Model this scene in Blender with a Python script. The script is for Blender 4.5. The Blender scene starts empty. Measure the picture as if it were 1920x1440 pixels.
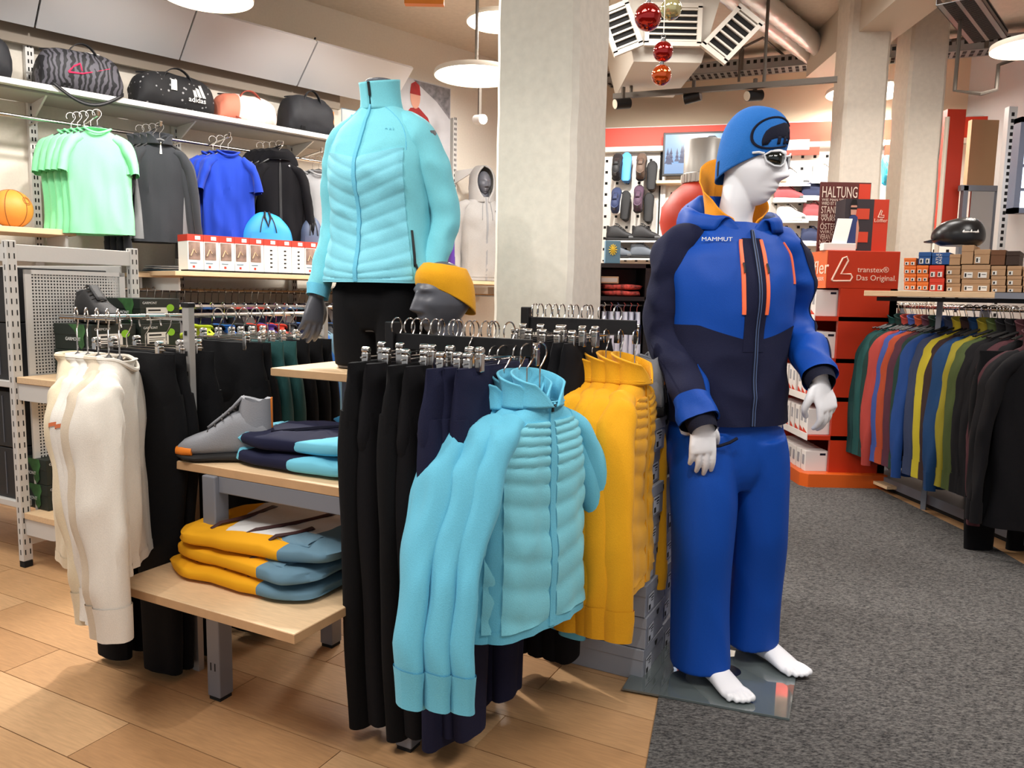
import bpy, bmesh, math, random
from mathutils import Vector as V, Matrix, noise
random.seed(11)
sc = bpy.context.scene
COL = sc.collection
PI = math.pi
cos, sin, R = math.cos, math.sin, math.radians

# ------------------------------------------------------------------ camera, exposure, world, lights
CAM_H, CAM_F = 1.30, 1450.0
PITCH, ROLL = math.atan(170 / 1450), R(1.1)
r0 = V((1, 0, 0)); fw = V((0, cos(PITCH), -sin(PITCH))); u0 = V((0, sin(PITCH), cos(PITCH)))
rt = r0 * cos(ROLL) + u0 * sin(ROLL); up = u0 * cos(ROLL) - r0 * sin(ROLL)
cam_d = bpy.data.cameras.new('camera'); cam = bpy.data.objects.new('camera', cam_d); COL.objects.link(cam)
cam_d.sensor_width = 36; cam_d.lens = 36 * CAM_F / 1920; cam_d.clip_start = .05
cam.matrix_world = Matrix(((rt.x, up.x, -fw.x, 0), (rt.y, up.y, -fw.y, 0), (rt.z, up.z, -fw.z, CAM_H), (0, 0, 0, 1)))
sc.camera = cam
sc.view_settings.view_transform = 'Standard'; sc.view_settings.look = 'None'
sc.view_settings.gamma = 1; sc.view_settings.use_curve_mapping = False
sc.view_settings.exposure = 0.28
sc.cycles.max_bounces = 6; sc.cycles.transparent_max_bounces = 12
wd = bpy.data.worlds.new('world'); sc.world = wd; wd.use_nodes = True
wd.node_tree.nodes['Background'].inputs[0].default_value = (.92, .96, 1.0, 1)      # soft daylight fill; front wall left out behind the camera to brighten the ceiling
wd.node_tree.nodes['Background'].inputs[1].default_value = .42

def lamp(kind, name, loc, power, col=(1, .90, .78), size=.3, target=None, spot=70, blend=.6, sy=None):
    d = bpy.data.lights.new(name, kind); o = bpy.data.objects.new(name, d); COL.objects.link(o)
    d.energy = power; d.color = col; o.location = loc
    if kind == 'AREA':
        d.size = size
        if sy: d.shape = 'RECTANGLE'; d.size_y = sy
    elif kind == 'SPOT':
        d.spot_size = R(spot); d.spot_blend = blend; d.shadow_soft_size = size
    else: d.shadow_soft_size = size
    if target is not None:
        o.rotation_euler = (V(target) - V(loc)).to_track_quat('-Z', 'Y').to_euler()
    return o
WARM = (1, .96, .91)
# ceiling lamps out of the frame (the shop's own pendants behind and beside the camera)
lamp('AREA', 'overhead_light', (-1.0, 0.6, 3.3), 46, WARM, 1.2)
lamp('AREA', 'overhead_light', (1.6, 0.4, 3.3), 40, WARM, 1.2)
lamp('AREA', 'overhead_light', (-2.6, 2.6, 3.3), 50, WARM, .8)
lamp('AREA', 'overhead_light', (2.6, 2.4, 3.3), 40, WARM, .8)
# track spots and one added beam: above left towards the rack, and along the shelf wall
lamp('SPOT', 'aimed_spot_light', (-1.7, 0.9, 3.2), 55, WARM, .04, (-.1, 2.5, 1.0), 60, .5)
lamp('SPOT', 'aimed_spot_light', (-1.5, 4.3, 3.35), 270, WARM, .05, (0.1, 2.2, .4), 70, .5)
lamp('SPOT', 'aimed_spot_light', (-1.5, 1.2, 3.3), 40, WARM, .05, (-.5, 2.75, 1.75), 34, .5)  # added beam that brightens the turquoise half mannequin
lamp('SPOT', 'aimed_spot_light', (0.2, 0.8, 3.2), 75, WARM, .04, (.7, 2.6, 1.4), 50, .6)
for a, b, c_, e in ((-2.0, 4.2, -2.9, 95), (-.9, 5.2, -1.9, 95), (.1, 6.3, -1.0, 85), (-3.0, 3.2, -3.7, 80)):
    lamp('SPOT', 'wall_spot_light', (a, b, 3.3), e, WARM, .05, (c_, b + 1.45, 2.0), 80, .8)

lamp('AREA', 'overhead_light', (2.0, 4.9, 3.5), 26, WARM, .8)  # added light without a fitting, brightens the pillars on the right
lamp('AREA', 'overhead_light', (0.6, 5.2, 3.5), 30, WARM, .8)

ORD = ('first', 'second', 'third', 'fourth', 'fifth', 'sixth', 'seventh', 'eighth', 'ninth', 'tenth', 'eleventh', 'twelfth')
# ------------------------------------------------------------------ pixel helpers (photo 1920x1440 -> world points)
def ray(x, y): return fw + rt * ((x - 960) / CAM_F) - up * ((y - 720) / CAM_F)
def at(x, y, Y):
    d = ray(x, y); return V((0, 0, CAM_H)) + d * (Y / d.y)
def gz(x, y, z=0):
    d = ray(x, y); return V((0, 0, CAM_H)) + d * ((z - CAM_H) / d.z)

# ------------------------------------------------------------------ materials
def lin(c): return tuple((v / 255 / 12.92) if v / 255 <= .04045 else ((v / 255 + .055) / 1.055) ** 2.4 for v in c) + (1,)
MATS = {}
def mat(name, rgb, rough=.6, metal=0, bump=0, scale=200, var=0, emit=0, spec=.5, alpha=1, trans=0, stretch=(1, 1, 1), sheen=0, coat=0):
    if name in MATS: return MATS[name]
    m = bpy.data.materials.new(name); m.use_nodes = True; MATS[name] = m
    nt = m.node_tree; b = nt.nodes['Principled BSDF']
    b.inputs['Base Color'].default_value = lin(rgb); b.inputs['Roughness'].default_value = rough
    b.inputs['Metallic'].default_value = metal; b.inputs['Specular IOR Level'].default_value = spec
    if sheen: b.inputs['Sheen Weight'].default_value = sheen
    if coat: b.inputs['Coat Weight'].default_value = coat
    if trans: b.inputs['Transmission Weight'].default_value = trans
    if emit:
        b.inputs['Emission Color'].default_value = lin(rgb); b.inputs['Emission Strength'].default_value = emit
    if bump or var:
        tc = nt.nodes.new('ShaderNodeTexCoord'); mp = nt.nodes.new('ShaderNodeMapping')
        mp.inputs['Scale'].default_value = stretch
        n = nt.nodes.new('ShaderNodeTexNoise'); n.inputs['Scale'].default_value = scale; n.inputs['Detail'].default_value = 3
        nt.links.new(tc.outputs['Object'], mp.inputs[0]); nt.links.new(mp.outputs[0], n.inputs['Vector'])
        if bump:
            bp = nt.nodes.new('ShaderNodeBump'); bp.inputs['Strength'].default_value = bump; bp.inputs['Distance'].default_value = .004
            nt.links.new(n.outputs[0], bp.inputs['Height']); nt.links.new(bp.outputs[0], b.inputs['Normal'])
        if var:
            r_ = nt.nodes.new('ShaderNodeValToRGB'); c = lin(rgb)
            r_.color_ramp.elements[0].position = .3; r_.color_ramp.elements[1].position = .7
            r_.color_ramp.elements[0].color = tuple(v * (1 - var) for v in c[:3]) + (1,)
            r_.color_ramp.elements[1].color = tuple(min(1, v * (1 + var)) for v in c[:3]) + (1,)
            nt.links.new(n.outputs[0], r_.inputs[0]); nt.links.new(r_.outputs[0], b.inputs['Base Color'])
    return m
def zone_mat(name, base, zones, rough=.85):
    """cloth sewn from coloured panels: each zone (nx, ny, nz, d, rgb) covers the part where n.p > d in object space"""
    m = bpy.data.materials.new(name); m.use_nodes = True; nt = m.node_tree; b = nt.nodes['Principled BSDF']; b.inputs['Roughness'].default_value = rough; b.inputs['Specular IOR Level'].default_value = .25
    tc = nt.nodes.new('ShaderNodeTexCoord'); prev = None
    for nx, ny, nz, d, rgb in zones:
        dp = nt.nodes.new('ShaderNodeVectorMath'); dp.operation = 'DOT_PRODUCT'; dp.inputs[1].default_value = (nx, ny, nz); nt.links.new(tc.outputs['Object'], dp.inputs[0])
        gt = nt.nodes.new('ShaderNodeMath'); gt.operation = 'GREATER_THAN'; gt.inputs[1].default_value = d; nt.links.new(dp.outputs['Value'], gt.inputs[0])
        mx = nt.nodes.new('ShaderNodeMix'); mx.data_type = 'RGBA'; nt.links.new(gt.outputs[0], mx.inputs[0])
        if prev: nt.links.new(prev, mx.inputs[6])
        else: mx.inputs[6].default_value = lin(base)
        mx.inputs[7].default_value = lin(rgb); prev = mx.outputs[2]
    nt.links.new(prev, b.inputs['Base Color']); return m
def fab(name, rgb, rough=.85, bump=.25, scale=350, var=.05, sheen=.1): return mat(name, rgb, rough, 0, bump, scale, var, spec=.25, sheen=sheen)

M_turq = fab('turquoise_fabric', (122, 205, 218)); M_turq_q = fab('turquoise_quilt', (128, 208, 226), .6)
M_turq_hang = fab('turquoise_hung', (106, 192, 220)); M_black = fab('black_fabric', (7, 7, 10), .95, sheen=0); M_black2 = fab('soft_black_fabric', (11, 10, 14), .95, sheen=0)
M_yel = fab('yellow_fabric', (222, 158, 22)); M_navy = fab('navy_fabric', (22, 25, 52), sheen=0); M_navy2 = fab('dark_navy_fabric', (18, 20, 38), sheen=0)
M_blue = fab('blue_shell', (8, 68, 160), .55, .12, sheen=0); M_orange = fab('orange_lining', (236, 148, 24)); M_teal = fab('teal_blue_fabric', (42, 112, 150))
M_zip_o = mat('coral_zip', (250, 112, 66), .5); M_zip_b = mat('black_zip', (16, 16, 20), .5)
M_white_skin = mat('white_mannequin', (232, 232, 236), .38, spec=.5); M_grey_skin = mat('grey_mannequin', (82, 83, 90), .4)
M_chrome = mat('chrome', (205, 200, 195), .18, 1); M_blackmetal = mat('black_metal', (38, 37, 38), .45, .6)
M_greymetal = mat('grey_metal', (128, 132, 142), .45, .3); M_whitemetal = mat('white_metal', (208, 206, 202), .45, 0, .05, 90)
M_dark = mat('dark_slot', (18, 17, 17), .9); M_hang = mat('black_plastic', (14, 14, 15), .4)
M_birch = mat('birch_board', (222, 190, 150), .5, 0, .05, 18, .07, stretch=(1, 7, 7)); M_birch_edge = mat('birch_edge', (190, 152, 112), .55, 0, .05, 18, .06)
M_white = mat('white_paper', (235, 232, 226), .6); M_cream = mat('cream_wall', (218, 210, 197), .8, 0, .1, 60, .03)
M_red = mat('red_panel', (196, 52, 22), .55); M_orange_p = mat('orange_panel', (214, 84, 18), .55)
M_glass = mat('clear_glass', (225, 235, 232), .03, 0, trans=1); M_lamp = mat('lamp_diffuser', (255, 244, 226), .5, emit=9)

# ------------------------------------------------------------------ mesh builder
class MB:
    def __init__(s): s.v = []; s.f = []; s.m = []; s.c = 0; s.M = None
    def add(s, vs, fs):
        o = len(s.v)
        for p in vs:
            p = V(p); s.v.append(s.M @ p if s.M else p)
        for f in fs: s.f.append([i + o for i in f]); s.m.append(s.c)
        return s
    def box(s, x0, x1, y0, y1, z0, z1):
        return s.add([(x, y, z) for z in (z0, z1) for y in (y0, y1) for x in (x0, x1)],
                     [(0, 2, 3, 1), (4, 5, 7, 6), (0, 1, 5, 4), (2, 6, 7, 3), (0, 4, 6, 2), (1, 3, 7, 5)])
    def cb(s, c, d): return s.box(c[0] - d[0] / 2, c[0] + d[0] / 2, c[1] - d[1] / 2, c[1] + d[1] / 2, c[2] - d[2] / 2, c[2] + d[2] / 2)
    def grid(s, P, closeu=False, cap0=False, cap1=False):      # P[v][u]
        nv, nu = len(P), len(P[0]); vs = [p for row in P for p in row]; fs = []
        for j in range(nv - 1):
            for i in range(nu if closeu else nu - 1):
                k = (i + 1) % nu
                fs.append((j * nu + i, j * nu + k, (j + 1) * nu + k, (j + 1) * nu + i))
        if cap0: fs.append(tuple(reversed(range(nu))))
        if cap1: fs.append(tuple((nv - 1) * nu + i for i in range(nu)))
        return s.add(vs, fs)
    def tube(s, pts, r, n=8, r2=None):
        pts = [V(p) for p in pts]; P = []; L = len(pts); prev = None
        for i, p in enumerate(pts):
            t = (pts[min(i + 1, L - 1)] - pts[max(i - 1, 0)]).normalized()
            if prev is None:
                a = t.cross(V((0, 0, 1)) if abs(t.z) < .9 else V((1, 0, 0))).normalized()
            else: a = (prev - t * prev.dot(t)).normalized()
            prev = a; b = t.cross(a)
            rr = r if r2 is None else r + (r2 - r) * i / max(1, L - 1)
            P.append([p + a * (rr * cos(2 * PI * k / n)) + b * (rr * sin(2 * PI * k / n)) for k in range(n)])
        return s.grid(P, True, True, True)
    def lathe(s, prof, n=24, c=(0, 0, 0), cap0=True, cap1=True):
        return s.grid([[(c[0] + r * cos(2 * PI * k / n), c[1] + r * sin(2 * PI * k / n), c[2] + z) for k in range(n)] for r, z in prof], True, cap0, cap1)
    def prism(s, poly, y0, y1):                                  # poly in x,z extruded along y (poly counter-clockwise seen from -y)
        n = len(poly)
        return s.add([(x, y0, z) for x, z in poly] + [(x, y1, z) for x, z in poly],
                     [tuple(range(n)), tuple(reversed(range(n, 2 * n)))] + [(i, i + n, (i + 1) % n + n, (i + 1) % n) for i in range(n)])
    def prismz(s, poly, z0, z1):                                 # poly in x,y counter-clockwise, extruded along z
        n = len(poly)
        return s.add([(x, y, z0) for x, y in poly] + [(x, y, z1) for x, y in poly],
                     [tuple(reversed(range(n))), tuple(range(n, 2 * n))] + [(i, (i + 1) % n, (i + 1) % n + n, i + n) for i in range(n)])
    def mesh(s, name, mats, smooth=40):
        me = bpy.data.meshes.new(name); me.from_pydata([tuple(p) for p in s.v], [], s.f)
        for m in (mats if isinstance(mats, (list, tuple)) else [mats]): me.materials.append(m)
        if len(set(s.m)) > 1: me.polygons.foreach_set('material_index', s.m)
        if smooth:
            me.polygons.foreach_set('use_smooth', [True] * len(s.f)); me.set_sharp_from_angle(angle=R(smooth))
        me.update(); return me
    def build(s, name, mats, parent=None, smooth=40, bevel=0, solid=0, kind=None, label=None):
        return put(s.mesh(name, mats, smooth), name, parent, bevel, solid, kind, label)
def put(me, name, parent=None, bevel=0, solid=0, kind=None, label=None, loc=None, rz=None):
    o = bpy.data.objects.new(name, me); COL.objects.link(o)
    if parent: o.parent = parent
    if loc is not None: o.location = loc
    if rz is not None: o.rotation_euler = (0, 0, rz)
    if solid:
        m = o.modifiers.new('s', 'SOLIDIFY'); m.thickness = solid; m.offset = 0
    if bevel:
        m = o.modifiers.new('b', 'BEVEL'); m.width = bevel; m.segments = 2; m.limit_method = 'ANGLE'
    if kind: o['kind'] = kind
    if label: o['label'] = label
    return o
def thing(name, label, cat, loc=(0, 0, 0), rz=0, group=None):
    o = bpy.data.objects.new(name, None); COL.objects.link(o); o.empty_display_size = .05
    o.location = loc; o.rotation_euler = (0, 0, rz); o['label'] = label; o['category'] = cat
    if group: o['group'] = group
    return o
def tag(o, label, cat, group=None, loc=None, rz=None):
    o['label'] = label; o['category'] = cat
    if group: o['group'] = group
    if loc is not None: o.location = loc
    if rz is not None: o.rotation_euler = (0, 0, rz)
    return o
KIDS = {}
def kids(o):
    return [c for c in COL.objects if c.parent is o]
def reslot(c, swap):
    if not c.data: return
    for i, sl in enumerate(c.material_slots):
        nm = c.data.materials[i].name
        if swap and nm in swap: sl.link = 'OBJECT'; sl.material = swap[nm]
        elif sl.link != 'DATA': sl.link = 'DATA'
def dup(root, loc, rz=None, label=None, group=None, swap=None, tilt=None):
    def cp(o, par):
        c = o.copy(); COL.objects.link(c)
        if par: c.parent = par
        reslot(c, swap)
        return c
    key = root.name
    if key not in KIDS: KIDS[key] = [(k, kids(k)) for k in kids(root)]
    r_ = cp(root, None); r_.location = loc
    if rz is not None: r_.rotation_euler = (0, 0, rz)
    if tilt: r_.rotation_euler = (tilt[0], tilt[1], r_.rotation_euler.z)
    if label: r_['label'] = label
    if group: r_['group'] = group
    for k, ks in KIDS[key]:
        c = cp(k, r_)
        for g in ks: cp(g, c)
    return r_
def text(name, s, size, mtl, parent, M, depth=.001, align='CENTER', sx=1, kind=None):
    cu = bpy.data.curves.new(name, 'FONT'); cu.body = s; cu.size = size; cu.extrude = depth; cu.align_x = align; cu.align_y = 'CENTER'; cu.resolution_u = 3
    to = bpy.data.objects.new(name + '_t', cu); COL.objects.link(to)
    dg = bpy.context.evaluated_depsgraph_get(); me = bpy.data.meshes.new_from_object(to.evaluated_get(dg))
    bpy.data.objects.remove(to); bpy.data.curves.remove(cu)
    me.name = name; me.transform(M @ Matrix.Diagonal((sx, 1, 1, 1))); me.materials.clear(); me.materials.append(mtl)
    return put(me, name, parent)
def fit_text(name, s, x0, z0, w, h, mtl, parent, o, x, z, depth=.0006):
    """lettering stretched to the box w x h whose lower left corner is x0, z0 in the plane (o, x, z)"""
    ob = text(name, s, 1, mtl, parent, Matrix.Identity(4), 0, 'LEFT'); me = ob.data
    xs = [v.co.x for v in me.vertices]; ys = [v.co.y for v in me.vertices]; a, b, c, d = min(xs), max(xs), min(ys), max(ys); F = frame(o, x, z)
    for v in me.vertices: v.co = F @ V((x0 + (v.co.x - a) / (b - a) * w, z0 + (v.co.y - c) / (d - c) * h, v.co.z + depth))
    return ob
def frame(o, x, z):           # matrix whose local X -> x, local Y -> z, at origin o
    x = V(x).normalized(); z = V(z).normalized(); n = x.cross(z)
    return Matrix(((x.x, z.x, n.x, o[0]), (x.y, z.y, n.y, o[1]), (x.z, z.z, n.z, o[2]), (0, 0, 0, 1)))

# ------------------------------------------------------------------ lofted surfaces
def cr(p0, p1, p2, p3, t):
    return p1 + (p2 - p0) * (.5 * t) + (p0 * 2 - p1 * 5 + p2 * 4 - p3) * (.5 * t * t) + (p1 * 3 - p0 - p2 * 3 + p3) * (.5 * t * t * t)
class Loft:
    def __init__(s, rings, n=2.0, disp=None):
        s.c = [V(r[0]) for r in rings]; s.x = [V(r[1]) for r in rings]; s.y = [V(r[2]) for r in rings]; s.n = n; s.disp = disp; s.N = len(rings) - 1; s.k = {}
    def fr(s, t):
        q = s.k.get(t)
        if q: return q
        f = min(max(t, 0), 1) * s.N; i = min(int(f), s.N - 1); u = f - i
        g = lambda L: cr(L[max(i - 1, 0)], L[i], L[i + 1], L[min(i + 2, s.N)], u)
        q = (g(s.c), g(s.x), g(s.y)); s.k[t] = q; return q
    def p(s, a, t):
        c, x, y = s.fr(t); ca, sa = cos(a), sin(a)
        if s.n != 2:
            e = 2 / s.n; ca = math.copysign(abs(ca) ** e, ca); sa = math.copysign(abs(sa) ** e, sa)
        return c + x * ca + y * sa
    def nrm(s, a, t):
        e = .01; t2 = min(t + e, 1); t1 = max(t - e, 0)
        return (s.p(a + e, t) - s.p(a - e, t)).cross(s.p(a, t2) - s.p(a, t1)).normalized()
    def q(s, a, t, off=0):
        P = s.p(a, t); n = s.nrm(a, t)
        return P + n * (off + (s.disp(a, t, P) if s.disp else 0))
    def surf(s, mb, na=32, nt=24, cap0=False, cap1=False, t0=0, t1=1):
        return mb.grid([[s.q(2 * PI * i / na, t0 + (t1 - t0) * j / nt) for i in range(na)] for j in range(nt + 1)], True, cap0, cap1)
    def patch(s, mb, A0, A1, T0, T1, na=12, nt=12, off=.004, fn=None, skirt=True):
        g = lambda f, v: f(v) if callable(f) else f
        P = []
        for j in range(nt + 1):
            r_ = j / nt; row = []
            for i in range(na + 1):
                q = i / na; a = g(A0, r_) + (g(A1, r_) - g(A0, r_)) * q; t = g(T0, q) + (g(T1, q) - g(T0, q)) * r_
                row.append(s.q(a, t, off + (fn(q, r_, a, t) if fn else 0)))
            if skirt:
                a0, t0 = g(A0, r_), g(T0, 0) + (g(T1, 0) - g(T0, 0)) * r_; a1, t1 = g(A1, r_), g(T0, 1) + (g(T1, 1) - g(T0, 1)) * r_
                row = [s.q(a0, t0, -.002)] + row + [s.q(a1, t1, -.002)]
            P.append(row)
        if skirt:
            nu = len(P[0]); qs = [0] + [i / na for i in range(na + 1)] + [1]
            P = [[s.q(g(A0, 0) + (g(A1, 0) - g(A0, 0)) * q, g(T0, q), -.002) for q in qs]] + P + [[s.q(g(A0, 1) + (g(A1, 1) - g(A0, 1)) * q, g(T1, q), -.002) for q in qs]]
        return mb.grid(P)
    def line(s, mb, pts, r=.003, off=.004, n=5):
        return mb.tube([s.q(a, t, off) for a, t in pts], r, n)
def limb(path, radii, hint=(0, 1, 0), n=2, disp=None):       # radii: (along cross direction, along hint direction)
    path = [V(p) for p in path]; rings = []; L = len(path)
    for i, p in enumerate(path):
        t = (path[min(i + 1, L - 1)] - path[max(i - 1, 0)]).normalized(); h = V(hint); y = (h - t * h.dot(t)).normalized(); x = y.cross(t).normalized()
        ra, rb = radii[i] if isinstance(radii[i], (tuple, list)) else (radii[i], radii[i])
        rings.append((p, x * ra, y * rb))
    return Loft(rings, n, disp)
def wr(amp, fx=14, fz=5, seed=0, amp2=0, f2=40, vert=.30):
    def d(a, t, P):
        v = noise.noise(V((P.x * fx + seed, P.y * fx, P.z * fz))) * amp
        if amp2:
            r_ = 1 - 2.6 * abs(noise.noise(V((P.x * f2 * .42 + P.z * f2 * vert * .8 + seed * 1.7, P.y * f2 * .42, P.z * f2 * vert - P.x * f2 * .16))))
            v += max(-.3, r_) * amp2
        return v
    return d
def union(mb, name, mtl, voxel, smooth=3, fac=.5):
    me = mb.mesh(name + '_raw', mtl, 0); o = bpy.data.objects.new(name + '_raw', me); COL.objects.link(o)
    m = o.modifiers.new('r', 'REMESH'); m.mode = 'VOXEL'; m.voxel_size = voxel; m.use_smooth_shade = True
    if smooth:
        k = o.modifiers.new('s', 'SMOOTH'); k.iterations = smooth; k.factor = fac
    dg = bpy.context.evaluated_depsgraph_get(); out = bpy.data.meshes.new_from_object(o.evaluated_get(dg))
    bpy.data.objects.remove(o); out.name = name; out.materials.clear(); out.materials.append(mtl)
    out.polygons.foreach_set('use_smooth', [True] * len(out.polygons))
    return out
def lathe_mesh(name, prof, mtl, n=24): return MB().lathe(prof, n).mesh(name, mtl)
E1 = V((.89, -.456, 0)); E2 = V((.456, .89, 0)); RZ1 = math.atan2(-.456, .89); RZ2 = math.atan2(.89, .456)
# ================================================================== STRUCTURE
def struct(o, label=None):
    o['kind'] = 'structure'
    if label: o['label'] = label
    return o
# wooden floor: sub-floor slab and planks laid along E1
fl = struct(MB().box(-9, 9, -3, 14, -.06, -.012).build('floor', mat('plank_joint', (70, 44, 26), .8), smooth=0))
PW, PL = .195, 1.28
woods = [mat('oak_plank_%s' % s, c, .42, 0, .04, 14, .10, stretch=(1, 9, 9)) for s, c in (('light', (196, 154, 110)), ('honey', (189, 146, 103)), ('warm', (180, 137, 95)), ('pale', (201, 161, 118)))]
pm = []
for w in woods:
    m = MB(); m.box(0, PL - .003, 0, PW - .003, -.012, 0); pm.append(m.mesh('plank', w, 0))
O2 = V((-1.7, 2.476, 0))
rnd = random.Random(4)
npl = 0
for j in range(-9, 13):
    offs = rnd.random() * PL
    for i in range(-4, 5):
        P = O2 + E1 * (i * PL + offs) + E2 * (j * PW)
        c = P + E1 * PL / 2 + E2 * PW / 2
        if c.y < .5 or c.y > 8 or c.x > 3.6 or abs(c.x) > .80 * c.y + 1.2: continue
        put(pm[rnd.randrange(4)], 'plank', fl, loc=P, rz=RZ1); npl += 1
far = MB()
for j in range(-9, 60):
    for i in range(-9, 10):
        P = O2 + E1 * (i * PL + (j * .37 % 1) * PL) + E2 * (j * PW); c = P + E1 * PL / 2
        if j < 13 or c.y < -1 or c.y > 12 or abs(c.x) > 8.5: continue
        q = [P, P + E1 * (PL - .003), P + E1 * (PL - .003) + E2 * (PW - .003), P + E2 * (PW - .003)]
        far.prismz([(p.x, p.y) for p in q], -.012, 0)
far.build('far_planks', woods[1], fl, smooth=0, kind='stuff')
# carpet: speckled grey pile
cm = bpy.data.materials.new('speckled_carpet'); cm.use_nodes = True; nt = cm.node_tree; bs = nt.nodes['Principled BSDF']
tc = nt.nodes.new('ShaderNodeTexCoord'); mp = nt.nodes.new('ShaderNodeMapping'); mp.inputs['Rotation'].default_value = (0, 0, R(25)); mp.inputs['Scale'].default_value = (1, 2.2, 1)
n1 = nt.nodes.new('ShaderNodeTexNoise'); n1.inputs['Scale'].default_value = 62; n1.inputs['Detail'].default_value = 6; n1.inputs['Roughness'].default_value = .8
cr_ = nt.nodes.new('ShaderNodeValToRGB'); e = cr_.color_ramp.elements
e[0].position = .36; e[0].color = lin((34, 34, 36)); e[1].position = .62; e[1].color = lin((120, 117, 114))
x_ = cr_.color_ramp.elements.new(.48); x_.color = lin((82, 80, 79))
bp = nt.nodes.new('ShaderNodeBump'); bp.inputs['Strength'].default_value = .5; bp.inputs['Distance'].default_value = .004
for a, b in ((tc.outputs['Object'], mp.inputs[0]), (mp.outputs[0], n1.inputs['Vector']), (n1.outputs[0], cr_.inputs[0]), (cr_.outputs[0], bs.inputs['Base Color']), (n1.outputs[0], bp.inputs['Height']), (bp.outputs[0], bs.inputs['Normal'])): nt.links.new(a, b)
bs.inputs['Roughness'].default_value = .95; bs.inputs['Specular IOR Level'].default_value = .1
cpts = [(.16, 1.1), (2.4, 1.1), (2.5, 3.3), (2.573, 3.735), (2.60, 4.2), (2.54, 5.3), (2.6, 9.2), (.8, 9.2), (.9, 4.6), (.74, 3.3), (.535, 2.52), (.39, 2.0)]
ca = MB(); ca.prismz(cpts, 0, .006); struct(ca.build('carpet', cm, smooth=0), 'speckled dark grey carpet strip along the aisle')
# walls and ceiling
M_ceil = mat('ceiling_plaster', (204, 192, 176), .85, 0, .15, 30, .05)
CEIL = 3.72
struct(MB().box(-9, 9, -3, 14, CEIL, CEIL + .1).build('ceiling', M_ceil, smooth=0))
WO = at(0, 140, 4.83); WO.z = 0; WD = V((.7071, .7071, 0)); WN = V((-.7071, .7071, 0)); RZW = R(45)
def wl(px, py, y=0):
    """pixel -> (distance along left wall, height) on the vertical plane y metres behind the shelf front"""
    d = ray(px, py); o = V((0, 0, CAM_H)); q = WO + WN * y; k = (q - o).dot(WN) / d.dot(WN); P = o + d * k
    return (P - WO).dot(WD), P.z
def wp(s, y, z=0): p = WO + WD * s + WN * y; p.z = z; return p
w = MB(); w.box(-3, 5.6, .50, .60, 0, CEIL); o = struct(w.build('wall_left', M_cream, smooth=0)); o.location = WO; o.rotation_euler.z = RZW
# back wall
BD = V((.97, -.24, 0)).normalized(); BN = V((.24, .97, 0)).normalized(); BO = V((1.1, 8.6, 0)); RZB = math.atan2(-.24, .97)
def bl(px, py, y=0):
    d = ray(px, py); o = V((0, 0, CAM_H)); q = BO + BN * y; k = (q - o).dot(BN) / d.dot(BN); P = o + d * k
    return (P - BO).dot(BD), P.z
def bpnt(s, y, z=0): p = BO + BD * s + BN * y; p.z = z; return p
w = MB(); w.box(-5, 6, .25, .35, 0, CEIL); o = struct(w.build('wall_back', mat('beige_wall', (206, 188, 164), .8), smooth=0)); o.location = BO; o.rotation_euler.z = RZB
w = MB(); w.box(-.1, .1, -9, 4.4, 0, CEIL); o = struct(w.build('wall_right', mat('grey_wall', (176, 172, 170), .8, 0, .08, 40), smooth=0)); o.location = (4.75, 5.9, 0); o.rotation_euler.z = R(4)
# ceiling beams
M_beam = mat('beam_plaster', (206, 196, 180), .85, 0, .12, 30)
def beam(p0, p1, wd_, h, name='trim_1'):
    p0, p1 = V(p0), V(p1); d = p1 - p0; m = MB(); m.box(0, d.length, -wd_ / 2, wd_ / 2, CEIL - h, CEIL - .002)
    o = struct(m.build(name, M_beam, smooth=0)); o.location = p0; o.rotation_euler.z = math.atan2(d.y, d.x); return o
beam((2.55, 1.0, 0), (2.9, 7.6, 0), .35, .34, 'trim_1')
beam((-3.6, 6.2, 0), (.1, 3.6, 0), .35, .2, 'trim_2')

# concrete pillars
M_conc = mat('painted_concrete', (220, 212, 198), .8, 0, .35, 26, .05)
def pillar(label, corner, w1, w2, rz):
    m = MB(); na, nb, nz = 6, 5, 60
    def ring(z):
        pts = []; base = [(0, 0), (-w1, 0), (-w1, w2), (0, w2)]; ch = .022
        for i, (x, y) in enumerate(base):
            sx = -1 if x == 0 else 1; sy = 1 if y == 0 else -1
            a_, b_ = (x + sx * ch, y), (x, y + sy * ch)
            pts += ([b_, a_] if i in (0, 2) else [a_, b_])
        pts = [(p[0] + .006 * noise.noise(V((p[0] * 9, p[1] * 9, z * 6))), p[1] + .006 * noise.noise(V((p[0] * 9 + 7, p[1] * 9, z * 6 + 3)))) for p in pts]
        return [(x, y, z) for x, y in pts]
    m.grid([ring(CEIL * i / nz) for i in range(nz + 1)], True, True, True)
    o = m.build('pillar', M_conc, smooth=30); o.location = corner; o.rotation_euler.z = rz
    o['kind'] = 'structure'; o['label'] = label
    return o
pillar('wide concrete pillar standing behind the rack of turquoise jackets', (.235, 3.2, 0), .37, .36, RZ1)
def col_at(xl, xr, yv, Y, label):
    a = at(xl, yv, Y); b = at(xr, yv, Y); wdt = (b.x - a.x)
    return pillar(label, (b.x - wdt * .22, Y, 0), wdt * .80, .35, R(-6))
col_at(1588, 1684, 200, 6.3, 'painted pillar behind the stand with the orange header, left of two')
col_at(1698, 1782, 300, 6.4, 'painted pillar behind the shoe box shelf, right of two')
# exposed pipe clipped to the second pillar
pp = at(1770, 300, 6.33)
tag(MB().tube([(pp.x, pp.y, .02), (pp.x, pp.y, 2.75)], .018, 8).build('conduit_pipe', mat('painted_pipe', (205, 194, 176), .6)), 'thin painted conduit running down the right pillar', 'pipe')

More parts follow.
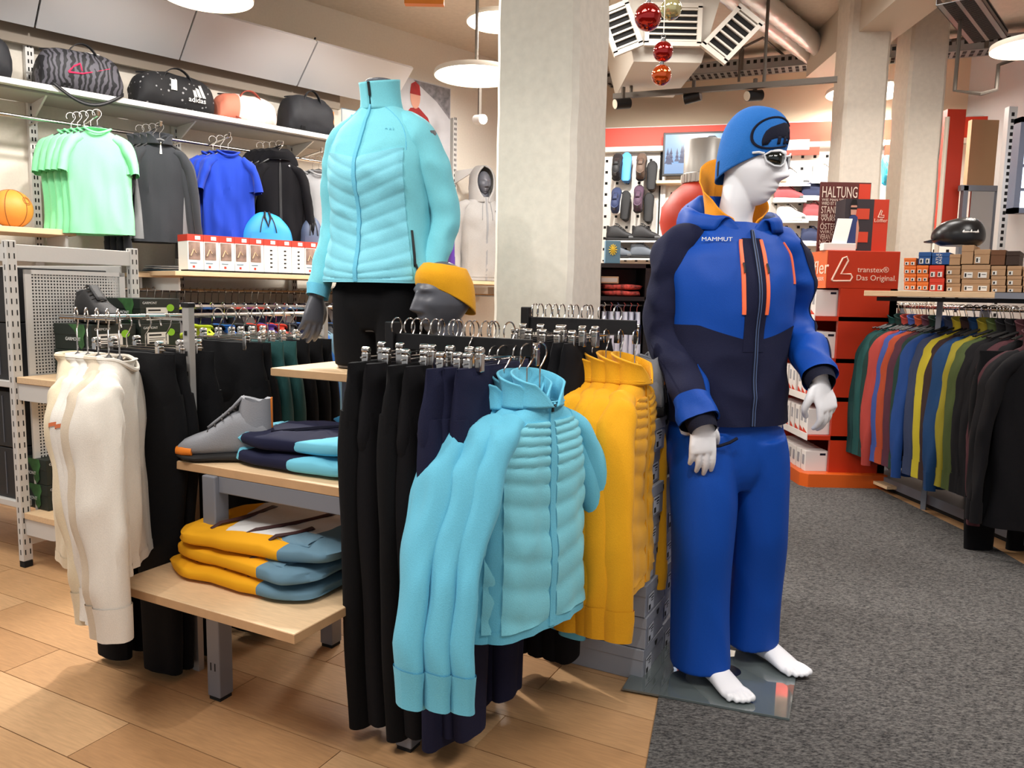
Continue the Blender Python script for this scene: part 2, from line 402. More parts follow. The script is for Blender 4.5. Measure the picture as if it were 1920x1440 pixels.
# red panel, mirror, window at far right
def quadbox(px0, px1, py0, py1, Y, d, name, mtl, parent=None, dy=0, **k):
    a = at(px0, py1, Y); b = at(px1, py0, Y); m = MB(); m.box(a.x, b.x, Y, Y + d, a.z, b.z); return m.build(name, mtl, parent, smooth=0, **k)
tag(quadbox(1758, 1812, 205, 440, 7.1, .08, 'wall_panel', M_red), 'tall vermilion panel standing right of the second pillar', 'panel')
tag(quadbox(1812, 1874, 225, 352, 7.3, .06, 'wall_panel', mat('tan_panel', (176, 142, 104), .6)), 'plain tan panel above the mirror at the right wall', 'panel')
mr = thing('wall_mirror', 'framed mirror below the tan panel by the right wall', 'mirror')
quadbox(1808, 1868, 356, 520, 7.0, .02, 'glass', mat('mirror_glass', (205, 205, 205), .06, 1), mr)
quadbox(1802, 1870, 348, 357, 6.98, .05, 'frame', M_greymetal, mr); quadbox(1802, 1808, 348, 520, 6.98, .05, 'frame', M_greymetal, mr); quadbox(1865, 1871, 348, 520, 6.98, .05, 'frame', M_greymetal, mr)
up_ = at(1872, 470, 6.6); m = MB(); m.box(-.035, .035, -.03, .03, 0, 2.9); rp_ = m.build('slotted_post', M_whitemetal, smooth=0); tag(rp_, 'tall slotted upright between the mirror and the window', 'post', None, (up_.x, up_.y, 0), 0)
m = MB()
for i in range(52): m.box(-.012, .012, -.0312, -.03, .12 + i * .053, .15 + i * .053)
m.build('slots', M_dark, rp_, smooth=0, kind='stuff')
a = at(1893, 400, 6.15); b = at(1975, 222, 6.15)
wn = MB(); wn.box(a.x + .03, b.x, 6.16, 6.17, a.z + .03, b.z - .03)
wo = struct(wn.build('window_1', mat('window_daylight', (225, 238, 255), .4, emit=1.6), smooth=0))
wf = MB(); wf.box(a.x, a.x + .045, 6.11, 6.2, a.z, b.z); wf.box(a.x, b.x, 6.11, 6.2, a.z, a.z + .04); wf.box(a.x, b.x, 6.11, 6.2, b.z - .04, b.z); wf.build('window_frame', mat('window_frame_grey', (104, 112, 132), .5), wo, smooth=0)
for k in range(1, 4):
    z = a.z + (b.z - a.z) * k / 4; m = MB(); m.box(a.x + .04, b.x, 6.12, 6.15, z - .01, z + .01); m.build('glazing_bar', MATS['window_frame_grey'], wo, smooth=0)
# ================================================================== CEILING FITTINGS
M_galv = mat('galvanised_steel', (150, 152, 154), .38, .8, .1, 60); M_rod = mat('dull_rod', (96, 88, 80), .6, .4)
def pendant(px, py, wpx, dia, label, power=34):
    Y = CAM_F * dia / wpx * .985; p = at(px, py, Y); r_ = dia / 2
    t = thing('pendant_lamp', label, 'lamp', p, 0, 'round ceiling lamps')
    MB().lathe([(r_, -.004), (r_ * 1.015, .01), (r_ * 1.0, .03), (r_ * .5, .05), (.05, .07)], 48, cap0=False).build('shade', mat('lamp_shade_white', (226, 216, 200), .5), t)
    MB().lathe([(r_ * .97, .006), (r_ * .6, -.002), (.01, -.006)], 40, cap1=False).build('diffuser', M_lamp, t)
    MB().tube([(0, 0, .06), (0, 0, CEIL - p.z)], .012, 8).build('rod', M_rod, t)
    l = bpy.data.lights.new('pendant_light', 'AREA'); l.shape = 'DISK'; l.size = dia * .9; l.energy = power; l.color = WARM
    lo = bpy.data.objects.new('pendant_light', l); COL.objects.link(lo); lo.location = (p.x, p.y, p.z - .03)
pendant(388, -6, 156, .5, 'round white pendant lamp above the shelf wall, top left')
pendant(938, 42, 118, .5, 'round lamp partly behind the pillar, the higher of two')
pendant(893, 143, 148, .6, 'round white lamp left of the pillar, the lower of two')
pendant(1625, 175, 136, .74, 'round lamp behind the right pillars above the red band')
pendant(1940, 90, 138, .5, 'round lamp cut by the right edge of the picture', 12)
# recessed spot glow over the hoodie display
def spot(px, py, Y, label, tilt, lit=False, top=None):
    p = at(px, py, Y); t = thing('track_spot', label, 'spotlight', p, tilt, 'spotlights on the ceiling tracks')
    MB().tube([(-.06, 0, 0), (.07, 0, -.02)], .042, 14).build('head', M_blackmetal if not lit else M_whitemetal, t)
    MB().tube([(.07, 0, -.02), (.074, 0, -.021)], .038, 14).build('lens', M_lamp if lit else mat('spot_lens', (210, 200, 180), .3), t)
    MB().box(-.012, .012, -.012, .012, .03, (top or .12)).build('bracket', M_rod, t)
# ceiling track with three spots
A = gz(1150, 181, 2.95); B = gz(1570, 149, 2.95)
ct = thing('ceiling_track', 'dark ceiling track crossing in front of the shoe wall', 'track', A, math.atan2(B.y - A.y, B.x - A.x)); L_ = (B - A).length
MB().box(0, L_, -.02, .02, -.02, .02).build('rail', M_rod, ct, smooth=0)
for px, h in ((.15, CEIL - A.z), (1.2, CEIL - A.z)):
    MB().tube([(px, 0, .015), (px, 0, h - .02)], .014, 6).build('hanger_rod', M_rod, ct)
spot(1168, 192, 6.55, 'small ceiling spotlight above the left end of the shoe wall', R(200)); spot(1300, 180, 6.5, 'small ceiling spotlight between the other two on the track', R(150)); spot(1415, 177, 6.35, 'small ceiling spotlight right above the blue beanie', R(200))
sp2 = at(899, 222, 7.0); spot(899, 222, 7.0, 'lit ceiling spotlight left of the wide pillar', R(-60), True, .3)
# cable tray with dense perforations
def tray(p0, p1, wd_, h, label, name='cable_tray', n=60):
    d = p1 - p0; t = thing(name, label, 'cable tray', p0, math.atan2(d.y, d.x)); Ln = d.length; sl = (p1.z - p0.z) / Ln
    m = MB(); m.box(0, Ln, -wd_ / 2, -wd_ / 2 + .004, 0, h); m.box(0, Ln, wd_ / 2 - .004, wd_ / 2, 0, h); m.box(0, Ln, -wd_ / 2, wd_ / 2, 0, .004); m.build('channel', M_galv, t, smooth=0)
    s = MB()
    for i in range(n):
        x = (i + .3) * Ln / n; s.box(x, x + Ln / n * .5, -wd_ / 2 - .002, -wd_ / 2, h * .5, h * .8)
        s.box(x, x + Ln / n * .5, -wd_ * .35, -wd_ * .05, -.002, .0); s.box(x, x + Ln / n * .5, wd_ * .05, wd_ * .35, -.002, .0)
    s.build('slots', M_dark, t, smooth=0, kind='stuff'); return t, Ln
P0 = gz(1140, 160, 3.52); P1 = gz(1940, 90, 3.52)
t_, Ln = tray(P0, P1, .24, .11, 'long galvanised cable tray crossing the ceiling to the right')
for k in (.12, .36, .62, .9): MB().box(k * Ln - .015, k * Ln + .015, -.14, -.11, -.1 if k < .3 else 0, CEIL - P0.z - .002).build('drop_rod', M_rod, t_, smooth=0)
P0 = gz(1795, 2, 3.3); P1 = gz(1852, 76, 3.3)
tray(P0, P1, .26, .06, 'short cable tray hanging at the top right corner', n=40)
# foil-wrapped ventilation ducts running away from the camera
for (xa, ya, xb, yb, dz, r_, lab) in ((1378, 0, 1592, 160, 0, .078, 'silver foil duct under the ceiling, left one of the pair'), (1425, 0, 1612, 148, .02, .09, 'silver foil duct under the ceiling, right one of the pair')):
    a = gz(xa, ya, 3.60); b = gz(xb, yb, 3.60); d = b - a; a = a - d * .2; b = b + d * .12
    m = MB(); n = 60; m.grid([[ (a + (b - a) * (i / n)) + V((1, .0, 0)) * (r_ * (1 + .08 * ((i % 3) == 0)) * cos(2 * PI * k / 14)) + V((0, 0, r_ * (1 + .08 * ((i % 3) == 0)) * sin(2 * PI * k / 14))) for k in range(14)] for i in range(n + 1)], True, True, True)
    tag(m.build('ventilation_duct', mat('duct_foil', (218, 216, 212), .34, .45, .35, 40)), lab, 'duct')
# thin conduits
a = gz(1388, 98, 3.45); b = gz(1430, 75, 3.62); c = gz(1470, 104, 3.70)
tag(MB().tube([(a.x, a.y, a.z - .25), (a.x, a.y, a.z), (a.x + .03, a.y + .03, a.z + .05), b + V((0, 0, .02)), c], .012, 6).build('conduit_pipe', M_rod), 'thin bent conduit below the ceiling left of the pillars', 'pipe')
a = at(1800, 70, 5.2); b = at(1870, 95, 5.6)
e_ = at(1785, 76, 6.38); tag(MB().tube([e_, at(1830, 68, 6.38), (at(1830, 68, 6.38).x, 6.38, CEIL - .01)], .014, 6).build('conduit_pipe', M_rod), 'short grey conduit elbow beside the upper right cable tray', 'pipe')
tag(MB().tube([at(1920, 105, 5.6), at(1872, 122, 5.6), at(1868, 168, 5.6), at(1840, 176, 5.6), at(1790, 170, 5.8), (at(1790, 170, 5.8).x, 5.8, CEIL - .01)], .014, 6).build('conduit_pipe', M_rod), 'conduit stepping down beneath the lamp at the right edge', 'pipe')

# air conditioner cassette
AC = at(1252, 84, 6.0)
ac = thing('air_conditioner', 'white ceiling air conditioner with four louvred sides', 'air conditioner', AC, R(0))
M_ac = mat('ac_white', (205, 198, 186), .5); k_ = 6.0 / CAM_F
W2 = 98 * k_
m = MB(); m.box(-W2 * .9, W2 * .9, 0, 1.1, .32, CEIL - AC.z - .003); m.build('housing', M_ac, ac, bevel=.01)
m = MB(); m.add([(-W2 * .62, -.02, -.13), (W2 * .62, -.02, -.13), (W2 * .62, 1.0, -.13), (-W2 * .62, 1.0, -.13), (-W2 * .9, -.06, .33), (W2 * .9, -.06, .33), (W2 * .9, 1.1, .33), (-W2 * .9, 1.1, .33)], [(3, 2, 1, 0), (4, 5, 6, 7), (0, 1, 5, 4), (1, 2, 6, 5), (2, 3, 7, 6), (3, 0, 4, 7)]); m.build('body', M_ac, ac, smooth=0)
def louvre(x0, z0, x1, z1, h, y, lean):
    a, b = V((x0, y, z0)), V((x1, y, z1)); u = (b - a).normalized(); n = V((-u.z, 0, u.x)); fo = V((0, -1, 0)); L = (b - a).length
    P = lambda s, t, o: a + u * s + n * t + fo * o + V((lean * t / h, 0, 0))
    def bx(m, s0, s1, t0, t1, o0, o1): m.add([P(s, t, o) for o in (o0, o1) for t in (t0, t1) for s in (s0, s1)], [(0, 2, 3, 1), (4, 5, 7, 6), (0, 1, 5, 4), (2, 6, 7, 3), (0, 4, 6, 2), (1, 3, 7, 5)])
    m = MB(); bx(m, .01, L - .01, .01, h - .01, .03, .045); g = m.build('grille_opening', M_dark, ac, smooth=0)
    m = MB(); bx(m, -.02, L + .02, -.02, .012, .03, .07); bx(m, -.02, L + .02, h - .012, h + .02, .03, .07); bx(m, -.02, .012, 0, h, .03, .07); bx(m, L - .012, L + .02, 0, h, .03, .07); m.build('grille_frame', M_ac, ac, smooth=0)
    n_ = 6
    for i in range(n_):
        m = MB(); t = h * (i + .5) / n_; bx(m, .01, L - .01, t - .006, t + .006, .045, .065); m.build('louvre', M_ac, ac, smooth=0)
louvre(-W2 * .42, -.02, W2 * .50, -.02, .26, -.04, 0)
louvre(-W2 * .97, -.10, -W2 * .55, -.03, .30, -.06, .0)
louvre(W2 * .60, -.03, W2 * .98, -.14, .32, -.06, .06)

# christmas baubles on a string
M_str = mat('white_string', (230, 225, 215), .6)
bcols = {'red': mat('red_glass', (176, 14, 10), .06, .75, coat=1), 'cream': mat('cream_glass', (196, 186, 132), .08, .6, coat=1), 'orange': mat('orange_glass', (214, 82, 10), .06, .7, coat=1)}
for px, py, r_px, Yb, c, lab in ((1215, 32, 24, 2.02, 'red', 'largest red glass bauble, top left of the hanging bunch'), (1258, 17, 19, 2.1, 'cream', 'pale gold glass bauble hanging right of the large red one'),
                            (1243, 97, 18, 2.0, 'red', 'smaller red bauble hanging above the orange one'), (1240, 141, 18, 2.0, 'orange', 'orange glass bauble, lowest of the hanging bunch')):
    p = at(px, py, Yb); r_ = r_px / CAM_F * Yb
    t = thing('christmas_bauble', lab, 'bauble', p, 0, None)
    MB().lathe([(.001, -r_)] + [(r_ * sin(PI * i / 16), -r_ * cos(PI * i / 16)) for i in range(1, 16)] + [(.001, r_)], 28).build('ball', bcols[c], t)
    MB().lathe([(.006, r_ * .97), (.0065, r_ * 1.0), (.0055, r_ + .008), (.002, r_ + .009)], 12).build('cap', M_chrome, t)
    MB().tube([(.005 * cos(a), 0, r_ + .012 + .005 * sin(a)) for a in [2 * PI * i / 10 for i in range(11)]], .001, 5).build('loop', M_chrome, t)
    if py in (32, 17): MB().tube([(0, 0, r_ + .015), (0, 0, CEIL - p.z)], .0012, 5).build('string', M_str, t)
    if py == 97: MB().tube([(0, 0, r_ + .015), (.0, 0, CEIL - p.z)], .0012, 5).build('string', M_str, t)
# orange sign tip at top edge and track light
tag(quadbox(758, 832, -8, 6, 4.8, .05, 'hanging_sign', mat('orange_sign', (222, 128, 30), .5)), 'orange hanging sign cut off by the top edge of the picture', 'sign')
# ================================================================== GARMENT BUILDERS
def hanger(name, mtl_hook, w=.20, hook=.10, clips=False, arms=True, fine=True):
    """local x = across; hook centre over the rail at z=0"""
    t = thing(name, '', 'hanger')
    n = 8 if fine else 5; k = 14 if fine else 9; r_ = .026; pts = [(r_ * cos(a), 0, r_ * sin(a) - .004) for a in [R(-20) + R(235) * i / k for i in range(k + 1)]]
    pts = list(reversed(pts)); q = pts[-1]
    pts = pts + [(.012, 0, -.032), (0, 0, -.045), (0, 0, -hook)]
    MB().tube(pts, .0022, n).build('hook', mtl_hook, t)
    if arms:
        m = MB(); P = []
        for i in range(13):
            u = -1 + i / 6; x = u * w; z = -hook - .004 - .075 * abs(u) ** 1.35
            P.append([(x, .008 * cos(a) + .018 * u * u, z + .014 * (1 - .4 * abs(u)) * sin(a)) for a in [2 * PI * j / 8 for j in range(8)]])
        m.grid(P, True, True, True); m.build('shoulder_bar', M_hang, t)
    if clips:
        MB().tube([(-w, 0, -hook), (w, 0, -hook)], .0028, 6).build('clip_bar', M_chrome, t)
        for s in (-1, 1):
            m = MB(); m.cb((s * w * .86, 0, -hook - .012), (.018, .022, .05)); m.tube([(s * w * .86, -.012, -hook + .02), (s * w * .86, .012, -hook + .02)], .010, 8); m.build('clip', M_chrome, t, bevel=.003)
    return t
PROTO_Y = -30      # prototypes are built at their first real place, see place()
class Proto:
    """first use moves the prototype itself, later uses copy it"""
    def __init__(s, make): s.make = make; s.o = None
    def put(s, loc, rz, label, group=None, swap=None, tilt=None):
        if s.o is None:
            s.o = s.make(); o = s.o; kids(o); KIDS[o.name] = [(k, kids(k)) for k in kids(o)]
            if swap is None and tilt is None:
                o.location = loc; o.rotation_euler = (0, 0, rz); o['label'] = label
                if group: o['group'] = group
                return o
            o.location = loc; o.rotation_euler = (tilt[0] if tilt else 0, tilt[1] if tilt else 0, rz); o['label'] = label
            if group: o['group'] = group
            for k, ks in [(o, [])] + KIDS[o.name]:
                for c in [k] + ks: reslot(c, swap)
            return o
        return dup(s.o, loc, rz, label, group, swap, tilt)

def top_garment(name, cat, fabric, L=.64, w=.225, sleeve='long', collar='stand', seed=0, depth=.06, quilt=None, zipper=True, hanger_drop=.13, sl_len=.66, cuff=None, hood=False, na=56, nt=52, splay=.05, zip_m=None, amp=.011, open_neck=True, sidecol=None, stripe=None):
    """a garment on a hanger: local x across the shoulders, front = -y, origin on the rail, neck base at z=-hanger_drop"""
    t = thing(name, '', cat); D = hanger_drop
    Z = lambda z: -D + z
    ws = w
    rings = [((0, 0, Z(-L)), (ws * 1.02, 0, 0), (0, depth * 1.15, 0)), ((0, 0, Z(-L * .75)), (ws * .98, 0, 0), (0, depth * 1.1, 0)), ((0, 0, Z(-L * .5)), (ws * .98, 0, 0), (0, depth, 0)),
             ((0, 0, Z(-L * .3)), (ws * 1.0, 0, 0), (0, depth * 1.05, 0)), ((0, 0, Z(-.125)), (ws * .97, 0, 0), (0, depth * 1.0, 0)), ((0, 0, Z(-.075)), (ws * .82, 0, 0), (0, depth * .9, 0)),
             ((0, 0, Z(-.04)), (ws * .58, 0, 0), (0, depth * .82, 0)), ((0, 0, Z(-.015)), (ws * .38, 0, 0), (0, depth * .8, 0)), ((0, -.002, Z(0)), (.075, 0, 0), (0, .052, 0))]
    d0 = wr(amp, 16, 2.4, seed, amp * .5, 30, .10)
    def disp(a, tt, P):
        f = max(0, min(1, (Z(0) - P.z) / .35)); v = d0(a, tt, P) * (.35 + f)
        return v
    B = Loft(rings, 2.3, disp)
    m = MB(); B.surf(m, na, nt, False, False); body = m.build('body', fabric, t, solid=.003)
    FR = -PI / 2
    if quilt:
        nb = 11
        def qf(q, r_, a, tt):
            u = (r_ * nb - .5 * q) % 1; return .0075 * math.sqrt(max(0, math.sin(PI * u))) - .001
        for s in (-1, 1):
            m = MB(); B.patch(m, (lambda r_: FR + s * .05), (lambda r_: FR + s * (1.05 - .35 * max(0, (r_ - .75) / .25))), .03, .70, 10, 66, .003, qf)
            m.build('quilted_panel', quilt, t)
    if zipper:
        m = MB(); B.patch(m, FR - .035, FR + .035, .01, .985, 3, 30, .007); m.build('zipper', zip_m or fabric, t)
    # hem band
    m = MB(); B.patch(m, 0, 2 * PI, .0, .035, na, 2, .003, skirt=False); m.build('hem', fabric, t)
    if collar == 'stand':
        C = Loft([((0, -.002, Z(-.014)), (.076, 0, 0), (0, .055, 0)), ((0, .0, Z(.02)), (.073, 0, 0), (0, .056, .010)), ((0, .004, Z(.046)), (.076, 0, 0), (0, .061, .018)), ((0, .006, Z(.062)), (.082, 0, 0), (0, .066, .02))], 2)
        m = MB(); P = []
        for j in range(11):
            v = j / 10; g_ = .05 + .80 * v
            P.append([C.p(FR + g_ + (2 * PI - 2 * g_) * i / 40, v) for i in range(41)])
        m.grid(P); m.build('collar', fabric, t, solid=.006)
    elif collar == 'crew':
        m = MB(); P = []
        pts = [(.076 * cos(a), -.002 + .052 * sin(a), Z(.004) - .035 * max(0, -sin(a)) ** 2) for a in [2 * PI * i / 32 for i in range(33)]]
        m.tube(pts, .007, 6); m.build('collar', fabric, t)
    if hood or collar == 'hood':
        m = MB(); H = Loft([((0, .03, Z(-.06)), (.13, 0, 0), (0, .05, 0)), ((0, .045, Z(-.01)), (.14, 0, 0), (0, .055, .01)), ((0, .03, Z(.05)), (.11, 0, 0), (0, .06, .03)), ((0, .0, Z(.075)), (.07, 0, 0), (0, .04, .02))], 2, wr(.012, 18, 18, seed + 5))
        H.surf(m, 28, 10, True, True); m.build('hood', fabric, t)
    # sleeves
    for s in (-1, 1):
        if sleeve == 'long':
            e = splay
            path = [(s * ws * .50, 0, Z(-.052)), (s * (ws * .80), 0, Z(-.088)), (s * (ws * .97 + e * .1), 0, Z(-.155)), (s * (ws * 1.03 + e * .35), -.006, Z(-.27)), (s * (ws * 1.04 + e * .7), -.014, Z(-sl_len * .62)), (s * (ws * 1.02 + e), -.034, Z(-sl_len * .88)), (s * (ws * 1.0 + e), -.038, Z(-sl_len - .10))]
            rad = [(.026, .034), (.036, .050), (.036, .060), (.030, .060), (.025, .054), (.022, .046), (.021, .042)]
        else:
            path = [(s * ws * .50, 0, Z(-.052)), (s * (ws * .80), 0, Z(-.088)), (s * (ws * .98), 0, Z(-.14)), (s * (ws * 1.08), 0, Z(-.20)), (s * (ws * 1.15), -.005, Z(-.28))]
            rad = [(.026, .034), (.036, .050), (.034, .066), (.028, .076), (.024, .082)]
        S = limb(path, rad, (0, 1, 0), 2.2, wr(amp * .7, 22, 3.5, seed + 3 * s + 9, amp * .55, 30, .10))
        m = MB(); S.surf(m, 24, (48 if na > 40 else 26) if sleeve == 'long' else 18, True, False); so = m.build('sleeve', fabric, t)
        if sleeve == 'long':
            if stripe: m = MB(); S.patch(m, 0, 2 * PI, .36, .375, 24, 1, .003, skirt=False); m.build('sleeve_stripe', stripe, so)
            m = MB(); S.patch(m, 0, 2 * PI, .90, 1.0, 20, 4, .0035, skirt=False); m.build('cuff', cuff or fabric, so)
    if sidecol:
        for s in (-1, 1):
            m = MB(); B.patch(m, (lambda r_, s=s: FR + s * (.72 + .5 * r_)), (lambda r_, s=s: FR + s * 1.5), .02, .5, 8, 20, .004); m.build('side_panel', sidecol, t)
    t['body_loft'] = 0; del t['body_loft']
    return t, B

def trousers(name, fabric, L=1.05, w=.20, seed=0, drop=.11, panel=None, depth=.034, narrow=.72, amp=.01):
    t = thing(name, '', 'trousers'); Z = lambda z: -drop + z
    dsp = wr(amp, 20, 2.2, seed, amp * .5, 26)
    H = Loft([((0, 0, Z(0)), (w, 0, 0), (0, depth * .5, 0)), ((0, 0, Z(-.05)), (w * 1.0, 0, 0), (0, depth, 0)), ((0, 0, Z(-.18)), (w * 1.08, 0, 0), (0, depth * 1.35, 0)), ((0, 0, Z(-.30)), (w * .98, 0, 0), (0, depth * .85, 0))], 2.6, dsp)
    m = MB(); H.surf(m, 36, 14, True, True); m.build('hip', fabric, t)
    m = MB(); H.patch(m, 0, 2 * PI, .0, .14, 36, 3, .003, skirt=False); m.build('waistband', fabric, t)
    for s in (-1, 1):
        S = Loft([((s * w * .53, 0, Z(-.13)), (w * .50, 0, 0), (0, depth * 1.0, 0)), ((s * w * .55, 0, Z(-.26)), (w * .535, 0, 0), (0, depth * 1.32, 0)), ((s * w * .56, 0, Z(-.45)), (w * .51, 0, 0), (0, depth * 1.2, 0)), ((s * w * .57, 0, Z(-.7)), (w * .5 * (.5 + narrow / 2), 0, 0), (0, depth * 1.1, 0)), ((s * w * .55, 0, Z(-L)), (w * .5 * narrow, 0, 0), (0, depth, 0))], 2.4, wr(amp, 22, 2.4, seed + s + 4, amp * .5, 24, .05))
        m = MB(); S.surf(m, 24, 40, True, True); lg = m.build('leg', fabric, t)
        if panel:
            m = MB(); S.patch(m, 0, 2 * PI, -.0 + .18, 1.0, 24, 16, .0025, skirt=False); m.build('lower_panel', panel, lg)
    return t
# ================================================================== DISPLAY STAND (tiered table + rack, centre left)
T0 = gz(210, 1092, .42); T0.z = 0
def tl(x, y, z=0): p = T0 + E1 * x + E2 * y; p.z = z; return p
ds = thing('display_stand', 'grey metal display stand with three wooden tiers and a garment rack', 'display stand', T0, RZ1)
def bxp(name, mtl, x0, x1, y0, y1, z0, z1, par, bev=.003, **k): return MB().box(x0, x1, y0, y1, z0, z1).build(name, mtl, par, smooth=0, bevel=bev, **k)
for (x0, x1, y0, y1, z) in ((0, .715, 0, .66, .42), (.008, .715, .215, .70, .755), (.12, .74, .54, .98, 1.03)):
    m = MB(); m.box(x0, x1, y0, y1, z - .028, z); bb = m.build('board', M_birch, ds, smooth=0, bevel=.002)
    m = MB(); m.box(x0 - .0012, x1 + .0012, y0 - .0012, y0, z - .026, z - .002); m.box(x0 - .0012, x0, y0, y1, z - .026, z - .002); m.box(x1, x1 + .0012, y0, y1, z - .026, z - .002); m.build('edge_band', M_birch_edge, bb, smooth=0)
for x, y, h in ((.16, .20, .727), (.22, .66, .727), (.84, .265, .38), (.84, .70, .38)):
    m = MB(); m.box(x, x + .055, y, y + .055, .012, h); g = m.build('leg', M_greymetal, ds, smooth=0, bevel=.004)
    MB().box(x + .004, x + .051, y + .004, y + .051, 0, .012).build('foot', M_dark, g, smooth=0)
    if y < .26 or x > .8 and y < .3:
        s = MB(); s.box(x + .016, x + .02, y - .001, y, .10, .125); s.box(x + .034, x + .038, y - .001, y, .10, .125); s.build('slot', M_dark, g, smooth=0)
bxp('rail', M_greymetal, .215, .715, .215, .255, .675, .727, ds); bxp('rail', M_greymetal, .215, .84, .27, .305, .35, .392, ds)
bxp('rail', M_greymetal, .275, .84, .67, .70, .35, .392, ds); bxp('rail', M_greymetal, .855, .885, .32, .70, .33, .37, ds)
bxp('leg', M_greymetal, .36, .40, .62, .66, .755, 1.002, ds); bxp('leg', M_greymetal, .66, .70, .75, .79, .70, 1.002, ds)
# rack arms (flat black bars) and their posts
B1Y, B2Y = .445, .94
for y, x0, x1, z in ((B1Y, .70, 1.16, 1.155), (B2Y, .90, 1.29, 1.20)):
    bxp('rack_bar', M_blackmetal, x0, x1, y - .006, y + .006, z - .025, z + .022, ds, .002)
    bxp('rack_post', M_blackmetal, x0 - .015, x0 + .015, y - .02, y + .02, .35, z + .055, ds, .003)
bxp('rail', M_blackmetal, .70, .93, .68, .705, .37, .40, ds); bxp('rail', M_blackmetal, .89, .915, .68, .96, .34, .38, ds)
# side rack posts and bar on the left of the stand
for y in (.32, .97):
    m = MB(); m.box(-.035, -.005, y - .012, y + .012, .0, 1.235); p_ = m.build('side_post', mat('satin_metal', (176, 172, 168), .4, .4), ds, smooth=0, bevel=.002)
    m = MB()
    for i in range(15): m.box(-.026, -.014, y - .0135, y - .012, .22 + i * .066, .235 + i * .066)
    m.build('slots', M_dark, p_, smooth=0, kind='stuff')
    bxp('cap', M_blackmetal, -.038, -.002, y - .015, y + .015, 1.235, 1.25, p_)
    bxp('side_arm', M_chrome, -.20, -.03, y - .004, y + .004, 1.190, 1.20, ds, .001)
MB().tube([(-.19, .10, 1.20), (-.19, 1.06, 1.20)], .009, 10).build('side_bar', M_chrome, ds)
MB().tube([(-.07, .10, 1.20), (-.34, .10, 1.20)], .007, 10).build('front_bar', M_chrome, ds)

# hangers
H_clip = Proto(lambda: hanger('clip_hanger', M_chrome, .17, .085, clips=True, arms=False))
H_coat = Proto(lambda: hanger('coat_hanger', M_chrome, .125, .125))
BZ1, BZ2 = 1.20, 1.245
# --- bar 1: trousers, then turquoise jackets (planes along E2)
P_black = Proto(lambda: trousers('trousers', M_black, 1.06, .215, 3, .095))
P_blackb = Proto(lambda: trousers('trousers', M_black2, 1.04, .205, 8, .095, narrow=.66))
P_navy = Proto(lambda: trousers('trousers', M_navy, 1.02, .21, 13, .095))
P_navyteal = Proto(lambda: trousers('trousers', M_navy, 1.05, .225, 17, .095, panel=M_teal))
lab_b = ('black trousers at the far left end of the front rack', 'second black trousers from the left on the front rack', 'third black trousers from the left on the front rack', 'fourth black trousers on the front rack, next to the blue ones')
dz = (.0, .0, -.005, .0)
for i, x in enumerate((.715, .785, .85, .91)):
    p = tl(x, B1Y - .03, BZ1)
    (P_black if i % 2 == 0 else P_blackb).put(p, RZ2 + R((3, -2, 2, -1)[i]), lab_b[i], 'trousers on the front rack bar')
    H_clip.put(tl(x, B1Y, BZ1), RZ2, 'chrome clip hanger holding the %s black trousers from the left on the front rack' % ORD[i], 'clip hangers on the front rack bar')
p = tl(.975, B1Y - .02, BZ1); P_navyteal.put(p, RZ2 + R(2), 'navy trousers with petrol blue lower legs on the front rack', 'trousers on the front rack bar'); H_clip.put(p, RZ2, 'chrome clip hanger holding the navy and petrol trousers', 'clip hangers on the front rack bar')
for i, x in enumerate((1.015, 1.045)):
    p = tl(x, B1Y, BZ1); P_navy.put(p, RZ2 + R(-2 + 3 * i), ('dark navy trousers directly behind the turquoise jackets', 'dark navy trousers between petrol ones and the turquoise jackets')[1 - i], 'trousers on the front rack bar'); H_clip.put(p, RZ2, 'chrome clip hanger holding the %s navy trousers of the front rack' % ORD[i], 'clip hangers on the front rack bar')
def mk_turq():
    t, B = top_garment('jacket', 'jacket', M_turq_hang, .625, .195, seed=21, quilt=M_turq_q, depth=.05, hanger_drop=.195, sl_len=.645, splay=.125)
    m = MB(); B.patch(m, -PI / 2 - .02, -PI / 2 + .02, .80, .97, 2, 8, .012); m.build('zip_puller', M_zip_b, t)
    return t
P_turq = Proto(mk_turq)
tl_lab = ('turquoise quilted jacket at the front of the rack, facing the aisle', 'turquoise jacket second from the front of its row', 'turquoise jacket third from the front of its row', 'turquoise jacket fourth from the front of its row', 'turquoise jacket at the back of its row, next to navy trousers')
for i in range(5):
    p = tl(1.185 - i * .034, B1Y + (0, -.01, .008, -.015, -.005)[i], BZ1 + .01 - i * .004)
    P_turq.put(p, RZ2 - R(15) + R((0, -3, 1, -2, 2)[i]), tl_lab[i], 'turquoise jackets on the front rack', tilt=(R(0), R((0, 1, -1, 2, 1)[i])))
    H_coat.put(p + V((0, 0, -.062)), RZ2 - R(15) + R((0, -3, 2, -4, 3)[i]), 'black coat hanger inside the turquoise jacket %s from the front' % ORD[i], 'hangers of the turquoise jackets')
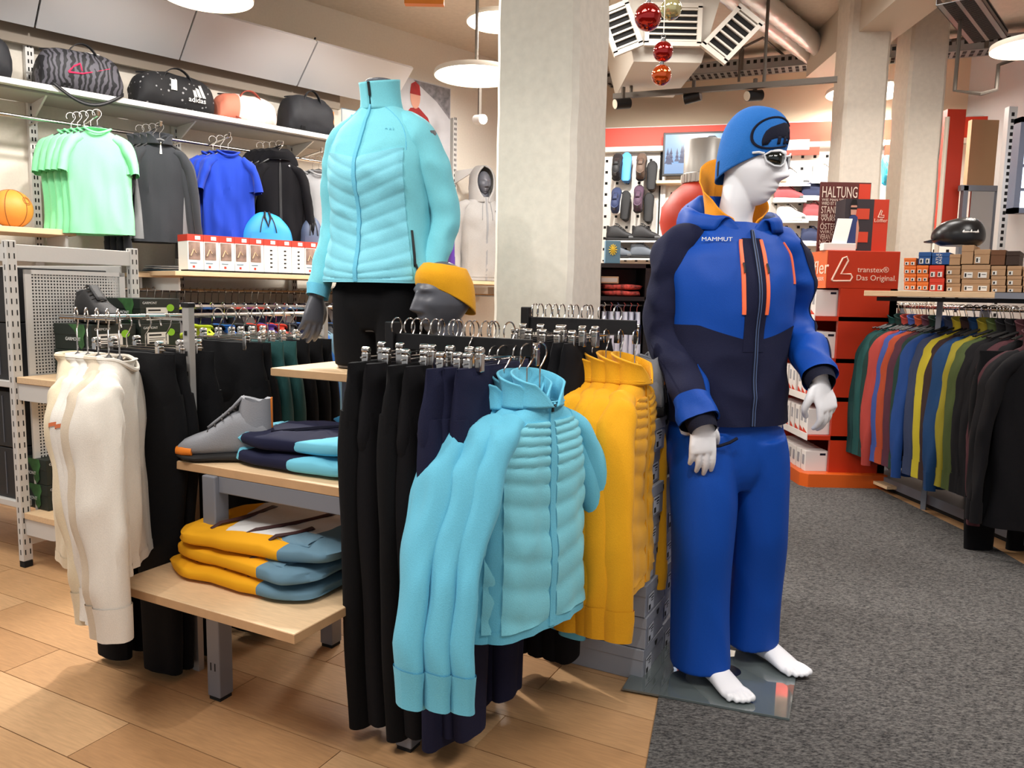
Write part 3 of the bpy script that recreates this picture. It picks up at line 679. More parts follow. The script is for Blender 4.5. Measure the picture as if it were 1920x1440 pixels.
# --- bar 2: black trousers and mustard jackets
for i in range(5):
    p = tl(.93 + i * .05, B2Y, BZ2); P_blackb.put(p, RZ2 + R((2, -3, 1, 3, -1)[i]), 'black trousers on the back rack bar, %s from the turquoise jackets' % ('first', 'second', 'third', 'fourth', 'fifth')[i], 'trousers on the back rack bar'); H_clip.put(p, RZ2, 'chrome clip hanger of the %s black trousers on the back rack bar' % ORD[i], 'clip hangers on the back rack bar')
def mk_yel():
    t, B = top_garment('jacket', 'jacket', M_yel, .66, .205, seed=41, quilt=M_yel, depth=.05, hanger_drop=.205, sl_len=.66, splay=.03)
    return t
P_yel = Proto(mk_yel)
yl = ('mustard yellow jacket at the front of its row beside the shoe boxes', 'mustard yellow jacket second from the front of its row', 'mustard yellow jacket third from the front of its row', 'mustard yellow jacket at the back of its row by the black trousers')
for i in range(4):
    p = tl(1.30 - i * .048, B2Y - .04, BZ2)
    P_yel.put(p, RZ2 + R(2) + R((2, -3, 3, -2)[i]), yl[i], 'mustard jackets on the back rack'); H_coat.put(p + V((0, 0, -.075)), RZ2, 'black coat hanger inside the mustard jacket %s from the front' % ORD[i], 'hangers of the mustard jackets')
# extra empty hooks crowding bar 1 and bar 2
H_emp = Proto(lambda: hanger('clip_hanger', M_chrome, .15, .07, clips=True, arms=False))
for i in range(7): H_emp.put(tl(.76 + i * .055, B1Y + .0, BZ1), RZ2 + R(random.uniform(-14, 14)), 'spare chrome clip hanger on the front rack bar, %s from its left end' % ORD[i], 'spare clip hangers on the front rack')
for i in range(6): H_emp.put(tl(.95 + i * .055, B2Y, BZ2), RZ2 + R(random.uniform(-14, 14)), 'spare chrome clip hanger on the back rack bar, %s from its left end' % ORD[i], 'spare clip hangers on the back rack')

# --- side bar (left): black and teal trousers, planes along E1
M_teal_p = fab('bottle_green_fabric', (30, 72, 72)); M_choc = fab('taupe_fabric', (120, 104, 92))
for i, y in enumerate((.22, .29, .37, .56, .62, .68, .74, .80, .86, .92)):
    p = tl(-.19 + (.0 if i < 3 else .04), y, 1.185 if i < 3 else 1.205); sw = {'black_fabric': M_teal_p} if i in (5, 6) else None
    lab = 'black trousers nearest the post of the left side rack' if i == 0 else ('bottle green trousers among black ones on the left side rack, %s of two' % ('nearer' if i == 5 else 'farther') if sw else 'black trousers hanging %s behind the post of the left side rack' % ('', 'second', 'third', 'fourth', 'fifth', 'sixth', 'seventh', 'eighth', 'ninth', 'last')[i])
    P_black.put(p, RZ1 + R(random.uniform(-5, 5)), lab, 'trousers on the left side rack', swap=sw)
    H_clip.put(p, RZ1 + R(random.uniform(-6, 6)), 'chrome clip hanger on the left side rack, %s from the near post' % ORD[i], 'clip hangers on the left side rack')
M_off = fab('off_white_jersey', (222, 214, 202)); M_off2 = fab('cream_jersey', (232, 226, 216)); M_beige = fab('beige_jersey', (206, 190, 168))
def mk_sweat():
    t, B = top_garment('sweatshirt', 'sweatshirt', M_off2, .60, .215, seed=61, depth=.045, zipper=False, collar='crew', hanger_drop=.12, sl_len=.64, splay=.05, amp=.014, stripe=mat('rust_stripe', (206, 110, 66), .7))
    m = MB(); B.patch(m, -PI / 2 - 1.0, -PI / 2 + 1.0, .40, .415, 16, 1, .004); m.build('chest_stripe', mat('rust_stripe', (206, 110, 66), .7), t)
    return t
def mk_sweat2():
    t, B = top_garment('sweatshirt', 'sweatshirt', M_off, .62, .22, seed=77, depth=.05, zipper=False, collar='crew', hanger_drop=.12, sl_len=.66, splay=.06, amp=.015); return t
P_sw, P_sw2 = Proto(mk_sweat), Proto(mk_sweat2)
P_sw2.put(tl(-.055, .085, 1.20), RZ2 + R(40), 'pale grey sweatshirt, rightmost of the light ones beside black trousers', 'light sweatshirts on the left rack')
P_sw2.put(tl(-.105, .08, 1.20), RZ2 + R(43), 'beige sweatshirt between the grey and the cream striped ones', 'light sweatshirts on the left rack', swap={'off_white_jersey': M_beige})
P_sw.put(tl(-.155, .085, 1.20), RZ2 + R(46), 'cream sweatshirt with a rust stripe, third from the right', 'light sweatshirts on the left rack')
P_sw.put(tl(-.205, .085, 1.20), RZ2 + R(49), 'cream sweatshirt with a rust stripe, second from the left', 'light sweatshirts on the left rack')
P_sw2.put(tl(-.255, .085, 1.20), RZ2 + R(52), 'ecru sweatshirt at the far left end of the light ones', 'light sweatshirts on the left rack', swap={'off_white_jersey': fab('ecru_jersey', (224, 208, 178))})
for i, x in enumerate((-.055, -.105, -.155, -.205, -.255)): H_coat.put(tl(x, .095, 1.208), RZ2 + R(45), 'black hanger inside the %s light sweatshirt from the right' % ORD[i], 'hangers of the light sweatshirts')

# ================================================================== FOLDED CLOTHES ON THE TIERS
def slab(a, b, h, seed, amp=.007, e=.42, droop=.0, nu=110, nv=22):
    P = []
    for j in range(nv + 1):
        ph = -PI / 2 + PI * j / nv; row = []
        cz = math.copysign(abs(sin(ph)) ** .5, sin(ph)); cp = abs(cos(ph)) ** .45
        for i in range(nu):
            th = 2 * PI * i / nu; c, s = cos(th), sin(th)
            x = a * math.copysign(abs(c) ** e, c) * cp; y = b * math.copysign(abs(s) ** e, s) * cp
            k = noise.noise(V((x * 9 + seed, y * 9, cz))) ; k2 = noise.noise(V((x * 28, y * 28 + seed, cz * 2)))
            x += k * .022 + .009 * noise.noise(V((th * 2 + seed, cz * 4, 1))); y += .022 * noise.noise(V((x * 8, y * 8, seed + 5)))
            z = h / 2 + cz * h / 2 * (1 - .12 * (x / a) ** 2) + (k * amp + k2 * amp * .5) * (1 if cz > 0 else .0)
            row.append(V((x, y, max(0, z))))
        P.append(row)
    return P
def slab_mesh(mb, M_=None, **k):
    P = slab(**k)
    if M_: P = [[M_ @ p for p in r_] for r_ in P]
    mb.grid(P, True, True, True); return P
def paint(me, fn):
    me.polygons.foreach_set('material_index', [fn(p.center) for p in me.polygons])
M_gwhite = fab('light_grey_softshell', (206, 206, 206)); M_steel = fab('steel_blue_fabric', (96, 128, 146)); M_plum = mat('plum_piping', (60, 26, 24), .6)
def folded(name, label, cat, loc, rz, mats, fn, a, b, h, seed, group, extra=None):
    t = thing(name, label, cat, loc, rz, group)
    m = MB(); P = slab_mesh(m, a=a, b=b, h=h, seed=seed); me = m.mesh('folded_body', mats, 60); 
    if len(mats) > 1: paint(me, fn)
    o = put(me, 'folded_body', t)
    m = MB(); slab_mesh(m, a=a * .86, b=b * .45, h=h * .5, seed=seed + 2, M_=Matrix.Translation((a * .12, b * .1, h * .86))); me = m.mesh('folded_sleeve', mats, 60)
    if len(mats) > 1: paint(me, lambda c: fn(V((c.x, c.y + .02, c.z))))
    if extra: extra(t, h)
    else: put(me, 'folded_sleeve', t)
    return t
M_soft = zone_mat('softshell_panels', (206, 206, 206), [(-1, -.35, 0, .15, (222, 158, 22)), (.1, -1, 0, .135, (222, 158, 22)), (1, -.25, 0, .175, (96, 128, 146))])
M_navsky = zone_mat('navy_sky_panels', (22, 25, 52), [(-1, 0, 0, .20, (112, 192, 216)), (1, -1.4, 0, .25, (112, 192, 216))])
def yfn(c):
    if c.x > .13 + .3 * c.y: return 2
    d = c.x + .35 * c.y
    if d < -.165: return 0
    return 0 if c.y < -.135 else 1
def yextra(t, h):
    for k, (x0, y0, x1, y1) in enumerate(((-.03, -.15, .10, .14), (-.16, -.14, -.13, .13), (.07, -.155, .13, -.02))):
        pts = []
        for i in range(10):
            u = i / 9; pts.append((x0 + (x1 - x0) * u + .02 * sin(PI * u), y0 + (y1 - y0) * u, h * (1.0 if 0 < i < 9 else .8) + .004))
        MB().tube(pts, .006, 6).build('piping', M_plum, t)
    m = MB(); slab_mesh(m, a=.07, b=.05, h=.03, seed=4, M_=Matrix.Translation((.14, -.10, h * .55))); m.build('cuff', M_steel, t)
    MB().tube([(-.10, -.165, h * .55), (-.05, -.172, h * .5)], .004, 6).build('pocket_zip', M_plum, t)
Cz = .42
for i, (dx, dy, r_, h, lab) in enumerate(((.0, .0, 0, .05, 'lowest'), (.01, .015, -4, .055, 'middle'), (.035, .03, 5, .062, 'top'))):
    folded('folded_jacket', 'folded yellow and light grey softshell jacket, %s of the stack of three' % lab, 'jacket', tl(.335 + dx, .30 + dy, Cz + .001), RZ1 + R(r_), [M_soft], yfn, .29, .19, h, 3 + i * 7, 'folded yellow jackets on the lowest tier', yextra); Cz += h * .93
def nfn(c): return 1 if (c.x < -.19 or (c.x > .12 and c.y < -.04) ) else 0
M_sky = fab('sky_blue_fabric', (112, 192, 216))
Cz = .755
for i, (dx, dy, r_, h, lab) in enumerate(((.0, .0, 0, .055, 'lower'), (-.005, .015, 3, .055, 'upper'))):
    def nex(t, h):
        for s in range(3): MB().tube([(-.10 + .03 * s + .2 * u, -.12 + .25 * u + .02 * s, h + .002 + .004 * sin(PI * u)) for u in [j / 9 for j in range(10)]], .0025, 5).build('seam', M_navy2, t)
        m = MB(); slab_mesh(m, a=.03, b=.10, h=.05, seed=9, M_=Matrix.Translation((-.205, -.03, .004))); m.build('cuff', M_sky, t)
    folded('folded_jacket', 'folded navy jacket with sky blue cuffs, %s of two on the middle tier' % lab, 'jacket', tl(.44 + dx, .42 + dy, Cz + .001), RZ1 + R(r_), [M_navsky], nfn, .24, .165, h, 23 + i * 5, 'folded navy jackets on the middle tier', nex); Cz += h * .95
folded('folded_jacket', 'folded petrol blue jacket behind the navy ones on the middle tier', 'jacket', tl(.48, .63, .756), RZ1, [M_teal], nfn, .20, .06, .09, 51, None)

# ================================================================== SHOES
def shoe(name, up_m, sole_m, acc_m, lace_m, high=True, L=.29, sc_=1):
    t = thing(name, '', 'shoe'); h = L
    def ring(x, w, z0, z1, n=18, yo=0):
        c = (z0 + z1) / 2; r_ = (z1 - z0) / 2
        return [V((x, yo + w * math.copysign(abs(cos(a)) ** .8, cos(a)), c + r_ * math.copysign(abs(sin(a)) ** .75, sin(a)))) for a in [2 * PI * i / n for i in range(n)]]
    prof = [(-.5, .16, .10, .24), (-.485, .24, .08, .34), (-.42, .30, .07, .46), (-.30, .32, .07, .53), (-.18, .31, .07, .56), (-.08, .31, .07, .53), (.02, .32, .07, .46), (.12, .34, .07, .385), (.22, .36, .07, .325), (.33, .35, .07, .285), (.43, .28, .07, .24), (.495, .16, .08, .18)]
    k = L
    m = MB(); m.grid([ring(x * k, w * k * .5, z0 * k, z1 * k) for x, w, z0, z1 in prof], True, True, True); m.build('upper', up_m, t)
    so = [(-.51, .20, .0, .11), (-.45, .33, 0, .13), (-.2, .33, 0, .12), (.05, .34, .01, .105), (.28, .385, .0, .10), (.42, .32, .01, .10), (.515, .12, .04, .11)]
    m = MB(); m.grid([ring(x * k, w * k * .5, z0 * k, z1 * k) for x, w, z0, z1 in so], True, True, True); m.build('sole', sole_m, t)
    m = MB(); m.grid([ring(x * k, w * k * .5, z0 * k, z1 * k) for x, w, z0, z1 in ((.32, .385, .06, .19), (.43, .33, .06, .19), (.52, .16, .07, .16))], True, True, True); m.build('toe_cap', acc_m, t)
    top = .66 if high else .50
    m = MB(); P = []
    for j in range(7):
        u = j / 6; z = (.33 + (top - .33) * u) * k; cx = (-.30 - .03 * u) * k; rx = (.20 - .04 * u) * k; ry = (.155 - .02 * u) * k; lean = -.16 * u
        P.append([V((cx + rx * cos(a), ry * sin(a), z + (.03 * k * (cos(a) < -.5)) * u + lean * 0 + .05 * k * u * max(0, cos(a)))) for a in [2 * PI * i / 20 for i in range(20)]])
    P.append([p + V((0, 0, -.02 * k)) + (V((-.31 * k, 0, p.z)) - p) * .25 for p in P[-1]]); P.append([p + V((0, 0, -.05 * k)) for p in P[-1]])
    m.grid(P, True); m.build('collar', up_m, t)
    m = MB(); m.box(-.5 * k, -.485 * k, -.03 * k, .03 * k, .36 * k, (top + .04) * k); m.build('heel_tab', acc_m, t, bevel=.003)
    for i in range(5):
        x = (-.14 + i * .075) * k; z = (.60 - i * .060) * k + (.03 * k if high else 0) * (1 - i / 5); m = MB()
        m.tube([(x, -.12 * k, z - .035 * k), (x + .02 * k, 0, z + .008 * k), (x, .12 * k, z - .035 * k)], .0028, 5); m.build('lace', lace_m, t)
    m = MB(); m.grid([[V((x * k, .075 * k * s, z * k)) for s in (-1, -.4, .4, 1)] for x, z in ((-.19, .70 if high else .60), (-.10, .60), (.0, .51), (.10, .43), (.17, .37))]); m.build('tongue', up_m, t, solid=.008)
    return t
M_shg = mat('grey_mesh_shoe', (134, 136, 142), .7, 0, .3, 300); M_shb = mat('black_shoe', (38, 38, 40), .6, 0, .3, 200); M_sole = mat('black_rubber', (26, 25, 26), .7)
M_acc = mat('orange_rubber', (226, 126, 34), .5); M_lace = mat('dark_lace', (50, 46, 44), .7)
S_grey = Proto(lambda: shoe('hiking_shoe', M_shg, M_sole, M_acc, M_lace, True))
S_blk = Proto(lambda: shoe('hiking_shoe', M_shb, M_sole, mat('grey_rubber', (96, 98, 100), .6), M_lace, False))
S_grey.put(tl(.16, .30, .756), RZ1 + R(212), 'grey high hiking shoe with orange toe on the middle tier', None)
# ================================================================== PERFORATED END FRAME (left)
F0 = V((-2.235, 3.46, 0)); fr_ = thing('metal_shelving', 'light grey slotted metal frame with perforated panel at the left', 'shelf', F0, RZ2)
def post(par, x, y, h, w=.045, d=.035, cols=2, face='-y'):
    m = MB(); m.box(x - w / 2, x + w / 2, y - d / 2, y + d / 2, .03, h); p = m.build('upright', M_whitemetal, par, smooth=0, bevel=.003)
    s = MB(); n = int(h / .05)
    for i in range(n):
        z = .06 + i * .05
        for c in (-.011, .011): s.box(x + c - .0025, x + c + .0025, y - d / 2 - .0008, y - d / 2, z, z + .024)
        s.box(x - w / 2 - .0008, x - w / 2, y - .0025, y + .0025, z, z + .024)
    s.build('slots', M_dark, p, smooth=0, kind='stuff'); return p
FL_ = .61
post(fr_, 0, 0, 1.49); post(fr_, FL_, 0, 1.49)
bxp('top_beam', M_whitemetal, .02, FL_ - .02, -.014, .014, 1.40, 1.475, fr_); bxp('base_beam', M_whitemetal, .02, FL_ - .02, -.014, .014, .10, .16, fr_)
bxp('foot', M_dark, -.02, .02, -.02, .02, 0, .03, fr_); bxp('foot', M_dark, FL_ - .02, FL_ + .02, -.02, .02, 0, .03, fr_)
for z0, z1 in ((.20, 1.365),):
    x0, x1 = .055, FL_ - .055
    m = MB(); m.box(x0, x1, -.012, .0, z1 - .02, z1); m.box(x0, x1, -.012, .0, z0, z0 + .02); m.box(x0, x0 + .03, -.012, 0, z0, z1); m.box(x1 - .03, x1, -.012, 0, z0, z1); m.build('panel_frame', M_whitemetal, fr_, smooth=0)
    m = MB(); pit = .0145; n = int((x1 - x0 - .06) / pit); k = int((z1 - z0 - .04) / pit)
    for i in range(n + 1): xx = x0 + .03 + i * pit; m.box(xx - .0035, xx + .0035, -.006, -.005, z0 + .02, z1 - .02)
    for j in range(k + 1): zz = z0 + .02 + j * pit; m.box(x0 + .03, x1 - .03, -.0065, -.0045, zz - .0035, zz + .0035)
    m.build('perforated_panel', M_whitemetal, fr_, smooth=0, kind='stuff')
# top beam running left and the left bay with dark boxes
m = MB(); m.box(-.01, .015, .02, 1.2, 1.40, 1.475); m.build('side_beam', M_whitemetal, fr_, smooth=0)
for z in (.30, .86): bxp('side_shelf', M_whitemetal, .0, .55, .03, 1.2, z - .03, z, fr_)
bxp('back_sheet', M_whitemetal, .56, .57, .03, 1.2, .2, 1.4, fr_)
M_dbox = mat('charcoal_box', (32, 33, 36), .55); M_gbox = mat('dark_green_box', (24, 34, 28), .55); M_gpat = mat('green_print', (52, 96, 50), .55, var=.5, scale=18); M_lbl = mat('paper_label', (228, 226, 220), .6); M_logo = mat('logo_white', (222, 224, 222), .6)
for i, (z, h, lab) in enumerate(((.301, .24, 'bottom'), (.545, .26, 'second lowest'), (.861, .26, 'third lowest'), (1.125, .25, 'top'))):
    t = thing('storage_box', 'dark charcoal carton in the left bay, %s one' % lab, 'box', F0 + E2 * .28 - E1 * .30, RZ2, 'dark cartons in the left bay'); t.location.z = z
    MB().box(-.26, .24, -.22, .26, 0, h).build('carton', M_dbox, t, smooth=0, bevel=.004); MB().box(-.263, -.26, -.15, -.148, .02, h - .02).build('seam', M_greymetal, t, smooth=0)
# wooden shelves with round brackets on the front side of the frame
for z in (.885, .26):
    t = thing('shelf_board', 'short birch shelf with rounded metal bracket on the perforated frame, %s one' % ('upper' if z > .5 else 'lower'), 'shelf', F0, RZ2)
    MB().box(-.01, FL_ + .02, -.34, -.02, z - .028, z).build('board', M_birch, t, smooth=0, bevel=.002)
    for x in (.0, FL_):
        po = [(-.02, z - .03), (-.30, z - .03)] + [(-.30 + .10 * (1 - cos(a)), z - .03 - .075 * sin(a)) for a in [PI / 2 * i / 6 for i in range(1, 7)]] + [(-.02, z - .105)]
        m = MB(); n = len(po); m.add([(x - .004, y, zz) for y, zz in po] + [(x + .004, y, zz) for y, zz in po], [tuple(range(n)), tuple(reversed(range(n, 2 * n)))] + [(i, (i + 1) % n, (i + 1) % n + n, i + n) for i in range(n)]); m.build('bracket', M_whitemetal, t, smooth=0)
# dark green shoe boxes: local x=e1 side with print, other side label
def gbox(loc, label, logo=True):
    t = thing('shoe_box', label, 'box', loc, RZ1, 'dark green shoe boxes on the birch shelf'); W, Dp, Hh = .27, .22, .118
    MB().box(-W, 0, 0, Dp, 0, Hh - .035).build('carton', M_gbox, t, smooth=0, bevel=.002); MB().box(-W - .002, .002, -.002, Dp + .002, Hh - .05, Hh).build('lid', M_gbox, t, smooth=0, bevel=.002)
    m = MB(); P = [(-.16, Hh), (-.05, Hh), (-.04, Hh * .75), (-.055, Hh * .5), (-.05, Hh * .2), (-.07, 0.004), (-.09, .02), (-.095, Hh * .5), (-.12, Hh * .75)]; m.prism(list(reversed(P)), -.0035, -.0025); m.build('green_print', M_gpat, t, smooth=0)
    m = MB(); m.box(.0025, .0035, .03, .15, .015, .075); m.build('size_label', M_lbl, t, smooth=0)
    m = MB(); m.box(.0035, .004, .04, .11, .058, .066); m.box(.0035, .004, .04, .13, .045, .048); m.box(.0035, .004, .04, .12, .036, .039); m.box(.0035, .004, .04, .09, .02, .03); m.build('label_print', M_dark, t, smooth=0)
    m = MB(); m.lathe([(.018, 0), (.016, .001)], 14); m.M = None
    text('logo_text', 'GARMONT', .022, M_logo, t, frame((-.13, -.0042, Hh * .42), (1, 0, 0), (0, 0, 1)), .0004)
    text('logo_text', 'GARMONT', .016, M_logo, t, frame((.0042, .05, Hh * .82), (0, 1, 0), (0, 0, 1)), .0004)
    m = MB(); m.add([(.0042, .165 + .022 * cos(a), Hh * .62 + .018 * sin(a)) for a in [2 * PI * i / 16 for i in range(16)]], [tuple(range(16))]); m.build('leaf_mark', mat('lime_mark', (140, 200, 40), .5), t, smooth=0)
    return t
GA = gz(174, 708, .886)
gbox(GA, 'lower dark green shoe box of the left pair under the hiking shoe'); GB = V((GA.x + .004, GA.y, .886 + .119)); gbox(GB, 'upper dark green shoe box of the left pair, carrying a hiking shoe')
gc = GA + E2 * .24 + E1 * .02
for i, lab in enumerate(('lowest', 'middle', 'top')):
    if i == 2: gbox(V((gc.x, gc.y, .886 + .119 * i)), 'top dark green shoe box of the rear stack on the birch shelf')
    else: gbox(V((gc.x, gc.y, .886 + .119 * i)), '%s dark green shoe box of the rear stack on the birch shelf' % lab)
S_blk.put(GB + V((0, 0, .119)) - E1 * .10 + E2 * .10, RZ1 + R(-8), 'dark grey hiking shoe standing on dark green shoe boxes')
gl = gz(92, 962, .262)
gbox(V((gl.x - .02, gl.y + .03, .262)), 'lowest dark green box on the bottom birch shelf behind sweatshirts'); gbox(V((gl.x - .02, gl.y + .03, .381)), 'upper dark green box on the bottom birch shelf behind sweatshirts')

# ================================================================== GREY SHOE BOXES BESIDE THE MUSTARD JACKETS
M_gcard = mat('grey_card', (150, 152, 160), .65); M_gcard2 = mat('grey_card_dark', (128, 130, 140), .65)
def mk_gb():
    t = thing('shoe_box', '', 'box'); W, Dp, Hh = .34, .22, .112       # near corner at origin, long side to -x (along -E1), label side along +y
    MB().box(-W, 0, 0, Dp, 0, Hh * .66).build('carton', M_gcard, t, smooth=0, bevel=.002); MB().box(-W - .002, .002, -.002, Dp + .002, Hh * .64, Hh - .002).build('lid', M_gcard, t, smooth=0, bevel=.002)
    MB().box(.0022, .003, .025, .085, .012, .07).build('size_label', mat('grey_label', (196, 198, 204), .6), t, smooth=0)
    m = MB(); m.box(.003, .0035, .03, .05, .016, .034); m.box(.003, .0035, .055, .08, .05, .054); m.box(.003, .0035, .055, .075, .042, .045); m.box(.003, .0035, .03, .08, .06, .064); m.build('label_print', M_dark, t, smooth=0)
    m = MB(); m.add([(.0028, .135 + .016 * cos(a), Hh * .86 - .02 * abs(sin(a)) * (1 if sin(a) > 0 else 0)) for a in [PI * i / 10 for i in range(11)]], [tuple(range(11))]); m.build('thumb_hole', M_dark, t, smooth=0)
    return t
P_gb = Proto(mk_gb)
G0 = gz(1203, 1278, 0); names = ('lowest', 'second', 'third', 'fourth', 'fifth', 'sixth', 'seventh', 'topmost')
for col in range(2):
    for i in range(8):
        if col == 1 and i == 7: continue
        p = G0 + E2 * (.235 * col) + E1 * random.uniform(-.006, .006) + E2 * random.uniform(-.004, .004); p.z = i * .1125 + .0005
        P_gb.put(p, RZ1 + R(random.uniform(-1.2, 1.2)), '%s grey shoe box of the %s stack beside the mustard jackets' % (names[i] + (' from the floor' if 0 < i < 7 else ''), 'front' if col == 0 else 'rear'), 'grey shoe boxes stacked on the floor')
gt = G0 + E2 * .11 - E1 * .13; gt.z = 8 * .1125 + .002
S_grey.put(gt - E2 * .045, RZ1 + R(-172), 'grey hiking shoe on the grey boxes, nearer of the pair', 'grey hiking shoes on the box stack')
S_grey.put(gt + E2 * .07, RZ1 + R(-176), 'grey hiking shoe on the grey boxes, farther of the pair', 'grey hiking shoes on the box stack')
# ================================================================== MANNEQUINS
def head_mesh_into(mb, M_, nu=120, nv=110, ears=True):
    """head with face towards -y; chin at z=0, crown at z=.235"""
    g = lambda x, z, cx, cz, sx, sz: math.exp(-((x - cx) / sx) ** 2 - ((z - cz) / sz) ** 2)
    P = []
    for j in range(nv + 1):
        ph = -PI / 2 + PI * j / nv; row = []
        for i in range(nu):
            th = 2 * PI * i / nu; th = th + .22 * sin(2 * (th + PI / 2)) * .0
            x, y, z = cos(ph) * cos(th), cos(ph) * sin(th), sin(ph)
            X, Y_, Zz = x * .074, y * .097, .119 + z * .117
            # jaw narrowing, face plane, back of the skull
            if Zz < .10:
                k = (.10 - Zz) / .10; X *= 1 - .30 * k; Y_ = Y_ * (1 - .10 * k) - .012 * k
                if Y_ > 0: Y_ *= 1 - .45 * k
            if Y_ > 0: Y_ *= 1.04
            f = max(0, -y) ** .6
            if f > 0:
                ax = abs(X); d = 0
                d += .008 * g(X, Zz, 0, .015, .024, .016)                      # chin
                d += .0075 * g(X, Zz, 0, .056, .020, .0062) + .0075 * g(X, Zz, 0, .0435, .017, .0065) - .0045 * g(X, Zz, 0, .0495, .024, .0022)
                d -= .003 * g(X, Zz, 0, .031, .02, .006)
                zz = min(max((.138 - Zz) / .055, 0), 1.25)
                if Zz < .142 and Zz > .066: d += (.006 + .026 * min(zz, 1) ** 1.3) * math.exp(-(X / (.0085 + .006 * zz)) ** 2) * (1 if zz < 1 else max(0, 1 - (zz - 1) / .22) ** .7)
                d += .006 * g(ax, Zz, .016, .081, .007, .007)                  # nostrils
                d += .006 * g(ax, Zz, .030, .146, .024, .008)                  # brow
                d -= .0105 * g(ax, Zz, .031, .127, .017, .0105)                # sockets
                d += .0065 * g(ax, Zz, .032, .126, .0115, .0065)               # eyes
                d -= .002 * g(ax, Zz, .032, .1245, .013, .0015)
                d += .005 * g(ax, Zz, .046, .100, .018, .016)                  # cheek bones
                d -= .004 * g(ax, Zz, .040, .060, .014, .02)
                Y_ -= d * min(1, f * 1.3)
            row.append(M_ @ V((X, Y_, Zz)))
        P.append(row)
    mb.grid(P, True)
    if ears:
        for s in (-1, 1):
            Q = []
            for j in range(9):
                ph = -PI / 2 + PI * j / 8
                Q.append([M_ @ V((s * (.074 + .008 * cos(ph) * max(0, cos(a - .6))) - s * .007, .012 + .016 * cos(ph) * cos(a) + .006 * sin(ph), .120 + .026 * sin(ph) + .004 * sin(a) * cos(ph))) for a in [2 * PI * i / 12 for i in range(12)]])
            mb.grid(Q, True)
def caps(mb, pts, rs, n=10):
    L = limb(pts, rs, (0, 1, .01) if abs((V(pts[-1]) - V(pts[0])).normalized().y) < .9 else (1, 0, 0))
    # rounded ends
    P = []
    for j in range(4):
        a = PI / 2 * (j + .3) / 4; c, x, y = L.fr(0); d = (V(pts[0]) - V(pts[1])).normalized(); k = sin(a); r_ = x.length
        P.append([c + d * (r_ * cos(a)) + x * (k * cos(q)) + y * (k * sin(q)) for q in [2 * PI * i / n for i in range(n)]])
    m_ = (len(pts) - 1) * 4
    for j in range(m_ + 1):
        c, x, y = L.fr(j / m_); P.append([c + x * cos(q) + y * sin(q) for q in [2 * PI * i / n for i in range(n)]])
    for j in range(4):
        a = PI / 2 * (3 - j + .3) / 4; c, x, y = L.fr(1); d = (V(pts[-1]) - V(pts[-2])).normalized(); k = sin(a); r_ = x.length
        P.append([c + d * (r_ * cos(a)) + x * (k * cos(q)) + y * (k * sin(q)) for q in [2 * PI * i / n for i in range(n)]])
    mb.grid(P, True, True, True)
def hand_into(mb, M_, side=1, curl=.35, spread=1.0, sc_=1.0, thumb_in=.3):
    """wrist at origin, fingers along -z, palm faces +y, thumb on +x*side"""
    T = lambda p: M_ @ V((p[0] * side * sc_, p[1] * sc_, p[2] * sc_))
    def cap(pts, rs): caps(mb, [T(p) for p in pts], [r_ * sc_ for r_ in rs])
    # palm
    Pm = Loft([(T((0, 0, .03)), (M_.to_3x3() @ V((.026 * sc_, 0, 0))), (M_.to_3x3() @ V((0, .019 * sc_, 0)))), (T((0, 0, -.005)), (M_.to_3x3() @ V((.028 * sc_, 0, 0))), (M_.to_3x3() @ V((0, .018 * sc_, 0)))),
               (T((.002, .001, -.045)), (M_.to_3x3() @ V((.039 * sc_, 0, 0))), (M_.to_3x3() @ V((0, .0165 * sc_, 0)))), (T((0, 0, -.088)), (M_.to_3x3() @ V((.041 * sc_, 0, 0))), (M_.to_3x3() @ V((0, .0125 * sc_, 0)))), (T((-.001, .001, -.099)), (M_.to_3x3() @ V((.037 * sc_, 0, 0))), (M_.to_3x3() @ V((0, .0075 * sc_, 0))))], 2.2)
    Pm.surf(mb, 20, 12, True, True)
    lens = (.078, .086, .080, .062)
    for k in range(4):
        x = .030 - k * .0200; L = lens[k]; z0 = -.080 + (0, .004, 0, -.008)[k] * -1; a0 = curl * (.55 + .12 * k); p = V((x, 0, z0)); pts = [V((x * .8, .0, z0 + .03)), p.copy()]; ang = a0; sx = (.10 - .065 * k) * spread
        for s, fr in enumerate((.46, .30, .24)):
            d = V((sx * cos(ang), sin(ang), -cos(ang))).normalized(); p = p + d * (L * fr); pts.append(p.copy()); ang += curl * (1.15 if s == 0 else .9)
        cap(pts, (.0108, .0112, .0100, .0090, .0074))
    p = V((.024, .006, -.020)); pts = [p, V((.046, .014, -.048)), V((.055, .022 + .02 * thumb_in, -.076)), V((.055 - .02 * thumb_in, .030 + .03 * thumb_in, -.100))]
    cap(pts, (.016, .0135, .0110, .0085))
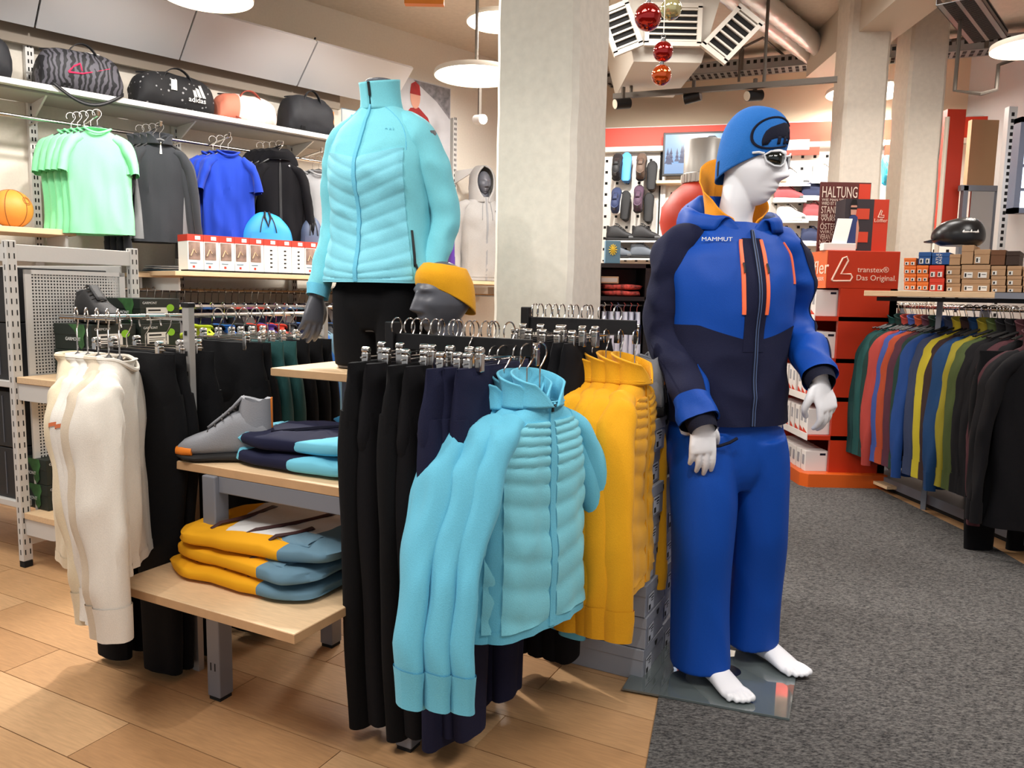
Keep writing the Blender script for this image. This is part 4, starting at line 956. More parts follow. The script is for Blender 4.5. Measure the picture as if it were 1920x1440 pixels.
def foot_into(mb, A, B, z0=.01, w=.048):
    """foot from heel A to toes B on the floor"""
    A, B = V(A), V(B); d = (B - A); d.z = 0; L = d.length; d.normalize(); s = V((-d.y, d.x, 0))
    prof = [(-.02, .012, .004, .05), (.0, .03, .0, .085), (.10, .034, .0, .10), (.22, .036, .002, .105), (.36, .038, .008, .088), (.52, .042, .010, .066), (.68, .047, .006, .046), (.78, .048, .002, .034), (.84, .045, .002, .028), (.88, .04, .003, .024)]
    P = []
    for u, ww, zl, zh in prof:
        c = A + d * (u * L); c.z = 0
        P.append([c + s * (ww * math.copysign(abs(cos(a)) ** .8, cos(a))) + V((0, 0, z0 + (zl + zh) / 2 + (zh - zl) / 2 * math.copysign(abs(sin(a)) ** .8, sin(a)))) for a in [2 * PI * i / 20 for i in range(20)]])
    mb.grid(P, True, True, True)
    for k in range(5):
        o = -.034 + k * .0172; r_ = (.0135, .0105, .0100, .0095, .009)[k] if False else (.009, .0095, .010, .0105, .0135)[k]; e = (.90, .955, .985, 1.0, 1.0)[k]
        caps(mb, [A * 1 + d * (.74 * L) + s * (o * .9) + V((0, 0, z0 + .018)), A + d * (.86 * L * 1) + s * o + V((0, 0, z0 + .019)), A + d * (e * L - r_) + s * (o * 1.02) + V((0, 0, z0 + r_ + .002))], (r_ * 1.1, r_ * 1.05, r_), 8)
def rz(a): return Matrix.Rotation(a, 4, 'Z')
ID = Matrix.Identity(4)

# ------------------------------------------------------------------ female half mannequin on the upper tier
FM = tl(.435, .745, 1.031); RF = R(-24)
fem = thing('mannequin', 'headless dark grey half mannequin in a turquoise jacket on the top tier', 'mannequin', FM, RF)
mb = MB()
hipL = lambda s: None
Loft([((0, .0, .13), (.10, 0, 0), (0, .075, 0)), ((0, .0, .21), (.160, 0, 0), (0, .10, 0)), ((0, .0, .32), (.165, 0, 0), (0, .10, 0)), ((0, 0, .45), (.125, 0, 0), (0, .085, 0)), ((0, -.01, .62), (.155, 0, 0), (0, .105, 0)), ((0, 0, .76), (.165, 0, 0), (0, .09, 0)), ((0, .005, .83), (.12, 0, 0), (0, .065, 0)), ((0, .005, .88), (.055, 0, 0), (0, .052, 0)), ((0, -.005, .965), (.050, 0, 0), (0, .050, 0))], 2.1).surf(mb, 32, 30, True, True)
for s in (-1, 1):
    limb([(s * .085, 0, .26), (s * .090, -.005, .12), (s * .088, -.01, .0)], [(.088, .10), (.082, .088), (.072, .078)], (0, 1, 0)).surf(mb, 24, 12, True, True)
# arms: right arm (picture left) hangs with the hand forward, left arm slightly bent behind
R_sh, R_el, R_wr = V((-.160, .0, .785)), V((-.205, .02, .50)), V((-.222, -.07, .245))
L_sh, L_el, L_wr = V((.160, .0, .785)), V((.215, .045, .52)), V((.195, -.01, .26))
for a, b, c in ((R_sh, R_el, R_wr), (L_sh, L_el, L_wr)):
    limb([a, (a + b) / 2, b, (b + c) / 2, c], [.045, .042, .037, .034, .025], (0, 1, .1)).surf(mb, 16, 20, True, True)
d = (R_wr - R_el).normalized()
HM = Matrix.Translation(R_wr) @ Matrix.Rotation(R(-14), 4, 'X') @ rz(R(70))
hand_into(mb, HM, 1, .28, .5, .98)
HM = Matrix.Translation(L_wr) @ rz(R(-70)); hand_into(mb, HM, -1, .3, .6, .92)
put(union(mb, 'body', M_grey_skin, .0042, 2), 'body', fem)
# black tights
mb = MB()
Loft([((0, 0, .135), (.12, 0, 0), (0, .085, 0)), ((0, 0, .22), (.172, 0, 0), (0, .112, 0)), ((0, 0, .30), (.170, 0, 0), (0, .108, 0)), ((0, 0, .40), (.15, 0, 0), (0, .098, 0))], 2.1).surf(mb, 36, 10, True, True)
for s in (-1, 1): limb([(s * .082, 0, .27), (s * .088, -.005, .12), (s * .088, -.01, .006)], [(.096, .108), (.090, .096), (.080, .085)], (0, 1, 0)).surf(mb, 28, 14, True, True)
put(union(mb, 'tights', M_black, .007, 4), 'tights', fem)
# jacket
jd = wr(.006, 9, 7, 5, .004, 26)
def jdisp(a, t, P): return jd(a, t, P) * (1.0 if P.z < .75 else .5)
JB = Loft([((0, .0, .295), (.203, 0, 0), (0, .145, 0)), ((0, .0, .345), (.200, 0, 0), (0, .142, 0)), ((0, 0, .45), (.182, 0, 0), (0, .128, 0)), ((0, -.005, .55), (.178, 0, 0), (0, .128, 0)), ((0, -.014, .65), (.182, 0, 0), (0, .136, 0)), ((0, -.008, .735), (.180, 0, 0), (0, .120, 0)), ((0, .0, .80), (.158, 0, 0), (0, .097, 0)), ((0, .004, .845), (.115, 0, 0), (0, .076, 0)), ((0, .004, .875), (.070, 0, 0), (0, .064, 0))], 2.15, jdisp)
jk = MB(); JB.surf(jk, 64, 60); jko = jk.build('jacket', M_turq, fem, solid=.003)
FR = -PI / 2
nb = 10
def qf2(q, r_, a, t):
    u = (r_ * nb - 1.1 * abs(q - .5) * 0 + .55 * q) % 1; return .0085 * math.sqrt(max(0, math.sin(PI * u))) - .001
for s in (-1, 1):
    m = MB(); JB.patch(m, FR + s * .035, (lambda r_, s=s: FR + s * (1.0 - .12 * r_)), .03, (lambda q: .56 + .05 * q), 14, 80, .003, (lambda q, r_, a, t: .0042 * math.sqrt(max(0, math.sin(PI * ((r_ * nb - .75 * q) % 1)))) - .001)); m.build('quilted_panel', M_turq_q, jko)
    m = MB(); JB.line(m, [(FR + s * (.95 - .35 * u ** 1.5), .60 + .38 * u) for u in [i / 10 for i in range(11)]], .0018, .001); m.build('raglan_seam', M_turq_hang, jko)
m = MB(); JB.patch(m, FR - .028, FR + .028, .01, .99, 3, 40, .008); m.build('zipper', M_turq_hang, jko)
m = MB(); JB.patch(m, 0, 2 * PI, .0, .045, 64, 3, .005, skirt=False); m.build('hem', M_turq_q, jko)
m = MB(); JB.patch(m, FR + 1.03, FR + 1.08, .13, .27, 2, 8, .006); m.build('pocket_zip', M_zip_b, jko); JB
m = MB(); JB.line(m, [(FR + 1.055, .14), (FR + 1.09, .115), (FR + 1.08, .095)], .004, .010); m.build('zip_puller', M_zip_b, jko)
text('logo_text', 'KJUS'[0:0] + 'o x i', .016, M_turq_hang, jko, frame(tuple(JB.q(FR + .55, .72, .004)), (cos(.35), sin(.35) * .8, 0), (0, -.1, 1)), .0006)
C = Loft([((0, .004, .862), (.074, 0, 0), (0, .068, 0)), ((0, -.002, .895), (.066, 0, 0), (0, .064, .004)), ((0, -.008, .935), (.064, 0, 0), (0, .064, .012)), ((0, -.012, .962), (.066, 0, 0), (0, .066, .016))], 2)
m = MB(); m.grid([[C.p(FR + .05 + (2 * PI - .10) * i / 40, j / 8) for i in range(41)] for j in range(9)]); m.build('collar', M_turq, jko, solid=.006)
m = MB(); m.tube([C.p(FR + .05, .45 + .5 * i / 4) + V((0, -.005, 0)) for i in range(5)], .0045, 6); m.build('collar_zip', M_zip_b, jko)
for nm, (a, b, c), s in (('r', (R_sh, R_el, R_wr), -1), ('l', (L_sh, L_el, L_wr), 1)):
    inn = V((s * .085, .003, .835))
    S = limb([inn, a + V((s * -.015, 0, -.005)), a + (b - a) * .35 + V((s * .008, 0, 0)), b + V((s * .004, .006, 0)), b + (c - b) * .5, c + (c - b).normalized() * .0], [(.034, .044), (.048, .066), (.049, .061), (.046, .051), (.041, .044), (.034, .037)], (0, 1, .1), 2.1, wr(.005, 12, 14, 3 * s + 2, .004, 30))
    m = MB(); S.surf(m, 36, 60, True, False); so = m.build('sleeve', M_turq, jko)
    m = MB(); S.patch(m, 0, 2 * PI, .93, 1.0, 30, 4, .003, skirt=False); m.build('cuff', M_turq_hang, so) if False else m.build('cuff', M_turq_hang, jko)

# ------------------------------------------------------------------ display head with a yellow headband
HD = tl(.70, .72, 1.031); RH = R(-50)
hd = thing('bust', 'dark grey display head wearing a mustard headband on the top tier', 'display head', HD, RH)
mb = MB(); head_mesh_into(mb, Matrix.Translation((0, 0, .125)) @ Matrix.Scale(1.03, 4))
limb([(0, .02, .0), (0, .022, .06), (0, .012, .15), (0, .01, .20)], [(.075, .075), (.056, .06), (.052, .056), (.05, .05)], (0, 1, 0)).surf(mb, 24, 10, True, True)
put(union(mb, 'head', M_grey_skin, .0032, 2), 'head', hd)
zc = .125 + .122 * 1.03
HB = Loft([((0, .014, zc - .008), (.0795, 0, 0), (0, .103, -.050)), ((0, .010, zc + .030), (.081, 0, 0), (0, .104, -.034)), ((0, .008, zc + .068), (.076, 0, 0), (0, .096, -.020)), ((0, .010, zc + .100), (.058, 0, 0), (0, .074, -.010))], 2.05, wr(.003, 30, 14, 3))
m = MB(); HB.surf(m, 44, 16); m.build('headband', M_yel, hd, solid=.003)

# ------------------------------------------------------------------ blue skier mannequin
MO = V((.755, 2.58, .0)); man = thing('mannequin', 'white male mannequin in blue ski suit, beanie and sunglasses on a glass base', 'mannequin', MO, 0)
A15 = R(14); X_ = V((cos(A15), sin(A15), 0)); Y_ = V((-sin(A15), cos(A15), 0)); Zv = V((0, 0, 1))
def ring(c, w, d, tx=0, ty=0): return (c, X_ * w + Zv * tx, Y_ * d + Zv * ty)
BASE = .016
rel = lambda p: V(p) - MO
sR, eR, wR = rel((.530, 2.61, 1.475)), rel((.528, 2.62, 1.17)), rel((.597, 2.40, .905))
sL, eL, wL = rel((.930, 2.68, 1.475)), rel((.985, 2.72, 1.20)), rel((.990, 2.475, 1.045))
TC = (sR + sL) / 2; cx, cy = TC.x, TC.y - .01
hR, hL = rel((.640, 2.56, .93)), rel((.838, 2.61, .93))
kR, kL = rel((.648, 2.52, .50)), rel((.868, 2.64, .50))
aR, aL = rel((.665, 2.535, .10)), rel((.885, 2.70, .10))
mb = MB()
Loft([ring((cx + .005, cy - .01, .86), .165, .105), ring((cx + .004, cy - .01, 1.0), .155, .10), ring((cx, cy - .01, 1.15), .15, .10), ring((cx, cy - .01, 1.32), .175, .11), ring((cx, cy, 1.44), .18, .095), ring((cx, cy, 1.50), .12, .075), ring((cx, cy, 1.545), .062, .062), ring((cx + .008, cy - .02, 1.62), .056, .060), ring((cx + .012, cy - .03, 1.70), .054, .060)], 2.1).surf(mb, 32, 40, True, True)
for h_, k_, a_ in ((hR, kR, aR), (hL, kL, aL)):
    limb([h_, (h_ + k_) / 2, k_, (k_ + a_) / 2 + V((0, .015, 0)), a_], [.085, .075, .058, .052, .036], (0, 1, 0)).surf(mb, 20, 24, True, True)
for a, b, c in ((sR, eR, wR), (sL, eL, wL)):
    limb([a, (a + b) / 2, b, (b + c) / 2, c], [.052, .048, .042, .038, .028], (0, 1, .1)).surf(mb, 18, 20, True, True)
foot_into(mb, rel((.652, 2.575, 0)), rel((.758, 2.315, 0)), BASE); foot_into(mb, rel((.868, 2.745, 0)), rel((1.012, 2.492, 0)), BASE)
# head turned to the picture's right
HA = R(45)
HMx = Matrix.Translation((cx + .036, cy - .045, 1.597)) @ rz(HA) @ Matrix.Rotation(R(4), 4, 'X') @ Matrix.Diagonal((1.02, 1.04, 1.15, 1))
head_mesh_into(mb, HMx)
hand_into(mb, Matrix.Translation(wR + V((0, -.0, .01))) @ rz(R(8)) @ Matrix.Rotation(R(-4), 4, 'X') @ Matrix.Rotation(R(-4), 4, 'Y'), 1, .25, .3, 1.08, .8)
hand_into(mb, Matrix.Translation(wL) @ rz(R(28)) @ Matrix.Rotation(R(-12), 4, 'Y') @ Matrix.Rotation(R(-12), 4, 'X'), -1, .42, .5, 1.08, .6)
put(union(mb, 'body', M_white_skin, .0034, 4), 'body', man)
# trousers
mt = MB()
TP = []
mt_d = wr(.008, 8, 5, 31, .003, 22)
HT = Loft([ring((cx + .006, cy - .02, .66), .15, .11), ring((cx + .006, cy - .02, .72), .195, .135), ring((cx + .006, cy - .015, .80), .202, .142), ring((cx + .006, cy - .01, .90), .192, .135), ring((cx + .005, cy - .01, 1.0), .175, .12)], 2.2, mt_d)
mbu = MB(); HT.surf(mbu, 40, 12, True, True)
for h_, k_, a_, s in ((hR, kR, aR, -1), (hL, kL, aL, 1)):
    off = V((0, 0, 0))
    S = limb([h_ + V((0, 0, -.09)), (h_ + k_) / 2, k_, (k_ + a_) / 2, V((a_.x, a_.y - .01, .055 if s < 0 else .075))], [(.090, .115), (.104, .118), (.098, .108), (.094, .104), (.096, .112)], (0, 1, 0), 2.3, wr(.009, 7, 2.5, 40 + s, .006, 14, .12))
    S.surf(mbu, 40, 50, True, True)
put(union(mbu, 'ski_trousers', M_blue, .0065, 4), 'ski_trousers', man)
trs = [o for o in COL.objects if o.name.startswith('ski_trousers')][0]
def on_y(x, z, yy): return rel((x, yy, z))
MB().tube([at(1382, 822, 2.44) - MO, at(1368, 830, 2.425) - MO, at(1350, 836, 2.42) - MO, at(1325, 838, 2.42) - MO], .005, 6).build('pocket_zip', M_navy2, trs)
# jacket torso
td = wr(.009, 7, 6, 55, .006, 18)
JT = Loft([ring((cx + .004, cy - .015, .885), .206, .150), ring((cx + .004, cy - .015, .96), .205, .150), ring((cx + .003, cy - .015, 1.08), .200, .146), ring((cx + .002, cy - .015, 1.20), .202, .146), ring((cx, cy - .015, 1.33), .212, .150), ring((cx, cy - .005, 1.42), .215, .135), ring((cx, cy, 1.475), .185, .112), ring((cx, cy, 1.515), .130, .095), ring((cx, cy, 1.54), .095, .085)], 2.2, td)
m = MB(); JT.surf(m, 72, 64); jt = m.build('ski_jacket', M_blue, man, solid=.004)
# navy lower panel: top edge lower at the middle
def topedge(a0, a1):
    def f(q):
        a = a0 + (a1 - a0) * q; d = abs(((a - FR + PI) % (2 * PI)) - PI); return .385 - .05 * max(0, 1 - d / .9)
    return f
m = MB(); JT.patch(m, -PI, PI, 0.0, topedge(-PI, PI), 90, 30, .0035, skirt=False); m.build('lower_panel', M_navy, jt)
m = MB(); JT.patch(m, FR - .15, FR + .155, .30, .78, 4, 20, .005); m.build('centre_panel', M_navy, jt)
m = MB(); JT.patch(m, FR + .005, FR + .055, .01, .86, 3, 40, .009); m.build('zipper', mat('navy_zip', (30, 34, 52), .4), jt)
for da in (.014, .046):
    m = MB(); JT.line(m, [(FR + da, .01 + .84 * i / 30) for i in range(31)], .0016, .0105); m.build('zip_line', mat('grey_blue_line', (74, 92, 130), .5), jt)
for a0 in (FR - .17, FR + .15):
    m = MB(); JT.patch(m, a0 - .026, a0 + .026, .42, .765, 3, 20, .0075); m.build('chest_zip', M_zip_o, jt)
    m = MB(); JT.line(m, [(a0, .60), (a0 + .01, .575), (a0 + .008, .555)], .0035, .012); m.build('zip_puller', M_zip_b, jt)
m = MB(); JT.patch(m, FR + .80, FR + .87, .52, .76, 3, 20, .006); m.build('side_zip', M_zip_o, jt)
lp = JT.q(FR - .60, .75, .013); nn = JT.nrm(FR - .60, .75); lx = Zv.cross(nn).normalized()
text('logo_text', 'MAMMUT', .018, M_white, jt, frame(tuple(lp), lx, (0, 0, 1)), .0008, sx=1.25)
# sleeves
def sl_pts(a, b, c, s): return [V((cx, cy, 1.50)) + X_ * (s * .10), a + X_ * (s * -.012) + V((0, 0, -.002)), a + (b - a) * .4 + X_ * (s * .006), b + Y_ * .008, b + (c - b) * .55, c + (c - b).normalized() * -.005]
for (a, b, c), s in (((sR, eR, wR), -1), ((sL, eL, wL), 1)):
    S = limb(sl_pts(a, b, c, s), [(.036, .056), (.060, .078), (.064, .076), (.064, .068), (.059, .061), (.053, .055)], (0, 1, .1), 2.1, wr(.011, 9, 13, 60 + s * 4, .011, 22))
    m = MB(); S.surf(m, 40, 64, True, False); so = m.build('sleeve', M_navy if s < 0 else M_blue, jt)
    if s < 0:
        m = MB(); S.patch(m, R(-192), (lambda r_: R(-150 + 22 * r_)), .30, .995, 8, 40, .003); m.build('sleeve_panel', M_blue, jt)
        m = MB(); S.patch(m, R(-190), R(-8), (lambda q: .90 - .03 * q), .998, 24, 6, .004); m.build('cuff_panel', M_blue, jt)
    else:
        m = MB(); S.patch(m, R(146), (lambda r_: R(236 - 30 * r_)), .20, .93, 14, 50, .003); m.build('sleeve_panel', M_navy, jt)
    d = (c - b).normalized()
    Cf = limb([c - d * .03, c + d * .01, c + d * .028], [(.050, .052), (.045, .046), (.040, .042)], (0, 1, .1), 2, wr(.003, 30, 30, 2)); m = MB(); Cf.surf(m, 28, 6, True, False); m.build('inner_cuff', M_navy2, jt)
# orange collar and blue hood
fr_ang = FR + A15 * 0
def col(c0, w0, d0, prof, gap, mtl, nm, sol, seed, back):
    P = []
    L = Loft([ring((cx + x, cy + y, z), w, d, 0, t) for x, y, z, w, d, t in prof], 2, wr(.009, 16, 14, seed, .003, 40))
    for j in range(13):
        v = j / 12; P.append([L.q(FR + gap[0] + gap[2] * v + (2 * PI - gap[0] - gap[1] - (gap[2] + gap[3]) * v) * i / 52, v) for i in range(53)])
    m = MB(); m.grid(P); return m.build(nm, mtl, jt, solid=sol)
col(0, 0, 0, [(0, 0, 1.49, .100, .092, 0), (0, .003, 1.535, .092, .086, .02), (0, .008, 1.58, .094, .088, .06), (.0, .014, 1.63, .102, .094, .10), (0, .020, 1.66, .112, .104, .115)], (.08, .08, .42, .36), M_orange, 'collar_lining', .004, 7, 0)
col(0, 0, 0, [(0, 0, 1.48, .128, .100, 0), (0, .010, 1.53, .124, .108, .012), (0, .022, 1.565, .132, .120, .03), (0, .034, 1.59, .150, .138, .04), (0, .042, 1.575, .170, .156, .03), (0, .045, 1.53, .178, .160, .02)], (.05, .10, .42, .62), M_blue, 'hood', .006, 17, 0)
m = MB(); Hd = Loft([ring((cx - .03, cy + .09, 1.46), .10, .06), ring((cx - .03, cy + .125, 1.53), .135, .075), ring((cx - .03, cy + .12, 1.60), .12, .07), ring((cx - .02, cy + .10, 1.64), .08, .05)], 2, wr(.018, 12, 12, 6, .005, 30)); Hd.surf(m, 36, 16, True, True); m.build('hood_back', M_blue, jt)
# beanie (in head coordinates, then transformed)
def hx(p): return HMx @ V(p)
def hring(c, w, d, ty=0): return (hx(c), HMx.to_3x3() @ V((w, 0, 0)), HMx.to_3x3() @ V((0, d, ty)))
BN_ = Loft([hring((0, .014, .106), .083, .105, -.044), hring((0, .012, .148), .0870, .109, -.028), hring((0, .010, .196), .082, .104, -.014), hring((0, .009, .232), .070, .090, -.008), hring((0, .010, .258), .047, .062, -.003), hring((0, .012, .271), .021, .028, 0), hring((0, .012, .274), .002, .003, 0)], 2.0)
m = MB(); BN_.surf(m, 48, 40); bn = m.build('beanie', mat('beanie_knit', (22, 100, 178), .9, 0, .5, 500, .08), man, solid=.004)
m = MB(); BN_.patch(m, 0, 2 * PI, .0, .035, 48, 2, .002, skirt=False); m.build('brim', mat('beanie_edge', (18, 84, 156), .9), bn)
# emblem: open oval with a mammoth shape, on the side turned to the camera (left front)
EC = FR - .42; ET = .26
ov = []
for i in range(33):
    a = R(30) + R(275) * i / 32; ov.append((EC + .80 * cos(a) , ET + .012 + .20 * sin(a)))
m = MB()
m.grid([[BN_.q(a + (.05 if k in (1,) else 0) * 0, t, .003 + .0008) + (BN_.q(a, t, .004) - BN_.q(EC, ET, .004)) * kk for kk in (-.055, .055)] for k, (a, t) in enumerate(ov)]); m.build('emblem_oval', M_navy2, bn, solid=.0015)
lo = [(-.42, -.62, -.30), (-.44, -.34, -.24)]
prof = [(-.13, (-.42, -.30)), (-.09, (-.44, -.26)), (-.05, (-.44, .34)), (-.01, (-.42, .40)), (.03, (-.38, .42)), (.07, (-.28, .42)), (.10, (-.12, .36)), (.125, (.02, .30)), (.14, (.10, .24))]
m = MB(); m.grid([[BN_.q(EC + .10 + (x0 + (x1 - x0) * i / 12) * 1.35, ET + t, .0035) for i in range(13)] for t, (x0, x1) in prof]); m.build('emblem_body', M_navy2, bn, solid=.0015)
for x0, x1 in ((-.05, .07), (.20, .32)):
    m = MB(); m.grid([[BN_.q(EC + .04 + (x0 + (x1 - x0) * i / 4), ET - .14 + .1 * j / 4, .0035) for i in range(5)] for j in range(5)]); m.build('emblem_leg', M_navy2, bn, solid=.0015)
m = MB(); BN_.line(m, [(EC + .50, ET + .03), (EC + .56, ET - .05), (EC + .50, ET - .12), (EC + .40, ET - .10)], .004, .003); m.build('emblem_trunk', M_navy2, bn)
m = MB(); BN_.patch(m, PI - .80, PI - .68, .02, .14, 2, 4, .003); m.build('side_tag', M_navy2, bn)
# sunglasses
sg = MB()
def face_pt(x, z, o=0):
    y = -.0975 * math.sqrt(max(.02, 1 - (x / .080) ** 2)) - .004 - o; return hx((x, y, z))
M_sgf = mat('white_frame', (214, 216, 220), .3); M_lens = mat('dark_lens', (14, 20, 16), .05, .3, coat=1)
gl_ = None
for s in (-1, 1):
    outl = [(.012, .128), (.016, .139), (.034, .146), (.056, .143), (.066, .133), (.062, .117), (.046, .106), (.028, .106), (.016, .114)]
    fr_l = [face_pt(s * x, z, .008) for x, z in outl]; cpt = face_pt(s * .039, .126, .011)
    m = MB(); m.add([cpt] + fr_l, [(0, 1 + i, 1 + (i + 1) % 9) if s > 0 else (0, 1 + (i + 1) % 9, 1 + i) for i in range(9)])
    lens = m.build('lens', M_lens, None, solid=.002)
    m = MB(); m.tube(fr_l + [fr_l[0], fr_l[1]], .0034, 7)
    if gl_ is None:
        gl_ = bpy.data.objects.new('sunglasses', None); COL.objects.link(gl_); gl_.parent = man; gl_.empty_display_size = .03
        MB().tube([face_pt(-.014, .133, .008), face_pt(0, .136, .012), face_pt(.014, .133, .008)], .0035, 6).build('bridge', M_sgf, gl_)
        for q in (-1, 1): MB().tube([face_pt(q * .066, .137, .007), hx((q * .079, -.055, .139)), hx((q * .080, -.035, .138))], .0038, 6).build('temple', M_sgf, gl_)
    m.build('rim', M_sgf, gl_)
    lens.parent = gl_
# glass base
gp = [gz(1180, 1300), gz(1480, 1356), gz(1494, 1262), gz(1250, 1215)]
g0, g1, g2 = gp[0], gp[1], gp[2]; ga = (g1 - g0).normalized(); gb_ = (g2 - g1).normalized(); g0 = g1 - ga * .50
base = thing('glass_base', 'square glass plate under the feet of the blue mannequin', 'base plate', tuple(g1 + V((0, 0, .0065))), 0)
m = MB(); q = [V((0, 0, 0)), gb_ * .42, gb_ * .42 - ga * .52, -ga * .52]; m.prismz([(p.x, p.y) for p in q], 0, .0085); m.build('plate', mat('base_glass', (112, 122, 122), .04, 0, spec=.8, coat=1, trans=.35), base, smooth=0, bevel=.001)
m = MB(); c = -ga * .22 + gb_ * .25; m.lathe([(.045, .0086), (.045, .0095)], 24, (c.x, c.y, 0)); m.build('fixing_disc', M_chrome, base)
# ================================================================== LEFT WALL: shelving, bags, clothes
def wthing(name, label, cat, s, y, z, group=None, rot=0): return thing(name, label, cat, wp(s, y, z), RZW + rot, group)
ZS = wl(300, 196)[1]; S0, S1 = -1.2, wl(668, 262)[0]; SE = wl(852, 300, .4)[0]
ws_ = thing('wall_shelving', 'slotted white uprights and long metal shelf on the left wall', 'shelf', WO, RZW)
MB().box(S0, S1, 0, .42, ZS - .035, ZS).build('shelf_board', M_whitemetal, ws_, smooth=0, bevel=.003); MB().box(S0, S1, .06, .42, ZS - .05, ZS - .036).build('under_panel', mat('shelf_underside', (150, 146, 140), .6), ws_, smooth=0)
for px, py in ((65, 300), (333, 300), (547, 230), (852, 300)):
    s = wl(px, py, .44)[0]
    m = MB(); m.box(s - .025, s + .025, .43, .485, .2, 3.02); u = m.build('upright', M_whitemetal, ws_, smooth=0)
    q = MB()
    for i in range(56):
        for c in (-.009, .009): q.box(s + c - .004, s + c + .004, .4285, .43, .25 + i * .05, .275 + i * .05)
    q.build('slots', M_dark, u, smooth=0, kind='stuff')
    m = MB(); m.add([(s - .006, .43, ZS - .036), (s + .006, .43, ZS - .036), (s + .006, .05, ZS - .036), (s - .006, .05, ZS - .036), (s - .006, .43, ZS - .16), (s + .006, .43, ZS - .16)], [(0, 1, 2, 3), (0, 3, 4), (1, 5, 2), (4, 3, 2, 5), (0, 4, 5, 1)]); m.build('shelf_bracket', M_whitemetal, ws_, smooth=0)
MB().box(S0, S1 + .1, .40, .43, 2.86, 3.0).build('cross_beam', mat('taupe_beam', (136, 124, 110), .6), ws_, smooth=0)
# grey canopy panels
zb = wl(200, 82, .28)[1]; zt = wl(460, 44, -.02)[1]
cp_ = thing('canopy', 'row of grey sloping canopy panels above the wall shelf', 'canopy', WO, RZW)
js = [-1.2, wl(65, 46, .28)[0], wl(337, 108, .28)[0], wl(557, 160, .28)[0], wl(735, 205, .28)[0]]
M_can = mat('canopy_grey', (200, 199, 200), .5, 0, .03, 8)
for a, b in zip(js[:-1], js[1:]):
    m = MB(); g = .006; m.add([(a + g, .28, zb), (b - g, .28, zb), (b - g, -.04, zt), (a + g, -.04, zt), (a + g, .30, zb + .02), (b - g, .30, zb + .02), (b - g, -.02, zt + .02), (a + g, -.02, zt + .02)], [(0, 3, 2, 1), (4, 5, 6, 7), (0, 1, 5, 4), (1, 2, 6, 5), (2, 3, 7, 6), (3, 0, 4, 7)]); m.build('panel', M_can, cp_, smooth=0)
    MB().tube([(a, .30, zb + .02), (a, -.01, zt + .04)], .008, 6).build('strut', M_dark, cp_)
# chrome rails
zr = wl(300, 248, -.02)[1]
rl = thing('garment_rail', 'chrome rail under the wall shelf with short display arms', 'rail', WO, RZW)
MB().tube([(S0, .18, zr), (S1, .18, zr)], .013, 10).build('tube', M_chrome, rl)
def arm(s):
    MB().tube([(s, .19, zr), (s, -.16, zr + .02)], .008, 8).build('display_arm', M_chrome, rl); MB().tube([(s, -.16, zr + .02), (s, -.17, zr + .045)], .010, 8).build('arm_stop', M_chrome, rl)
for s in (wl(65, 200, .3)[0], wl(333, 250, .3)[0], wl(547, 290, .3)[0]): MB().tube([(s, .44, zr), (s, .18, zr)], .008, 6).build('rail_support', M_chrome, rl)
# bags on the shelf
def duffel(name, label, s, y, w, h, d, mtl, seed, rot=0, strap=True, droop=0, mats=None, fn=None, handle=None):
    t = wthing(name, label, 'bag', s, y, ZS + .002, 'sports bags on the top shelf', rot); rings = []
    for u in (-1, -.96, -.85, -.6, -.2, .2, .6, .85, .96, 1):
        k = (1 - abs(u) ** 8 * .34); hh = h * (1 - .08 * u * u) * k
        rings.append(((u * w, 0, hh / 2 + .0), (0, d * k, 0), (0, 0, hh / 2)))
    L = Loft(rings, 2.6, wr(.012, 9, 9, seed, .004, 30)); m = MB()
    P = [[L.q(2 * PI * i / 32, j / 36) for i in range(32)] for j in range(37)]
    for r_ in P:
        for p in r_: p.z = max(p.z, 0)
    m.grid(P, True, True, True); me = m.mesh('bag_body', mats or mtl, 60)
    if fn: paint(me, fn)
    put(me, 'bag_body', t)
    m = MB(); m.tube([(u * w * .92, -.005, h * (1 - .10 * u * u) * .985 + .004) for u in [-1 + i / 8 for i in range(17)]], .006, 6); m.build('zipper', M_zip_b, t)
    for sg in (-1, 1):
        m = MB(); m.grid([[V((x, sg * d * .75 + o, z)) for o in (-.015, .015)] for x, z in [(w * .42 * cos(a), h * .55 + h * .56 * sin(a)) for a in [PI * i / 14 for i in range(15)]]]); m.build('handle', handle or M_zip_b, t, solid=.006)
    m = MB(); m.grid([[V((x + o, -d * .8, z)) for o in (-.02, .02)] for x, z in ((-w * .42, .02), (-w * .42, h * .5), (-w * .42, h * .8))]); m.build('web_strap', handle or M_zip_b, t, solid=.004)
    return t
M_zeb = mat('zebra_fabric', (44, 44, 50), .7)
nt = M_zeb.node_tree; b = nt.nodes['Principled BSDF']; tc = nt.nodes.new('ShaderNodeTexCoord'); wv = nt.nodes.new('ShaderNodeTexWave'); wv.inputs['Scale'].default_value = 9; wv.inputs['Distortion'].default_value = 9; wv.inputs['Detail'].default_value = 2; wv.inputs['Detail Scale'].default_value = 1.2
rp = nt.nodes.new('ShaderNodeValToRGB'); rp.color_ramp.elements[0].color = lin((26, 26, 30)); rp.color_ramp.elements[0].position = .45; rp.color_ramp.elements[1].color = lin((86, 84, 92)); rp.color_ramp.elements[1].position = .55
for x, y in ((tc.outputs['Object'], wv.inputs['Vector']), (wv.outputs['Color'], rp.inputs[0]), (rp.outputs[0], b.inputs['Base Color'])): nt.links.new(x, y)
M_dot = mat('speckled_black_fabric', (26, 26, 28), .75); nt = M_dot.node_tree; b = nt.nodes['Principled BSDF']; tc = nt.nodes.new('ShaderNodeTexCoord'); vo = nt.nodes.new('ShaderNodeTexVoronoi'); vo.inputs['Scale'].default_value = 26
